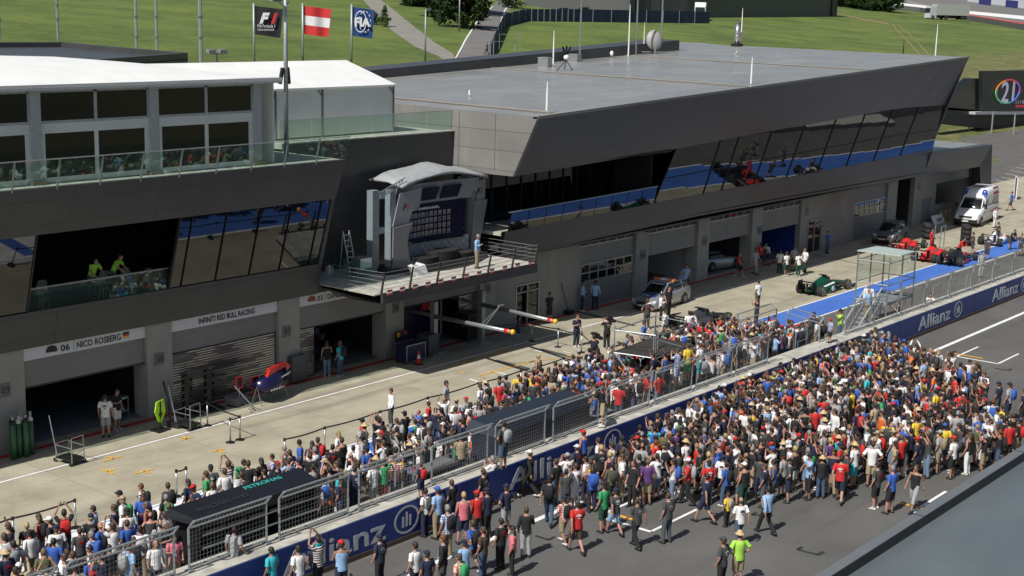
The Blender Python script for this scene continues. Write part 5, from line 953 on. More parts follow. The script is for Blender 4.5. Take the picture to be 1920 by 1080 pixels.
vn = car((120.4, 45.2, 0), math.radians(180+7), 'white ambulance van with red stripes and blue roof corners at the end of the building', 'van', 'van_white', 6.6, 2.0,
  [(-3.3, .9, .35, .98, 1.2, .93, 1.5), (-3.2, .95, .3, 1.0, 1.2, .96, 1.5), (1.2, .96, .3, 1.0, 1.1, .96, 1.5), (1.9, .95, .3, .98, .95, .9, 1.35), (2.6, .92, .32, .95, .8, .8, 1.12), (3.1, .85, .35, .88, .7, .68, .95), (3.3, .7, .4, .75, .6, .6, .75)],
  [(-3.28, .88, 1.45, .93, 2.2, .78, 2.72), (-3.1, .9, 1.45, .95, 2.2, .82, 2.8), (.2, .9, 1.45, .95, 2.2, .82, 2.8), (.75, .88, 1.45, .92, 2.1, .74, 2.62), (1.05, .86, 1.45, .88, 1.9, .7, 2.3)],
  [(.9, .9, 1.3, .9, 1.5, .72, 2.2), (1.3, .9, 1.3, .9, 1.45, .7, 1.95), (1.95, .86, 1.2, .86, 1.3, .74, 1.36)], .38, (-2.0, 2.2), 'ambulance_van')
pillars(vn, 'van_white', [((1.95, .84, 1.35), (1.0, .72, 2.22))])
mat('stripe_red', (.35, .02, .03), .5); mat('blue_lamp', (.02, .07, .35), .2)
for s in (-1, 1):
    K(MB().bx(-3.1, 1.5, s*.985-.006, s*.985+.012, 1.02, 1.1), 'side_stripe', 'stripe_red', vn); K(MB().bx(-3.1, -.5, s*.985-.006, s*.985+.012, .85, .93), 'side_stripe', 'stripe_red', vn)
    K(MB().bx(-3.1, -1.4, s*.945-.02, s*.945+.012, 1.5, 2.1), 'side_window', 'car_glass', vn); K(MB().bx(.2, .9, s*.945-.02, s*.945+.012, 1.45, 2.0), 'door_window', 'car_glass', vn); K(MB().hexa([(-2.9, s*.95, 2.2), (-1.3, s*.95, 2.2), (-1.3, s*.97, 2.2), (-2.9, s*.97, 2.2)], [(-2.9, s*.83, 2.78), (-1.3, s*.83, 2.78), (-1.3, s*.86, 2.8), (-2.9, s*.86, 2.8)]), 'red_panel', 'stripe_red', vn); K(MB().bx(-3.1, -1.5, s*.985-.006, s*.985+.01, 1.1, 1.5), 'red_panel', 'stripe_red', vn)
    K(MB().hexa([(.55, s*.6, 2.5), (1.05, s*.6, 2.25), (1.05, s*.9, 2.25), (.55, s*.9, 2.5)], [(.5, s*.55, 2.78), (.95, s*.55, 2.55), (.95, s*.85, 2.45), (.5, s*.85, 2.72)]), 'corner_lamp', 'blue_lamp', vn); K(MB().box((1.75, s*1.12, 1.55), (.15, .2, .32)), 'mirror', 'black', vn)
    K(MB().rings([[(2.85, s*.6, .75), (3.15, s*.55, .72), (3.05, s*.55, .92), (2.7, s*.6, 1.05)], [(2.7, s*.93, .75), (2.95, s*.88, .72), (2.85, s*.88, .95), (2.55, s*.93, 1.05)]]), 'headlight', 'lamp_glass', vn)
K(MB().bx(3.15, 3.3, -.5, .5, .68, .88), 'grille', 'black', vn); K(MB().bx(3.1, 3.38, -.88, .88, .35, .62), 'bumper', 'black', vn); K(MB().bx(3.38, 3.4, -.26, .26, .45, .55), 'number_plate', 'plate', vn); K(MB().bx(-1.4, -.9, -.2, .2, 2.8, 2.86).bx(-.6, -.2, -.5, .5, 2.8, 2.84), 'roof_vent', 'sign_grey', vn)
vn.scale = (1.06, 1.1, 1.08)
sc2 = car((84.0, 49.6, 0), math.radians(-8), 'silver sports car with its nose showing inside garage 03', 'car', 'silver', 4.5, 1.9,
  [(-2.1, .7, .3, .8, .6, .7, .9), (-1.2, .92, .15, .95, .6, .85, .92), (.3, .9, .15, .92, .55, .8, .85), (1.6, .9, .15, .92, .5, .72, .74), (2.2, .8, .18, .84, .4, .6, .55), (2.35, .6, .25, .64, .36, .5, .45)],
  [(-1.2, .5, 1.2, .52, 1.22, .45, 1.24), (-.4, .55, 1.24, .57, 1.26, .5, 1.28), (0, .52, 1.18, .54, 1.2, .48, 1.22)], [(-1.7, .66, .85, .66, .9, .5, 1.0), (-1.1, .7, .85, .7, .92, .5, 1.22), (0, .7, .85, .7, .9, .5, 1.2), (.7, .66, .8, .66, .84, .5, .88)], .34, (-1.35, 1.35), 'sports_car')
# far trucks and cars
def truck(p, rz_, label, s=1., cab='van_white', boxm='shed_white', L=12):
    t_ = empty('box_truck', p, rz_, label, 'truck'); K(MB().bx(-L, 0, -1.25*s, 1.25*s, 1.1*s, 4.0*s), 'cargo_box', boxm, t_); K(MB().hexa([(.2, -1.2*s, .6), (2.3*s, -1.2*s, .6), (2.3*s, 1.2*s, .6), (.2, 1.2*s, .6)], [(.2, -1.2*s, 3.4*s), (1.9*s, -1.2*s, 3.3*s), (1.9*s, 1.2*s, 3.3*s), (.2, 1.2*s, 3.4*s)]), 'cab', cab, t_)
    K(MB().hexa([(2.22*s, -1.1*s, 1.8*s), (2.3*s, -1.1*s, 1.8*s), (2.3*s, 1.1*s, 1.8*s), (2.22*s, 1.1*s, 1.8*s)], [(1.98*s, -1.05*s, 2.9*s), (2.06*s, -1.05*s, 2.9*s), (2.06*s, 1.05*s, 2.9*s), (1.98*s, 1.05*s, 2.9*s)]), 'windscreen', 'car_glass', t_); K(MB().bx(.9*s, 1.8*s, -1.22*s, -1.18*s, 1.8*s, 2.7*s), 'side_window', 'car_glass', t_); K(MB().bx(-L, .2, -.5, .5, .7, 1.1*s), 'chassis', 'black', t_)
    for x in (-L*.9, -L*.8, -L*.3, 1.2*s):
        for sg_ in (-1, 1): K(MB().tube([(x, sg_*1.2*s, .55*s), (x, sg_*.9*s, .55*s)], .55*s, 12), 'wheel', 'rubber', t_)
    return t_
p = on_ter(1818, 41); q = on_ter(1738, 35); d = q-p
sT = height_at(on_ter(1780, 40), 11)/4.0
truck(q+d.normalized()*(-4), math.atan2(d.y, d.x), 'long silver-grey lorry parked at the far edge of the meadow', sT, 'shed_white', mat('lorry_grey', (.33, .35, .33), .6), d.length*.75)
p = on_ter(1312, 38); truck(p, math.radians(-150), 'white lorry behind the blue fence in front of the grey hall', 1.5, 'van_white', 'van_white', 9)
for i, (u, v, c_, lab) in enumerate([(1052, 26, 'black', 'black car parked left behind the blue fence'), (1090, 24, 'grey_paint', 'dark car in the middle of the three behind the blue fence'), (1118, 25, 'silver', 'silver-grey car in front of the white shed')]):
    p = on_ter(u, v); t_ = empty('parked_car', p, 2.6, lab, 'car', 'cars behind the blue fence'); s = 1.25
    K(MB().rings(loft([(-2.2*s, .8*s, .3, .9*s, .8, .8*s, 1.0), (1*s, .9*s, .3, .9*s, .8, .8*s, 1.0), (2.2*s, .8*s, .3, .85*s, .6, .6*s, .7)])), 'body', c_, t_, True); K(MB().rings(loft([(-1.8*s, .7*s, .95, .7*s, 1.2, .5*s, 1.5*s), (.3*s, .7*s, .95, .7*s, 1.2, .5*s, 1.5*s), (1*s, .7*s, .9, .68*s, .95, .5*s, 1.0)])), 'windows', 'car_glass', t_, True)
    for x in (-1.4*s, 1.4*s): K(MB().tube([(x, -.9*s, .35), (x, .9*s, .35)], .35*s, 10), 'axle_wheels', 'rubber', t_)

# ================================================================== PIT LANE PROPS
def bolt_post(x, y, z=0, lab='', h=1.0, grp='retractable belt posts in the pit lane'):
    t_ = empty('belt_post', (x, y, z), 0, lab, 'barrier post', grp); K(MB().tube([(0, 0, 0), (0, 0, .03)], [.2, .18], 14), 'base', 'black', t_); K(MB().tube([(0, 0, .03), (0, 0, h-.08)], .033, 8), 'post', 'steel', t_, True); K(MB().tube([(0, 0, h-.08), (0, 0, h+.03)], .05, 8), 'belt_head', 'black', t_); return t_
RX = [19.0, 23.57, 25.87, 30.04, 30.47, 35.16, 37.27, 40.41, 43.3, 46.65, 49.67, 52.99]
for i, x in enumerate(RX[1:]): bolt_post(x, 39.28, 0, 'chrome belt post at the edge of the pit crowd, %s from the left' % ordn[i])
def belt(a, c_, lab): 
    b_ = MB(); A, B = Vector(a), Vector(c_); n = 8
    pts = [A.lerp(B, i/n)-Vector((0, 0, .05*math.sin(math.pi*i/n))) for i in range(n+1)]
    for i in range(n): b_.hexa([pts[i]-Vector((0, 0, .03)), pts[i+1]-Vector((0, 0, .03)), pts[i+1]+Vector((0, .01, -.03)), pts[i]+Vector((0, .01, -.03))], [pts[i]+Vector((0, 0, .03)), pts[i+1]+Vector((0, 0, .03)), pts[i+1]+Vector((0, .01, .03)), pts[i]+Vector((0, .01, .03))])
    tag(K(b_, 'belt', 'black', None), lab, 'barrier belt', 'black belts between the chrome posts')
nm = 0
for a, c_ in zip(RX[:-1], RX[1:]):
    if a in (25.87, 30.47): continue
    belt((a, 39.28, .98), (c_, 39.28, .98), 'black belt stretched between chrome posts in front of the pit crowd, %s from the left' % ordn[nm]); nm += 1
bp = [(35.47, 42.85), (35.97, 42.85), (36.3, 45.3), (57.87, 45.09), (57.81, 43.29), (57.73, 41.7)]
for (x, y), lab in zip(bp, ('chrome belt post alone on the lane, left of the close pair', 'chrome belt post alone on the lane, right of the close pair', 'chrome belt post beside the tyre trolley', 'chrome belt post nearest the glazed door', 'chrome belt post between the door and the photographer', 'chrome belt post next to the man in the navy polo')): bolt_post(x, y, 0, lab)
for (a, c_, lab) in ((0, 1, 'short belt joining the close pair of posts'), (1, 2, 'dark blue belt running from the close pair to the garage'), (3, 4, 'belt between the two posts near the glazed door'), (4, 5, 'belt reaching the post next to the navy polo man')): belt((*bp[a], .98), (*bp[c_], .98), lab)
belt((57.87, 45.09, .98), (54.6, 47.3, .98), 'belt going back to the garage wall beside the glazed door'); belt((57.73, 41.7, .98), (56.0, 39.4, .98), 'belt going from the lane post toward the crowd')
# gas bottles
mat('gas_green', (.04, .12, .06), .45); mat('gas_white', (.6, .6, .6), .4)
for i, (dx, dy) in enumerate([(0, 0), (.33, .1), (.62, -.05), (.95, .12), (.18, .42), (.62, .42), (1.1, .45)]):
    p = on_z(17, 855); t_ = empty('gas_cylinder', (p.x+dx*.85-.1, 47.15+dy*.7, 0), 0, 'tall dark green gas cylinder with white shoulder at the garage pillar, %s' % ['front row far left', 'front row second', 'front row third', 'front row right end', 'back row left', 'back row middle', 'back row right end'][i], 'gas cylinder', 'gas cylinders standing by the garage'); K(MB().tube([(0, 0, 0), (0, 0, 1.38)], .115, 14), 'bottle', 'gas_green', t_, True); K(MB().tube([(0, 0, 1.38), (0, 0, 1.48), (0, 0, 1.55)], [.115, .085, .035], 14), 'shoulder', 'gas_white' if i % 2 else 'black', t_, True); K(MB().tube([(0, 0, 1.55), (0, 0, 1.66)], .03, 8).box((0, 0, 1.63), (.12, .05, .04)), 'valve', 'steel', t_)
# trolley stands
def trolley(x, y, rz_, lab):
    t_ = empty('stand_trolley', (x, y, 0), rz_, lab, 'trolley'); f = MB().tube([(0, 0, .1), (0, 0, 1.1), (.55, 0, 1.12), (.6, 0, .1)], .022, 6).tube([(0, .9, .1), (0, .9, .75), (.6, .9, .75), (.6, .9, .1)], .02, 6).tube([(0, 0, .7), (0, .9, .7)], .018, 5).tube([(.6, 0, .7), (.6, .9, .7)], .018, 5)
    K(f, 'frame', 'steel', t_); K(MB().bx(-.02, .62, 0, .9, .18, .24), 'tray', 'black', t_); K(MB().tube([(-.1, .7, .3), (.1, 1.35, 1.75)], .022, 6), 'handle', 'steel', t_)
    for a, b2 in ((-.05, .05), (.62, .05), (0, 1.0)): K(MB().tube([(a, b2, .08), (a+.05, b2, .08)], .08, 10), 'castor', 'rubber', t_)
p = on_z(141, 872); trolley(p.x-.2, p.y-.1, .1, 'chrome framed trolley with black tray left on the pit lane near the gas cylinders'); p = on_z(365, 806); trolley(p.x-.3, p.y-.1, .1, 'chrome framed trolley standing beside the tyre racks')
# lollipop board
p = on_z(303, 808); t_ = empty('pit_board', (p.x, p.y+.1, 0), .15, 'neon yellow-green shield board with black arrow on a black foot', 'sign board'); mat('neon', (.45, .85, .02), .6)
K(MB().prism([(-.2, 0, 1.25), (.22, 0, 1.3), (.3, 0, .75), (.05, 0, .3), (-.1, 0, .4), (-.3, 0, .85)], (0, -.04, 0)), 'shield', 'neon', t_); K(MB().prism([(-.04, -.045, 1.25), (.04, -.045, 1.25), (.04, -.045, .75), (.12, -.045, .75), (.0, -.045, .5), (-.12, -.045, .75), (-.04, -.045, .75)], (0, -.01, 0)), 'arrow', 'black', t_)
K(MB().prism([(-.35, -.3, 0), (.35, -.3, 0), (.3, .3, 0), (-.3, .3, 0)], (0, 0, .06)).tube([(0, 0, .06), (0, 0, .5)], .05, 6), 'foot', 'black', t_)
# jack and tyre racks
p = on_z(322, 801); t_ = empty('quick_jack', (p.x, p.y, 0), .4, 'tall black bent lifting jack leaning at the pillar', 'jack'); K(MB().tube([(.1, .4, 1.9), (-.05, .1, 1.1), (-.1, 0, .4), (.1, -.2, .1)], .05, 6), 'handle_arm', 'black', t_); K(MB().prism([(-.15, -.4, .02), (.0, -.5, .02), (.2, .1, .02), (-.1, .2, .02)], (0, 0, .25)), 'jack_body', 'black', t_); K(MB().tube([(-.15, -.3, .1), (.3, -.3, .1)], .1, 10), 'wheel', 'rubber', t_)
for (u, v, lab) in ((342, 775, 'black upright rack with chrome arms, left of the two'), (375, 762, 'black upright rack with chrome arms, right of the two')):
    p = on_z(u, v); t_ = empty('tyre_rack', (p.x, min(p.y, 47.3), 0), 0, lab, 'rack'); K(MB().bx(-.12, .12, -.1, .1, .1, 1.75), 'column', 'black', t_); b_ = MB()
    for k_ in range(5): b_.tube([(-.28, -.15, .35+k_*.32), (.28, .1, .5+k_*.32)], .018, 5)
    K(b_, 'arms', 'steel', t_); K(MB().bx(-.4, .5, -.6, .4, .04, .1), 'rack_foot', 'black', t_)
    for k_ in (0, 1, 2, 3): K(MB().tube([(.24, -.05, .4+k_*.36), (.3, -.05, .4+k_*.36)], .08, 10), 'roller', 'rubber', t_)
# bodywork on stands
p = on_z(520, 752); t_ = empty('engine_cover', (p.x-1.1, 46.2, 0), math.radians(8), 'red bull painted dark blue engine cover resting on trestles outside the garage', 'bodywork'); mat('deep_navy', (.012, .01, .05), .25)
K(MB().rings(loft([(0, .1, .75, .3, .85, .1, 1.05), (.5, .3, .45, .5, .8, .15, 1.2), (1.2, .25, .5, .42, .85, .08, 1.35), (1.9, .1, .75, .2, .95, .04, 1.5)])), 'cowling', 'deep_navy', t_, True); K(MB().prism([(.35, -.2, 1.0), (.8, -.14, 1.5), (1.9, -.03, 1.6), (2.3, -.03, 1.35), (1.9, -.05, 1.05)], (0, .18, 0)), 'fin', 'racing_red', t_)
b_ = MB().prism([(1.05, -.11, 1.3), (1.3, -.11, 1.5), (1.75, -.11, 1.52), (2.0, -.11, 1.38), (1.6, -.11, 1.36), (1.5, -.11, 1.2), (1.4, -.11, 1.36), (1.2, -.11, 1.18)], (0, .02, 0)); K(b_, 'bull_print', mat('print_red', (.5, .02, .02), .5), t_)
text('INFINITI', .14, (.35, -.53, .62), (1, 0, 0), (0, 0, 1), 'racing_white', t_, width=.85); text('RENAULT', .14, (1.25, -.4, 1.02), (1, 0, .2), (0, 0, 1), 'racing_white', t_, width=.6)
K(MB().tube([(0, -.3, 0), (-.05, -.1, .9), (0, .3, 0)], .02, 5).tube([(1.8, -.3, 0), (1.75, 0, .9), (1.8, .35, 0)], .02, 5), 'trestle', 'steel', t_)
for u, lab in ((448, 'red rimmed black radiator panel on a stand, left one'), (478, 'red rimmed black radiator panel on a stand, right one')):
    p = on_y(u, 716, 46.7); t_ = empty('panel_on_stand', (p.x, 46.7, 0), 0, lab, 'panel stand'); K(MB().bx(-.2, .2, -.03, .03, p.z-.3, p.z+.25), 'panel', 'racing_red', t_); K(MB().bx(-.13, .13, -.04, -.03, p.z-.24, p.z+.2), 'panel_face', 'deep_navy', t_); K(MB().tube([(0, 0, 0), (0, 0, p.z-.3)], .02, 5).tube([(-.3, -.2, 0), (0, 0, .3), (.3, -.2, 0)], .018, 5), 'stand_legs', 'steel', t_)
p = on_z(478, 770); t_ = empty('nose_stand', (p.x-.1, p.y, 0), 0, 'chrome leaning stand with tripod foot in front of the bodywork', 'stand'); K(MB().tube([(-.6, .5, 1.15), (0, 0, .2)], .03, 6).tube([(-.3, -.15, 0), (0, 0, .2), (.35, -.1, 0)], .02, 5).tube([(0, 0, .2), (.05, .4, 0)], .02, 5), 'stand_frame', 'steel', t_)
p = on_z(450, 760); t_ = empty('grey_crate', (p.x, 46.9, 0), .3, 'low dark grey folded crate under the bodywork', 'crate'); K(MB().hexa([(-.4, -.3, .05), (.4, -.3, .05), (.4, .3, .05), (-.4, .3, .05)], [(-.5, -.2, .4), (.5, -.2, .4), (.5, .35, .45), (-.5, .35, .45)]), 'crate_body', 'sign_grey', t_); K(MB().bx(-.45, .45, -.25, .3, 0, .05), 'crate_foot', 'black', t_)
def cabinet(u, v, w_, d_, h, m, lab, name='cabinet', trim='steel'):
    p = on_z(u, v); t_ = empty(name, (p.x, p.y, 0), 0, lab, 'cabinet'); K(MB().bx(-w_/2, w_/2, 0, d_, .1, h), 'cabinet_body', m, t_)
    b_ = MB()
    for x in (-w_/2, w_/2):
        for y in (0, d_): b_.bx(x-.02, x+.02, y-.02, y+.02, .1, h)
    for z_ in (.12, h): b_.bx(-w_/2-.02, w_/2+.02, -.022, .02, z_-.02, z_+.02).bx(-w_/2-.02, w_/2+.02, d_-.02, d_+.022, z_-.02, z_+.02)
    K(b_, 'edge_trim', trim, t_)
    for x in (-w_/2+.08, w_/2-.08):
        for y in (.08, d_-.08): K(MB().tube([(x-.02, y, .05), (x+.02, y, .05)], .05, 8), 'castor', 'rubber', t_)
    return t_
mat('cab_grey', (.07, .075, .08), .5); mat('cab_blue', (.015, .018, .06), .5)
cabinet(562, 718, .95, .75, 1.3, 'cab_grey', 'dark grey covered tool cabinet between garages 07 and 06', trim='cab_grey'); cabinet(780, 680, 1.35, .8, .95, 'cab_blue', 'blue flight case with metal edges beside the traffic cone', 'flight_case'); cabinet(813, 668, .75, .8, 1.1, 'cab_grey', 'dark grey cabinet right of the blue flight case', trim='cab_grey'); cabinet(890, 640, 1.0, .9, 1.5, 'black', 'tall black cabinet beside the right-hand gantry column', trim='cab_grey')
p = on_z(785, 683); t_ = empty('traffic_cone', p, 0, 'orange and white traffic cone beside the blue flight case', 'traffic cone'); K(MB().tube([(0, 0, .03), (0, 0, .68)], [.14, .03], 12), 'cone', mat('cone_orange', (.75, .07, .03), .6), t_, True); K(MB().tube([(0, 0, .3), (0, 0, .48)], [.103, .068], 12), 'white_band', 'white_paint', t_, True); K(MB().bx(-.2, .2, -.2, .2, 0, .03), 'cone_base', 'black', t_)
# equipment board at pillar 06
p = on_y(755, 660, 47.6); t_ = empty('equipment_board', (p.x, 47.6, 0), 0, 'black equipment board with small yellow and red signs against pillar 06', 'board'); K(MB().bx(-.45, .35, 0, .1, .1, 1.35), 'board_body', 'black', t_); K(MB().bx(-.42, -.2, -.01, 0, 1.1, 1.32), 'yellow_sign', 'yellow_paint', t_); K(MB().bx(.05, .3, -.01, 0, 1.15, 1.33), 'red_sign', 'red_paint', t_)
# overhead gantries with booms reaching over the lane
mat('boom', (.3, .32, .33), .35, .5, noise=.05); mat('tip_yellow', (.85, .45, .02), .4)
for (u, vb, vt, ue, ve, lab) in ((813, 662, 566, 963, 623, 'left pit gantry column with a long grey boom ending in a yellow tip'), (905-3, 642, 545, 1043, 603, 'right pit gantry column with a long grey boom ending in a yellow tip')):
    p = on_z(u, vb); p = Vector((p.x, p.y, 0)); h = height_at(p, vt); t_ = empty('pit_gantry', p, 0, lab, 'gantry', 'overhead gantries at garage 05')
    cl = K(MB().bx(-.14, .14, -.14, .14, .08, h), 'column', 'boom', t_); b_ = MB()
    for i in range(16): b_.box((.02, -.148, .5+i*(h-.6)/16), (.12, .01, .05))
    K(b_, 'cable_clips', 'letter', cl); K(MB().bx(-.5, .5, -.4, .4, 0, .08), 'foot_plate', 'galvanised', t_)
    e = on_z(ue, ve, 2.45); e2 = e-p; d = e2.normalized(); s0 = Vector((0, 0, h-.75)); d = (e2-s0).normalized(); L_ = (e2-s0).length
    K(MB().tube([s0, s0+d*L_*.96], [.125, .09], 12), 'boom', 'boom', t_, True); K(MB().tube([s0+d*L_*.9, s0+d*L_*.95], .098, 12), 'red_band', 'racing_red', t_, True); K(MB().sph(e2-d*.08, (.125, .125, .125), 12, 8), 'tip', 'tip_yellow', t_, True)
    if u == 813: K(MB().tube([s0+d*L_*.6, s0+d*L_*.78+Vector((.6, .2, 1.0))], .02, 5).tube([s0+d*L_*.65, s0+d*L_*.78+Vector((.6, .2, 1.0))], .02, 5).box(s0+d*L_*.78+Vector((.65, .2, 1.0)), (.4, .1, .08)), 'lamp_strut', 'steel', t_)
    K(MB().tube([s0, s0+Vector((.1, 3.0, .1))], .1, 8), 'rear_tube', 'boom', t_)
# wall panel inside garage 05
o = empty('garage_partition', (0, 0, 0), 0, 'dark partition with pale frame and a red bull on yellow inside garage 05', 'partition'); K(MB().bx(51.8, 55.4, 49.4, 49.5, .1, 2.35), 'partition_sheet', 'deep_navy', o); K(MB().bx(51.75, 55.45, 49.36, 49.4, .08, .14).bx(55.36, 55.45, 49.36, 49.4, .14, 2.4), 'frame', 'letter', o); K(MB().tube([(54.7, 49.39, 1.9), (54.7, 49.36, 1.9)], .42, 16), 'yellow_disc', 'yellow_paint', o); K(MB().prism([(53.7, 49.35, 1.7), (54.0, 49.35, 2.1), (54.6, 49.35, 2.15), (54.9, 49.35, 1.9), (54.4, 49.35, 1.75), (54.2, 49.35, 1.6)], (0, -.02, 0)), 'bull_print', 'print_red', o)
# service cart inside garage 08/09
o = empty('service_cart', (34.3, 48.9, 0), .1, 'grey metal service cart just inside the garage behind the two men', 'cart'); K(MB().bx(-.5, .5, -.3, .3, .85, .95).bx(-.5, .5, -.3, .3, .3, .36), 'shelves', 'steel', o); K(MB().tube([(-.48, -.28, 0), (-.48, -.28, .9)], .02, 5).tube([(.48, -.28, 0), (.48, -.28, .9)], .02, 5).tube([(.48, .28, 0), (.48, .28, .9)], .02, 5), 'cart_legs', 'steel', o)
# broom/pole near wall
p = on_z(1065, 590); t_ = empty('lift_jack', (p.x, p.y, 0), 0, 'long-handled black jack standing against the concrete wall', 'jack'); K(MB().tube([(0, 0, .2), (-.45, .2, 1.9)], .025, 6), 'jack_handle', 'black', t_); K(MB().bx(-.15, .35, -.2, .2, .05, .25), 'jack_body', 'black', t_); K(MB().tube([(.3, -.2, .12), (.3, .2, .12)], .12, 10), 'wheel', 'steel', t_)
# scaffold tower in the crowd
t_ = empty('scaffold_tower', (0, 0, 0), 0, 'low camera scaffold of steel tubes with a black deck rising out of the crowd', 'scaffold')
A_ = on_z(1151, 661, 2.2); B2 = on_z(1228, 672, 2.2); C_ = on_z(1305, 650, 2.2); D_ = on_z(1228, 633, 2.2); A_, B2, C_, D_ = [Vector(q) for q in (A_, B2, C_, D_)]
K(MB().prism([A_, B2, C_, D_], (0, 0, .06)), 'deck', mat('deck_black', (.03, .028, .026), .9), t_)
for q in (A_, B2, C_, D_): K(MB().tube([Vector((q.x, q.y, 0)), Vector((q.x, q.y, 3.45))], .03, 6), 'upright', 'steel', t_)
up_ = Vector((0, 0, 1.05))
for a, c_ in ((A_, B2), (B2, C_), (C_, D_), (D_, A_)): K(MB().tube([a+up_, c_+up_], .028, 6), 'guard_rail', 'steel', t_); K(MB().tube([a, c_], .03, 6), 'ledger', 'steel', t_)
K(MB().tube([A_+up_*1.0+Vector((0, 0, .1)), C_+Vector((0, 0, -.2))], .03, 6), 'brace', 'galvanised', t_); K(MB().tube([A_, Vector((B2.x, B2.y, .1))], .03, 6), 'brace', 'galvanised', t_); K(MB().tube([B2, Vector((C_.x, C_.y, .1))], .03, 6), 'brace', 'galvanised', t_)
ld = MB(); a = Vector((B2.x+.9, B2.y+.7, 0))
for dx in (0, .35): ld.tube([a+Vector((dx, 0, 1.6)), a+Vector((dx+.35, .2, 3.5))], .02, 5)
for k_ in range(7): ld.tube([a+Vector((.05*k_, .03*k_, 1.75+k_*.25)), a+Vector((.35+.05*k_, .03*k_, 1.75+k_*.25))], .014, 4)
K(ld, 'ladder', 'steel', t_)
m = MATS['glass_clear'].copy(); m.name = 'glass_faint'; MATS['glass_faint'] = m
for nd in m.node_tree.nodes:
    if nd.type == 'BSDF_TRANSPARENT': nd.inputs[0].default_value = (.93, .96, .95, 1)
# start platform (glass-roofed tower with stairs)
p0 = Vector((76.4, 32.3, 0)); t_ = empty('marshal_tower', (0, 0, 0), 0, 'steel and glass marshal tower with flat translucent roof and stairs behind the pit wall', 'tower')
def TW(u, v, z): return Vector(on_z(u, v, z))
zr = 4.35; rf = [TW(1607, 471, zr), TW(1690, 481, zr), TW(1717, 473, zr), TW(1644, 463, zr)]; K(MB().prism(rf, (0, 0, .06)), 'roof_sheet', mat('roof_pale', (.42, .5, .47), .35), t_)
fx0, fx1, fy0, fy1 = 77.5, 80.9, 33.0, 35.4
cx = sum(q.x for q in rf)/4; cy = sum(q.y for q in rf)/4; fx0, fx1, fy0, fy1 = cx-1.75, cx+1.75, cy-.95, cy+.95
cor = [(fx0, fy0), (fx1, fy0), (fx1, fy1), (fx0, fy1)]
for (x, y) in cor+[((fx0+fx1)/2, fy0), ((fx0+fx1)/2, fy1)]: K(MB().tube([(x, y, 0), (x, y, zr)], .045, 6), 'upright', 'steel', t_)
for z_ in (1.75, 2.75, 4.0):
    for i in range(4):
        a, c_ = cor[i], cor[(i+1) % 4]; K(MB().tube([(*a, z_), (*c_, z_)], .03, 5), 'rail', 'steel', t_)
K(MB().bx(fx0, fx1, fy0, fy1, 1.6, 1.68), 'deck', 'galvanised', t_)
for i in (1, 2):
    a, c_ = Vector((*cor[i], 0)), Vector((*cor[(i+1) % 4], 0)); K(MB().prism([a+Vector((0, 0, 2.8)), c_+Vector((0, 0, 2.8)), c_+Vector((0, 0, 3.95)), a+Vector((0, 0, 3.95))], (0, .01, 0) if i % 2 == 0 else (.01, 0, 0)), 'glass_pane', 'glass_faint', t_)
for k_ in range(6): K(MB().tube([(fx0+.3+k_*.6, fy0, 0), (fx0+.6+k_*.5, fy1 if k_ % 2 else fy0, 1.6)], .02, 4), 'brace', 'galvanised', t_)
stx = MB()
mat('stair_metal', (.5, .52, .53), .45, .3)
s0 = Vector((fx0-.1, fy0+.3, 1.65)); s1 = Vector((fx0-3.6, fy0-.1, -.0+.0))
for dy in (0, .9):
    stx.tube([s0+Vector((0, dy, 0)), s1+Vector((0, dy, .1))], .075, 6); stx.tube([s0+Vector((0, dy, .95)), s1+Vector((0, dy, 1.05))], .045, 6); stx.tube([s0+Vector((0, dy, .5)), s1+Vector((0, dy, .6))], .025, 5)
    for f in (.1, .5, .9): q = s0.lerp(s1, f)+Vector((0, dy, 0)); stx.tube([q, q+Vector((0, 0, .95))], .025, 5)
st_ = K(stx, 'stair_rails', 'stair_metal', t_)
for k_ in range(9): q = s0.lerp(s1, (k_+.5)/9); K(MB().bx(q.x-.14, q.x+.14, q.y, q.y+.9, q.z, q.z+.04), 'tread', 'galvanised', t_)
# tyre stacks, pallet, board
def stack(u, v, n, lab, m_='rubber'):
    p = on_z(u, v); t_ = empty('tyre_stack', p, .3, lab, 'tyre stack'); K(MB().bx(-.5, .5, -.45, .45, .08, .14), 'trolley_base', 'black', t_)
    for c_ in (0, 1):
        for k_ in range(n): x = -.35+c_*.7; K(MB().rings([[(x+r_*math.cos(a), r_*math.sin(a)+c_*.2, z_) for a in np.linspace(0, 2*math.pi, 18, endpoint=False)] for r_, z_ in ((.2, .16+k_*.37), (.33, .18+k_*.37), (.345, .34+k_*.37), (.33, .5+k_*.37), (.2, .52+k_*.37))]), 'tyre', m_, t_, True)
stack(1812, 460, 4, 'tall double stack of black tyres on a trolley in the middle of the lane'); stack(1740, 448, 3, 'shorter black tyre stack behind the man in red overalls')
p = on_z(1775, 415); t_ = empty('pallet', (p.x, 47.2, 0), 0, 'wooden pallet leaning on the wall under the louvre', 'pallet'); b_ = MB()
for k_ in range(6): b_.box((.1+0, -.05*0+.18*k_*.3, .12+k_*.16), (2.4, .03, .1))
K(b_, 'boards', mat('pine', (.45, .33, .17), .8), t_); K(MB().box((-.9, .2, .5), (.1, .1, 1.0)).box((.1, .2, .5), (.1, .1, 1.0)).box((1.1, .2, .5), (.1, .1, 1.0)), 'blocks', 'pine', t_)
p = on_z(1750, 418); t_ = empty('white_board', (p.x, 47.0, 0), 0, 'white board lettered TEAM leaning on the wall beside the pallet', 'board'); K(MB().prism([(-1.3, 0, 0), (1.0, 0, 0), (1.0, .35, .75), (-1.3, .35, .75)], (0, .03, 0)), 'board_sheet', 'white_paint', t_); text('TEAM', .4, (-.6, .08, .22), (1, 0, 0), (0, .4, .9), 'ink', t_, width=1.1)
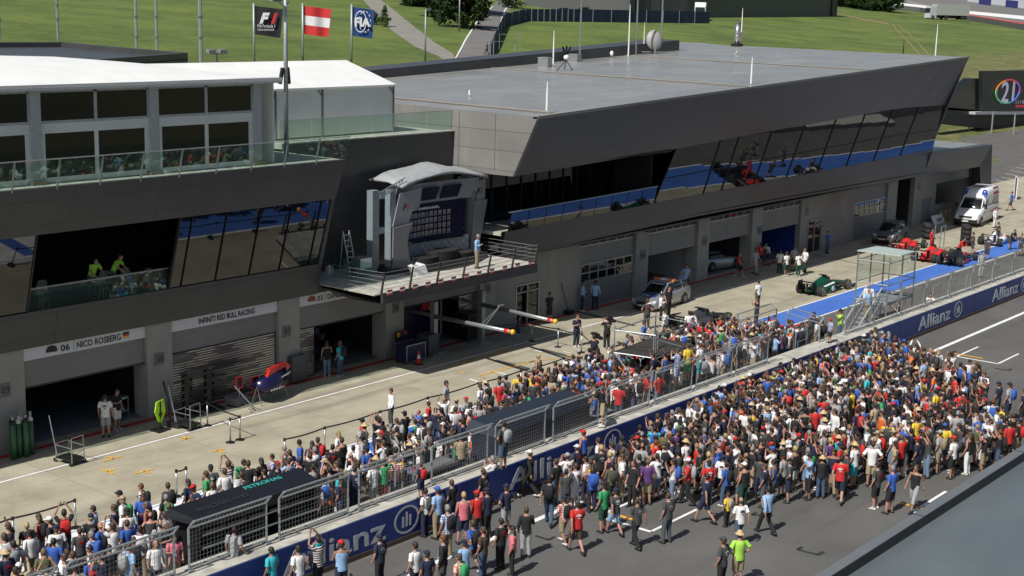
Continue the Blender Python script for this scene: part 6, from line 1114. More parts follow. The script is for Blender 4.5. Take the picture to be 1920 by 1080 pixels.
p = on_z(1765, 470); t_ = empty('crane_frame', p, 0, 'grey tubular lifting frame behind the red and white race car', 'frame'); K(MB().tube([(-.5, 0, 0), (-.3, 0, 1.9), (.5, 0, 1.9), (.9, .2, 1.5), (1.1, .3, 0)], .04, 6).tube([(-.2, .6, 0), (0, .6, 1.9)], .04, 6).tube([(-.3, 0, 1), (.4, .6, 1)], .03, 5), 'frame_tubes', 'steel', t_)
p = on_z(1905, 375); t_ = empty('white_gate_frame', p, .5, 'white framed mesh gate at the far end of the pit lane', 'gate'); K(MB().tube([(0, 0, 0), (0, 0, 2.2), (1.3, 0, 2.2), (1.3, 0, 0)], .05, 6), 'frame', 'white_paint', t_); K(MB().bx(.05, 1.25, -.01, .01, .2, 2.1), 'mesh_sheet', mat('mesh_grey', (.12, .13, .14), .8), t_)
p = on_z(1375, 668); 

# garage fittings seen in the gloom
for i, (x, y, w_, h, lab) in enumerate([(45.6, 53.5, 2.2, 1.7, 'dark tool shelving at the back of garage 06, left'), (48.4, 52.5, 1.6, 1.2, 'dark tool bench at the back of garage 06, right'), (31.5, 55.0, 2.4, 1.6, 'dark shelving deep inside the leftmost garage'), (75.0, 54, 2.5, 1.5, 'black shelving inside the white-walled garage')]):
    t_ = empty('tool_shelf', (x, y, .03), 0, lab, 'shelf', 'tool shelves in the garages'); f = MB()
    for z_ in np.linspace(.2, h, 4): f.bx(0, w_, 0, .6, z_-.03, z_)
    K(f, 'shelves', 'steel', t_)
    for xx in (0, w_-.05): K(MB().bx(xx, xx+.05, -.02, .62, 0, h+.1), 'side_frame', 'cab_grey', t_)
    for k_ in range(7): K(MB().bx(.1+(k_ % 4)*w_*.23, .1+(k_ % 4)*w_*.23+w_*.16, .05, .5, .2+(k_//4)*h*.31, .2+(k_//4)*h*.31+.25), 'tool_box', random.choice(['cab_blue', 'red_paint', 'black', 'letter']), t_)
t_ = empty('wheel_rack', (46.5, 50.2, .03), 0, 'row of wheels standing inside garage 06', 'rack')
for k_ in range(5): wheel(t_, k_*.72, 0.25, .33, .36, 'rim_light', 'tyre_yellow')
# ================================================================== PEOPLE
def J(**k):
    d = dict(hipL=(-.09, 0, .92), hipR=(.09, 0, .92), kneeL=(-.1, .02, .5), kneeR=(.1, .03, .5), ankL=(-.11, -.02, .09), ankR=(.12, 0, .09), chest=(0, 0, 1.28), neck=(0, 0, 1.46), head=(0, .02, 1.625),
             elL=(-.25, -.03, 1.15), elR=(.25, -.03, 1.15), wrL=(-.25, .07, .92), wrR=(.26, .06, .92), hdL=None, hdR=None, sh=.185, dz=0.)
    d.update(k); return d
POSES = {
 'stand': J(), 'relaxed': J(kneeL=(-.12, .05, .5), ankL=(-.17, .03, .09), wrR=(.3, .12, .94), head=(.01, .04, 1.62)),
 'walk': J(kneeL=(-.09, .2, .53), ankL=(-.1, .33, .11), kneeR=(.1, .02, .5), ankR=(.11, -.3, .15), elL=(-.25, -.16, 1.17), wrL=(-.26, -.2, .93), elR=(.24, .08, 1.15), wrR=(.22, .27, .97)),
 'walk2': J(kneeR=(.09, .17, .54), ankR=(.1, .24, .12), kneeL=(-.1, -.02, .5), ankL=(-.1, -.26, .13), elR=(.25, -.12, 1.16), wrR=(.27, -.12, .92), elL=(-.24, .06, 1.15), wrL=(-.2, .25, 1.0)),
 'photo': J(elL=(-.26, .16, 1.27), elR=(.26, .16, 1.27), wrL=(-.09, .27, 1.5), wrR=(.1, .27, 1.5), hdL=(-.04, .3, 1.57), hdR=(.05, .3, 1.57)),
 'high': J(elL=(-.27, .12, 1.55), elR=(.27, .12, 1.55), wrL=(-.12, .2, 1.8), wrR=(.12, .2, 1.8), hdL=(-.06, .24, 1.88), hdR=(.06, .24, 1.88)),
 'onehand': J(elR=(.27, .13, 1.5), wrR=(.16, .2, 1.74), hdR=(.12, .22, 1.82)),
 'hips': J(elL=(-.38, -.08, 1.17), elR=(.38, -.08, 1.17), wrL=(-.2, .05, 1.02), wrR=(.2, .05, 1.02), hdL=(-.14, .08, .98), hdR=(.14, .08, .98)),
 'crossed': J(elL=(-.24, .1, 1.15), elR=(.24, .1, 1.15), wrL=(.04, .2, 1.2), wrR=(-.04, .22, 1.17), hdL=(.12, .19, 1.22), hdR=(-.12, .2, 1.17)),
 'phone': J(elR=(.25, .04, 1.16), wrR=(.13, .24, 1.22), hdR=(.08, .3, 1.27), head=(0, .05, 1.61)),
 'lean': J(chest=(0, .16, 1.24), neck=(0, .26, 1.4), head=(0, .34, 1.53), elL=(-.26, .36, 1.12), elR=(.26, .36, 1.12), wrL=(-.2, .5, 1.0), wrR=(.2, .5, 1.0)),
 'sit': J(kneeL=(-.13, .4, .86), kneeR=(.13, .4, .86), ankL=(-.13, .42, .44), ankR=(.13, .42, .44), elL=(-.28, .12, 1.18), elR=(.28, .12, 1.18), wrL=(-.16, .3, 1.12), wrR=(.16, .3, 1.12)),
 'crouch': J(hipL=(-.1, -.1, .42), hipR=(.1, -.1, .42), kneeL=(-.15, .3, .5), kneeR=(.15, .3, .42), ankL=(-.14, .02, .09), ankR=(.14, .0, .09), chest=(0, .05, .78), neck=(0, .1, .95), head=(0, .16, 1.1), elL=(-.24, .2, .68), elR=(.24, .2, .68), wrL=(-.1, .38, .86), wrR=(.1, .38, .86), dz=-.5),
}
def V3(p): return Vector(p)
def torso_rings(p, g, z0=None, n=14, top=True, short=0.):
    """ellipse rings from pelvis to neck following the spine; g = clothing allowance"""
    hip = (V3(p['hipL'])+V3(p['hipR']))/2; ch = V3(p['chest']); nk = V3(p['neck'])
    st = [(hip-(ch-hip)*.22*1, .165, .115), (hip, .17, .12), (hip.lerp(ch, .4), .145, .1), (hip.lerp(ch, .8), .165, .115), (ch.lerp(nk, .25), .18, .118), (ch.lerp(nk, .62), .175, .105), (ch.lerp(nk, .86), .12, .08), (nk, .062, .062)]
    rs = []
    for i, (c_, rx, ry) in enumerate(st[short:] if short else st): rs.append([(c_.x+(rx+g)*math.cos(a), c_.y+(ry+g)*math.sin(a), c_.z) for a in np.linspace(0, 2*math.pi, n, endpoint=False)])
    return rs
def shoulder(p, s): nk = V3(p['neck']); ch = V3(p['chest']); q = nk+(ch-nk).normalized()*.06; return Vector((q.x+s*p['sh'], q.y, q.z))
def hand(b, wr, el, tip, side, fing):
    d = ((V3(tip) if tip else wr+(wr-el).normalized()*.1+Vector((0, .02, 0)))-wr).normalized(); up = Vector((0, 1, .2)) if abs(d.y) < .8 else Vector((0, 0, 1)); s_ = d.cross(up).normalized(); nrm = s_.cross(d)
    palm = wr+d*.045; b.tube([wr, palm, wr+d*.085], [.025, .034, .03], 8)
    if fing:
        for i, ln in enumerate((.07, .078, .072, .055)):
            o = wr+d*.08+s_*(.027-.018*i); m_ = o+d*ln*.5-nrm*.008; b.tube([o, m_, m_+d*ln*.42-nrm*.028], [.0105, .010, .008], 5)
        o = wr+d*.03+s_*.028; b.tube([o, o+s_*.03+d*.03-nrm*.01, o+s_*.035+d*.055-nrm*.025], [.012, .011, .009], 5)
def body_mesh(pn, low=False):
    p = POSES[pn]; b = MB(); n = 6 if low else 12
    b.rings(torso_rings(p, 0, n=14 if not low else 8))
    for s, k in ((-1, 'L'), (1, 'R')):
        sh = shoulder(p, s); el, wr = V3(p['el'+k]), V3(p['wr'+k]); hp, kn, an = V3(p['hip'+k]), V3(p['knee'+k]), V3(p['ank'+k])
        b.tube([sh+Vector((-s*.05, 0, -.01)), sh, sh.lerp(el, .5), el, el.lerp(wr, .35), wr], [.05, .055, .046, .036, .038, .024], n)
        b.tube([hp+Vector((0, 0, .05)), hp.lerp(kn, .35), kn, kn.lerp(an, .35), an], [.085, .083, .054, .056, .035], n)
        b.rings([[(an.x+r*math.cos(a)*.75, an.y+y, max(.012, an.z-.05+z_+r*.7*math.sin(a))) for a in np.linspace(0, 2*math.pi, 8, endpoint=False)] for y, z_, r in ((-.06, 0, .02), (-.03, .01, .04), (.05, .0, .042), (.13, -.015, .038), (.17, -.02, .012))])
        hand(b, wr, el, p['hd'+k], s, not low)
    nk, hd = V3(p['neck']), V3(p['head']); b.tube([nk-Vector((0, 0, .05)), nk.lerp(hd, .4)], [.062, .052], n)
    nu, nv = (8, 5) if low else (16, 11); b.sph(hd+Vector((0, 0, .012)), (.074, .092, .112), nu, nv); b.sph(hd+Vector((0, .03, -.055)), (.055, .06, .055), nu, nv)
    if not low:
        b.tube([hd+Vector((0, .088, .02)), hd+Vector((0, .112, -.018)), hd+Vector((0, .092, -.03))], [.008, .014, .012], 6)
        for s in (-1, 1): b.sph(hd+Vector((s*.076, -.005, -.005)), (.012, .02, .03), 6, 5)
        b.sph(hd+Vector((0, .078, -.06)), (.026, .014, .008), 8, 4)
    return b
def remeshed(mb, name, voxel, ratio):
    me = bpy.data.meshes.new(name); me.from_pydata(mb.v, [], mb.f); o = bpy.data.objects.new(name, me); COL.objects.link(o)
    r = o.modifiers.new('r', 'REMESH'); r.mode = 'VOXEL'; r.voxel_size = voxel; r.use_smooth_shade = True
    s = o.modifiers.new('s', 'SMOOTH'); s.iterations = 2; s.factor = .4; d = o.modifiers.new('d', 'DECIMATE'); d.ratio = ratio
    bpy.context.view_layer.update(); dg = bpy.context.evaluated_depsgraph_get(); m2 = bpy.data.meshes.new_from_object(o.evaluated_get(dg)); COL.objects.unlink(o); bpy.data.objects.remove(o); m2.name = name; return m2
def clothes(pn, kind, low=False):
    p = POSES[pn]; b = MB(); n = 6 if low else 12; N = 8 if low else 18
    if kind in ('tee', 'longsleeve', 'vest'):
        rs = torso_rings(p, .016, n=N); rs = rs[:7] if kind != 'vest' else rs[:6]; o = len(b.v); b.rings(rs, cap=False)
        if kind != 'vest':
            nk = V3(p['neck']); b.rings([rs[-1], [(nk.x+.07*math.cos(a), nk.y+.072*math.sin(a), nk.z-.012) for a in np.linspace(0, 2*math.pi, N, endpoint=False)]], cap=False)
            for s, k in ((-1, 'L'), (1, 'R')):
                sh = shoulder(p, s); el, wr = V3(p['el'+k]), V3(p['wr'+k]); i_ = sh+Vector((-s*.07, 0, .0))
                if kind == 'tee': b.tube([i_, sh+Vector((s*.0, 0, .004)), sh.lerp(el, .3), sh.lerp(el, .72)], [.062, .071, .067, .069], n, cap=False)
                else: b.tube([i_, sh, sh.lerp(el, .5), el, el.lerp(wr, .5), el.lerp(wr, .93)], [.062, .07, .06, .052, .048, .038], n, cap=False)
        else:
            for s in (-1, 1): q = shoulder(p, s); b.tube([q+Vector((-s*.07, .1, -.1)), q+Vector((-s*.07, 0, .025)), q+Vector((-s*.07, -.1, -.1))], .03, 6)
    elif kind in ('trousers', 'shorts', 'skirt', 'capri'):
        rs = torso_rings(p, .012, n=N)[:3]; rs[2] = [(x, y, z*.35+rs[1][i][2]*.65) for i, (x, y, z) in enumerate(rs[2])]
        b.rings(rs, cap=False)
        for s, k in ((-1, 'L'), (1, 'R')):
            hp, kn, an = V3(p['hip'+k]), V3(p['knee'+k]), V3(p['ank'+k])
            if kind == 'trousers': b.tube([hp+Vector((0, 0, .06)), hp.lerp(kn, .3), kn, kn.lerp(an, .4), kn.lerp(an, .97)], [.098, .103, .077, .075, .066], n, cap=False)
            elif kind == 'capri': b.tube([hp+Vector((0, 0, .06)), hp.lerp(kn, .3), kn, kn.lerp(an, .45)], [.098, .1, .07, .07], n, cap=False)
            else: b.tube([hp+Vector((0, 0, .06)), hp.lerp(kn, .3), hp.lerp(kn, .7), kn.lerp(an, .02)], [.098, .107, .1, .1], n, cap=False)
    elif kind == 'shoes':
        for k in 'LR':
            an = V3(p['ank'+k]); z0 = an.z-.09; b.rings([[(an.x+w_*math.cos(a), an.y+y, z0+h*max(0., .5+.5*math.sin(a))) for a in np.linspace(0, 2*math.pi, 8, endpoint=False)] for y, w_, h in ((-.085, .03, .08), (-.06, .046, .11), (.03, .05, .1), (.11, .052, .075), (.18, .04, .05), (.2, .015, .03))])
    return b
def headgear(kind, low=False):
    """relative to the head centre"""
    b = MB(); n = 8 if low else 14
    def dome(r, z0, top, n_=n, flat=1.): 
        rs = []
        for f in (0, .35, .65, .88, 1.0): a = f*math.pi/2; rs.append([(r[0]*math.cos(a*.97)*math.cos(t_), r[1]*math.cos(a*.97)*math.sin(t_)-.004, z0+(top-z0)*math.sin(a)) for t_ in np.linspace(0, 2*math.pi, n_, endpoint=False)])
        return rs
    if kind in ('short', 'long', 'ponytail', 'bald'):
        if kind == 'bald': 
            b.rings([[(.081*math.cos(t_), -.012+.09*math.sin(t_), z_) for t_ in np.linspace(math.pi*.95, 2.05*math.pi, 8)]+[(.07*math.cos(t_), -.012+.08*math.sin(t_), z_) for t_ in np.linspace(2.05*math.pi, math.pi*.95, 8)] for z_ in (-.05, .03)]); return b
        rs = dome((.083, .1), .02, .137)
        for r in rs: r[:] = [(x, y-.008, z+(.03 if (y > .04 and i_ == 0) else 0)) for i_, (x, y, z) in enumerate(r)]
        low_ = [[(.08*math.cos(t_), -.008+(.096 if math.sin(t_) < 0 else .02)*math.sin(t_), -.055 if math.sin(t_) < .3 else .03) for t_ in np.linspace(0, 2*math.pi, n, endpoint=False)]]
        b.rings(low_+rs)
        if kind == 'long': b.rings([[(.085*math.cos(t_), -.05+.06*math.sin(t_), .03) for t_ in np.linspace(0, 2*math.pi, 8, endpoint=False)], [(.1*math.cos(t_), -.07+.05*math.sin(t_), -.14) for t_ in np.linspace(0, 2*math.pi, 8, endpoint=False)], [(.07*math.cos(t_), -.1+.03*math.sin(t_), -.3) for t_ in np.linspace(0, 2*math.pi, 8, endpoint=False)]])
        if kind == 'ponytail': b.tube([(0, -.09, .04), (0, -.14, .02), (0, -.13, -.1), (0, -.12, -.2)], [.02, .03, .03, .01], 6)
    elif kind == 'cap':
        b.rings(dome((.092, .108), .03, .14)); b.prism([(.07*math.cos(t_), .085+.085*math.sin(t_), .035) for t_ in np.linspace(0, math.pi, 8)], (0, 0, .01))
    elif kind == 'hat':
        b.rings([[(.17*math.cos(t_), .18*math.sin(t_), .03+.012*math.cos(2*t_)) for t_ in np.linspace(0, 2*math.pi, n, endpoint=False)], [(.1*math.cos(t_), .112*math.sin(t_), .05) for t_ in np.linspace(0, 2*math.pi, n, endpoint=False)]]+dome((.09, .105), .055, .15)[:4])
    return b
def backpack(pn):
    p = POSES[pn]; c_ = V3(p['chest']); b = MB(); rs = []
    for z_, w_, d_ in ((-.26, .11, .05), (-.24, .15, .085), (-.05, .16, .1), (.1, .15, .09), (.17, .1, .05)): rs.append([(c_.x+w_*math.copysign(abs(math.cos(a))**.6, math.cos(a)), c_.y-.2+d_*math.copysign(abs(math.sin(a))**.6, math.sin(a)), c_.z+z_) for a in np.linspace(0, 2*math.pi, 14, endpoint=False)])
    b.rings(rs)
    for s in (-1, 1): b.tube([(c_.x+s*.1, c_.y-.13, c_.z+.12), (c_.x+s*.11, c_.y-.02, c_.z+.19), (c_.x+s*.12, c_.y+.12, c_.z+.05), (c_.x+s*.14, c_.y+.05, c_.z-.12)], .018, 5)
    return b
BODY = {}; CL = {}; HG = {}; BP = {}
def as_mesh(mb, name, smooth=True):
    me = bpy.data.meshes.new(name); me.from_pydata(mb.v, [], mb.f); me.materials.append(None); me.polygons.foreach_set('use_smooth', [smooth]*len(mb.f)); me.update(); return me
def get_body(pn):
    if pn not in BODY:
        m_ = remeshed(body_mesh(pn), 'body', .0115, .3); m_.materials.clear(); m_.materials.append(None); BODY[pn] = m_
    return BODY[pn]
def get_cl(pn, kind):
    if (pn, kind) not in CL: CL[(pn, kind)] = as_mesh(clothes(pn, kind), kind)
    return CL[(pn, kind)]
def get_hg(kind):
    if kind not in HG: HG[kind] = as_mesh(headgear(kind), kind)
    return HG[kind]
EYES = None
def face_part():
    global EYES
    if EYES is None:
        b = MB()
        for s in (-1, 1): b.sph((s*.03, .086, .02), (.012, .01, .008), 6, 4)
        EYES = as_mesh(b, 'eyes')
    return EYES
# colour tables
CLOTH = {'white': (.7, .7, .7), 'black': (.014, .014, .016), 'navy': (.014, .02, .05), 'dark grey': (.05, .052, .055), 'light grey': (.3, .31, .32), 'red': (.48, .02, .02), 'blue': (.03, .1, .4), 'light blue': (.26, .42, .65), 'turquoise': (.03, .42, .48), 'yellow': (.7, .5, .04), 'green': (.03, .28, .1), 'olive': (.09, .1, .045), 'orange': (.7, .14, .02), 'pink': (.62, .16, .2), 'purple': (.1, .04, .16), 'beige': (.36, .29, .19), 'khaki': (.25, .21, .13), 'lime': (.35, .65, .08), 'brown': (.07, .045, .03), 'jeans blue': (.05, .085, .15), 'grey jeans': (.06, .075, .09), 'denim': (.14, .2, .3), 'dark green': (.01, .05, .03), 'maroon': (.15, .015, .02)}
def fabric(cn):
    k = 'fabric_'+cn.replace(' ', '_')
    if k in MATS: return MATS[k]
    if cn.startswith('striped') or cn.startswith('plaid'):
        base = CLOTH[cn.split(' ', 1)[1]]; m_ = new_mat(k, .9); t, N, L, b = nodes(m_); tc = N.new('ShaderNodeTexCoord'); sp = N.new('ShaderNodeSeparateXYZ'); L.new(tc.outputs['Object'], sp.inputs[0])
        f = math_n(t, 'LESS_THAN', math_n(t, 'FRACT', math_n(t, 'MULTIPLY', sp.outputs[2], 14)), .45)
        if cn.startswith('plaid'): f = math_n(t, 'MULTIPLY', math_n(t, 'ADD', f, math_n(t, 'LESS_THAN', math_n(t, 'FRACT', math_n(t, 'MULTIPLY', sp.outputs[0], 14)), .45)), .5)
        L.new(mixc(t, f, base, (.62, .62, .62)), b.inputs['Base Color']); return m_
    return mat(k, CLOTH[cn], .9, noise=.1, nscale=14)
SKINS = [mat('skin_fair', (.38, .21, .15), .55, noise=.05), mat('skin_tanned', (.29, .155, .1), .55, noise=.05), mat('skin_pink', (.4, .2, .15), .55, noise=.05), mat('skin_brown', (.2, .11, .07), .55, noise=.05)]
HAIRS = {'dark': mat('hair_dark', (.018, .013, .01), .6), 'brown': mat('hair_brown', (.06, .035, .02), .6), 'light brown': mat('hair_light_brown', (.13, .085, .045), .6), 'blond': mat('hair_blond', (.4, .29, .13), .6), 'grey': mat('hair_grey', (.22, .21, .2), .6), 'red-brown': mat('hair_red', (.13, .045, .02), .6)}
mat('straw', (.5, .38, .2), .9); mat('shoe_white', (.5, .5, .5), .6); mat('shoe_dark', (.02, .02, .022), .6)
PEOPLE = []
def slot(o, m_): o.material_slots[0].link = 'OBJECT'; o.material_slots[0].material = m_ if not isinstance(m_, str) else MATS[m_]
def inst(name, me, par, m_, loc=None):
    o = bpy.data.objects.new(name, me); COL.objects.link(o); o.parent = par
    if loc is not None: o.location = loc
    slot(o, m_); return o
def spec_random(r):
    sh = r.choices(['white', 'black', 'navy', 'dark grey', 'light grey', 'red', 'blue', 'light blue', 'turquoise', 'yellow', 'green', 'olive', 'orange', 'pink', 'purple', 'striped navy', 'striped red', 'plaid blue', 'plaid red', 'lime', 'brown', 'maroon', 'beige'],
                   [21, 26, 13, 12, 9, 5.5, 4.5, 4, 1.6, 2.4, 1.4, 1.6, 1.2, 1, 1, 1.3, .8, 2, .8, .4, 1.5, 1, 1.3])[0]
    typ = r.choices(['tee', 'longsleeve', 'vest'], [82, 9, 9])[0]; bt = r.choices(['shorts', 'trousers', 'capri', 'skirt'], [52, 40, 6, 2])[0]
    bc = r.choices(['jeans blue', 'grey jeans', 'black', 'navy', 'beige', 'khaki', 'denim', 'dark grey', 'white', 'light grey'], [20, 8, 16, 12, 12, 10, 10, 6, 4, 4])[0]
    hd = r.choices(['short', 'long', 'ponytail', 'bald', 'cap', 'hat'], [56, 9, 7, 6, 19, 2.6])[0]; hc = r.choices(list(HAIRS), [38, 36, 9, 5, 7, 5])[0]; cc = r.choices(['white', 'black', 'red', 'navy', 'light grey', 'blue', 'beige', 'dark grey'], [3.2, 7, 4, 6, 2, 1.5, 1.5, 3])[0]
    bag = r.choices([None, 'black', 'red', 'blue', 'light grey', 'dark grey', 'green'], [74, 12, 3, 3, 3, 3, 2])[0]
    return dict(shirt=sh, typ=typ, bot=bc, bt=bt, head=hd, hair=hc, capc=cc, bag=bag, skin=r.randrange(3) if r.random() < .95 else 3, shoe=r.choice(['shoe_white', 'shoe_dark', 'shoe_dark']))
def make_person(loc, face, pose='stand', s=1., place='', lab=None, **k):
    sp = dict(shirt='white', typ='tee', bot='jeans blue', bt='trousers', head='short', hair='brown', capc='black', bag=None, skin=0, shoe='shoe_dark'); sp.update(k)
    dz = POSES[pose].get('dz', 0) if False else 0
    t_ = empty('person', loc, math.radians(face)-math.pi/2); t_.scale = (s, s, s); sk = SKINS[sp['skin']]
    bd = inst('body', get_body(pose), t_, sk)
    if sp['shirt']: inst({'tee': 'shirt', 'longsleeve': 'long_sleeved_shirt', 'vest': 'sleeveless_top'}[sp['typ']], get_cl(pose, sp['typ']), t_, fabric(sp['shirt']))
    inst({'trousers': 'trousers', 'shorts': 'shorts', 'skirt': 'skirt', 'capri': 'cropped_trousers'}[sp['bt']], get_cl(pose, sp['bt']), t_, fabric(sp['bot'])); inst('shoes', get_cl(pose, 'shoes'), t_, sp['shoe'])
    hd = POSES[pose]['head']
    if sp['head'] in ('cap', 'hat'): inst('hair', get_hg('short'), t_, HAIRS[sp['hair']], (hd[0], hd[1], hd[2]-.012)); inst({'cap': 'cap', 'hat': 'sun_hat'}[sp['head']], get_hg(sp['head']), t_, 'straw' if sp['head'] == 'hat' else fabric(sp['capc']), hd)
    else: inst('hair', get_hg(sp['head']), t_, HAIRS[sp['hair']], hd)
    inst('eyes', face_part(), t_, 'black', hd)
    if sp['bag']:
        if pose not in BP: BP[pose] = as_mesh(backpack(pose), 'backpack')
        inst('backpack', BP[pose], t_, fabric(sp['bag']))
    if pose in ('photo', 'high'):
        h_ = POSES[pose]['hdL']; b = MB().box((0, h_[1]+.03, h_[2]+.03), (.14, .06, .08)) if not HG.get('c'+pose) else None
        if b: HG['c'+pose] = as_mesh(b, 'camera', False)
        HG.setdefault('n', 0)
    if sp['shirt'] and not sp['bag'] and sp['typ'] == 'tee' and sp['shirt'] in ('black', 'navy', 'white', 'dark grey', 'red') and random.random() < .45 and pose in ('stand', 'relaxed', 'walk', 'walk2', 'photo', 'hips', 'phone'):
        if 'pr' not in BP:
            b = MB()
            for z_, w_ in ((1.33, .05), (1.3, .09), (1.27, .07), (1.2, .04)): b.box((random.uniform(-.01, .01), -.137, z_), (w_*2, .012, .016))
            BP['pr'] = as_mesh(b, 'back_print', False)
        inst('back_print', BP['pr'], t_, fabric({'white': 'navy', 'red': 'white'}.get(sp['shirt'], random.choice(['white', 'light grey', 'red']))))
    if sp['shirt'] and random.random() < .35 and pose in ('stand', 'relaxed', 'walk', 'walk2', 'hips', 'phone'):
        if 'ly' not in BP: BP['ly'] = as_mesh(MB().tube([(-.06, -.05, 1.475), (-.075, .05, 1.44), (-.03, .135, 1.3), (0, .145, 1.12), (.03, .135, 1.3), (.075, .05, 1.44), (.06, -.05, 1.475), (-.06, -.05, 1.475)], .008, 5).box((0, .15, 1.08), (.07, .01, .1)), 'lanyard', False)
        inst('lanyard', BP['ly'], t_, fabric('light blue'))
    PEOPLE.append(dict(o=t_, sp=sp, pose=pose, place=place, lab=lab, s=s)); return t_
def describe(sp, pose, s, place):
    tn = {'tee': 't-shirt', 'longsleeve': 'long-sleeved shirt', 'vest': 'sleeveless top'}[sp['typ']]; who = 'child' if s < .85 else 'person'
    shn = sp['shirt'] or None; a = '%s in %s %s' % (who, shn, tn) if shn else 'bare-chested %s' % who
    bn = sp['bot'] if 'jeans' in sp['bot'] and sp['bt'] == 'trousers' else sp['bot'].replace(' blue', '' if 'jeans' in sp['bot'] else ' blue').replace('grey jeans', 'grey').replace('jeans', 'blue')
    bn = {'jeans blue': 'blue jeans', 'grey jeans': 'grey jeans'}.get(bn, bn+' '+{'trousers': 'trousers', 'shorts': 'shorts', 'skirt': 'skirt', 'capri': 'cropped trousers'}[sp['bt']])
    a += ' and '+bn
    h = {'short': '%s hair' % sp['hair'], 'long': 'long %s hair' % sp['hair'], 'ponytail': '%s ponytail' % sp['hair'], 'bald': 'bald head', 'cap': '%s cap' % sp['capc'], 'hat': 'straw hat'}[sp['head']]
    b = ', '+h
    if sp['bag']: b += ', %s backpack' % sp['bag']
    return a, b
P = {}
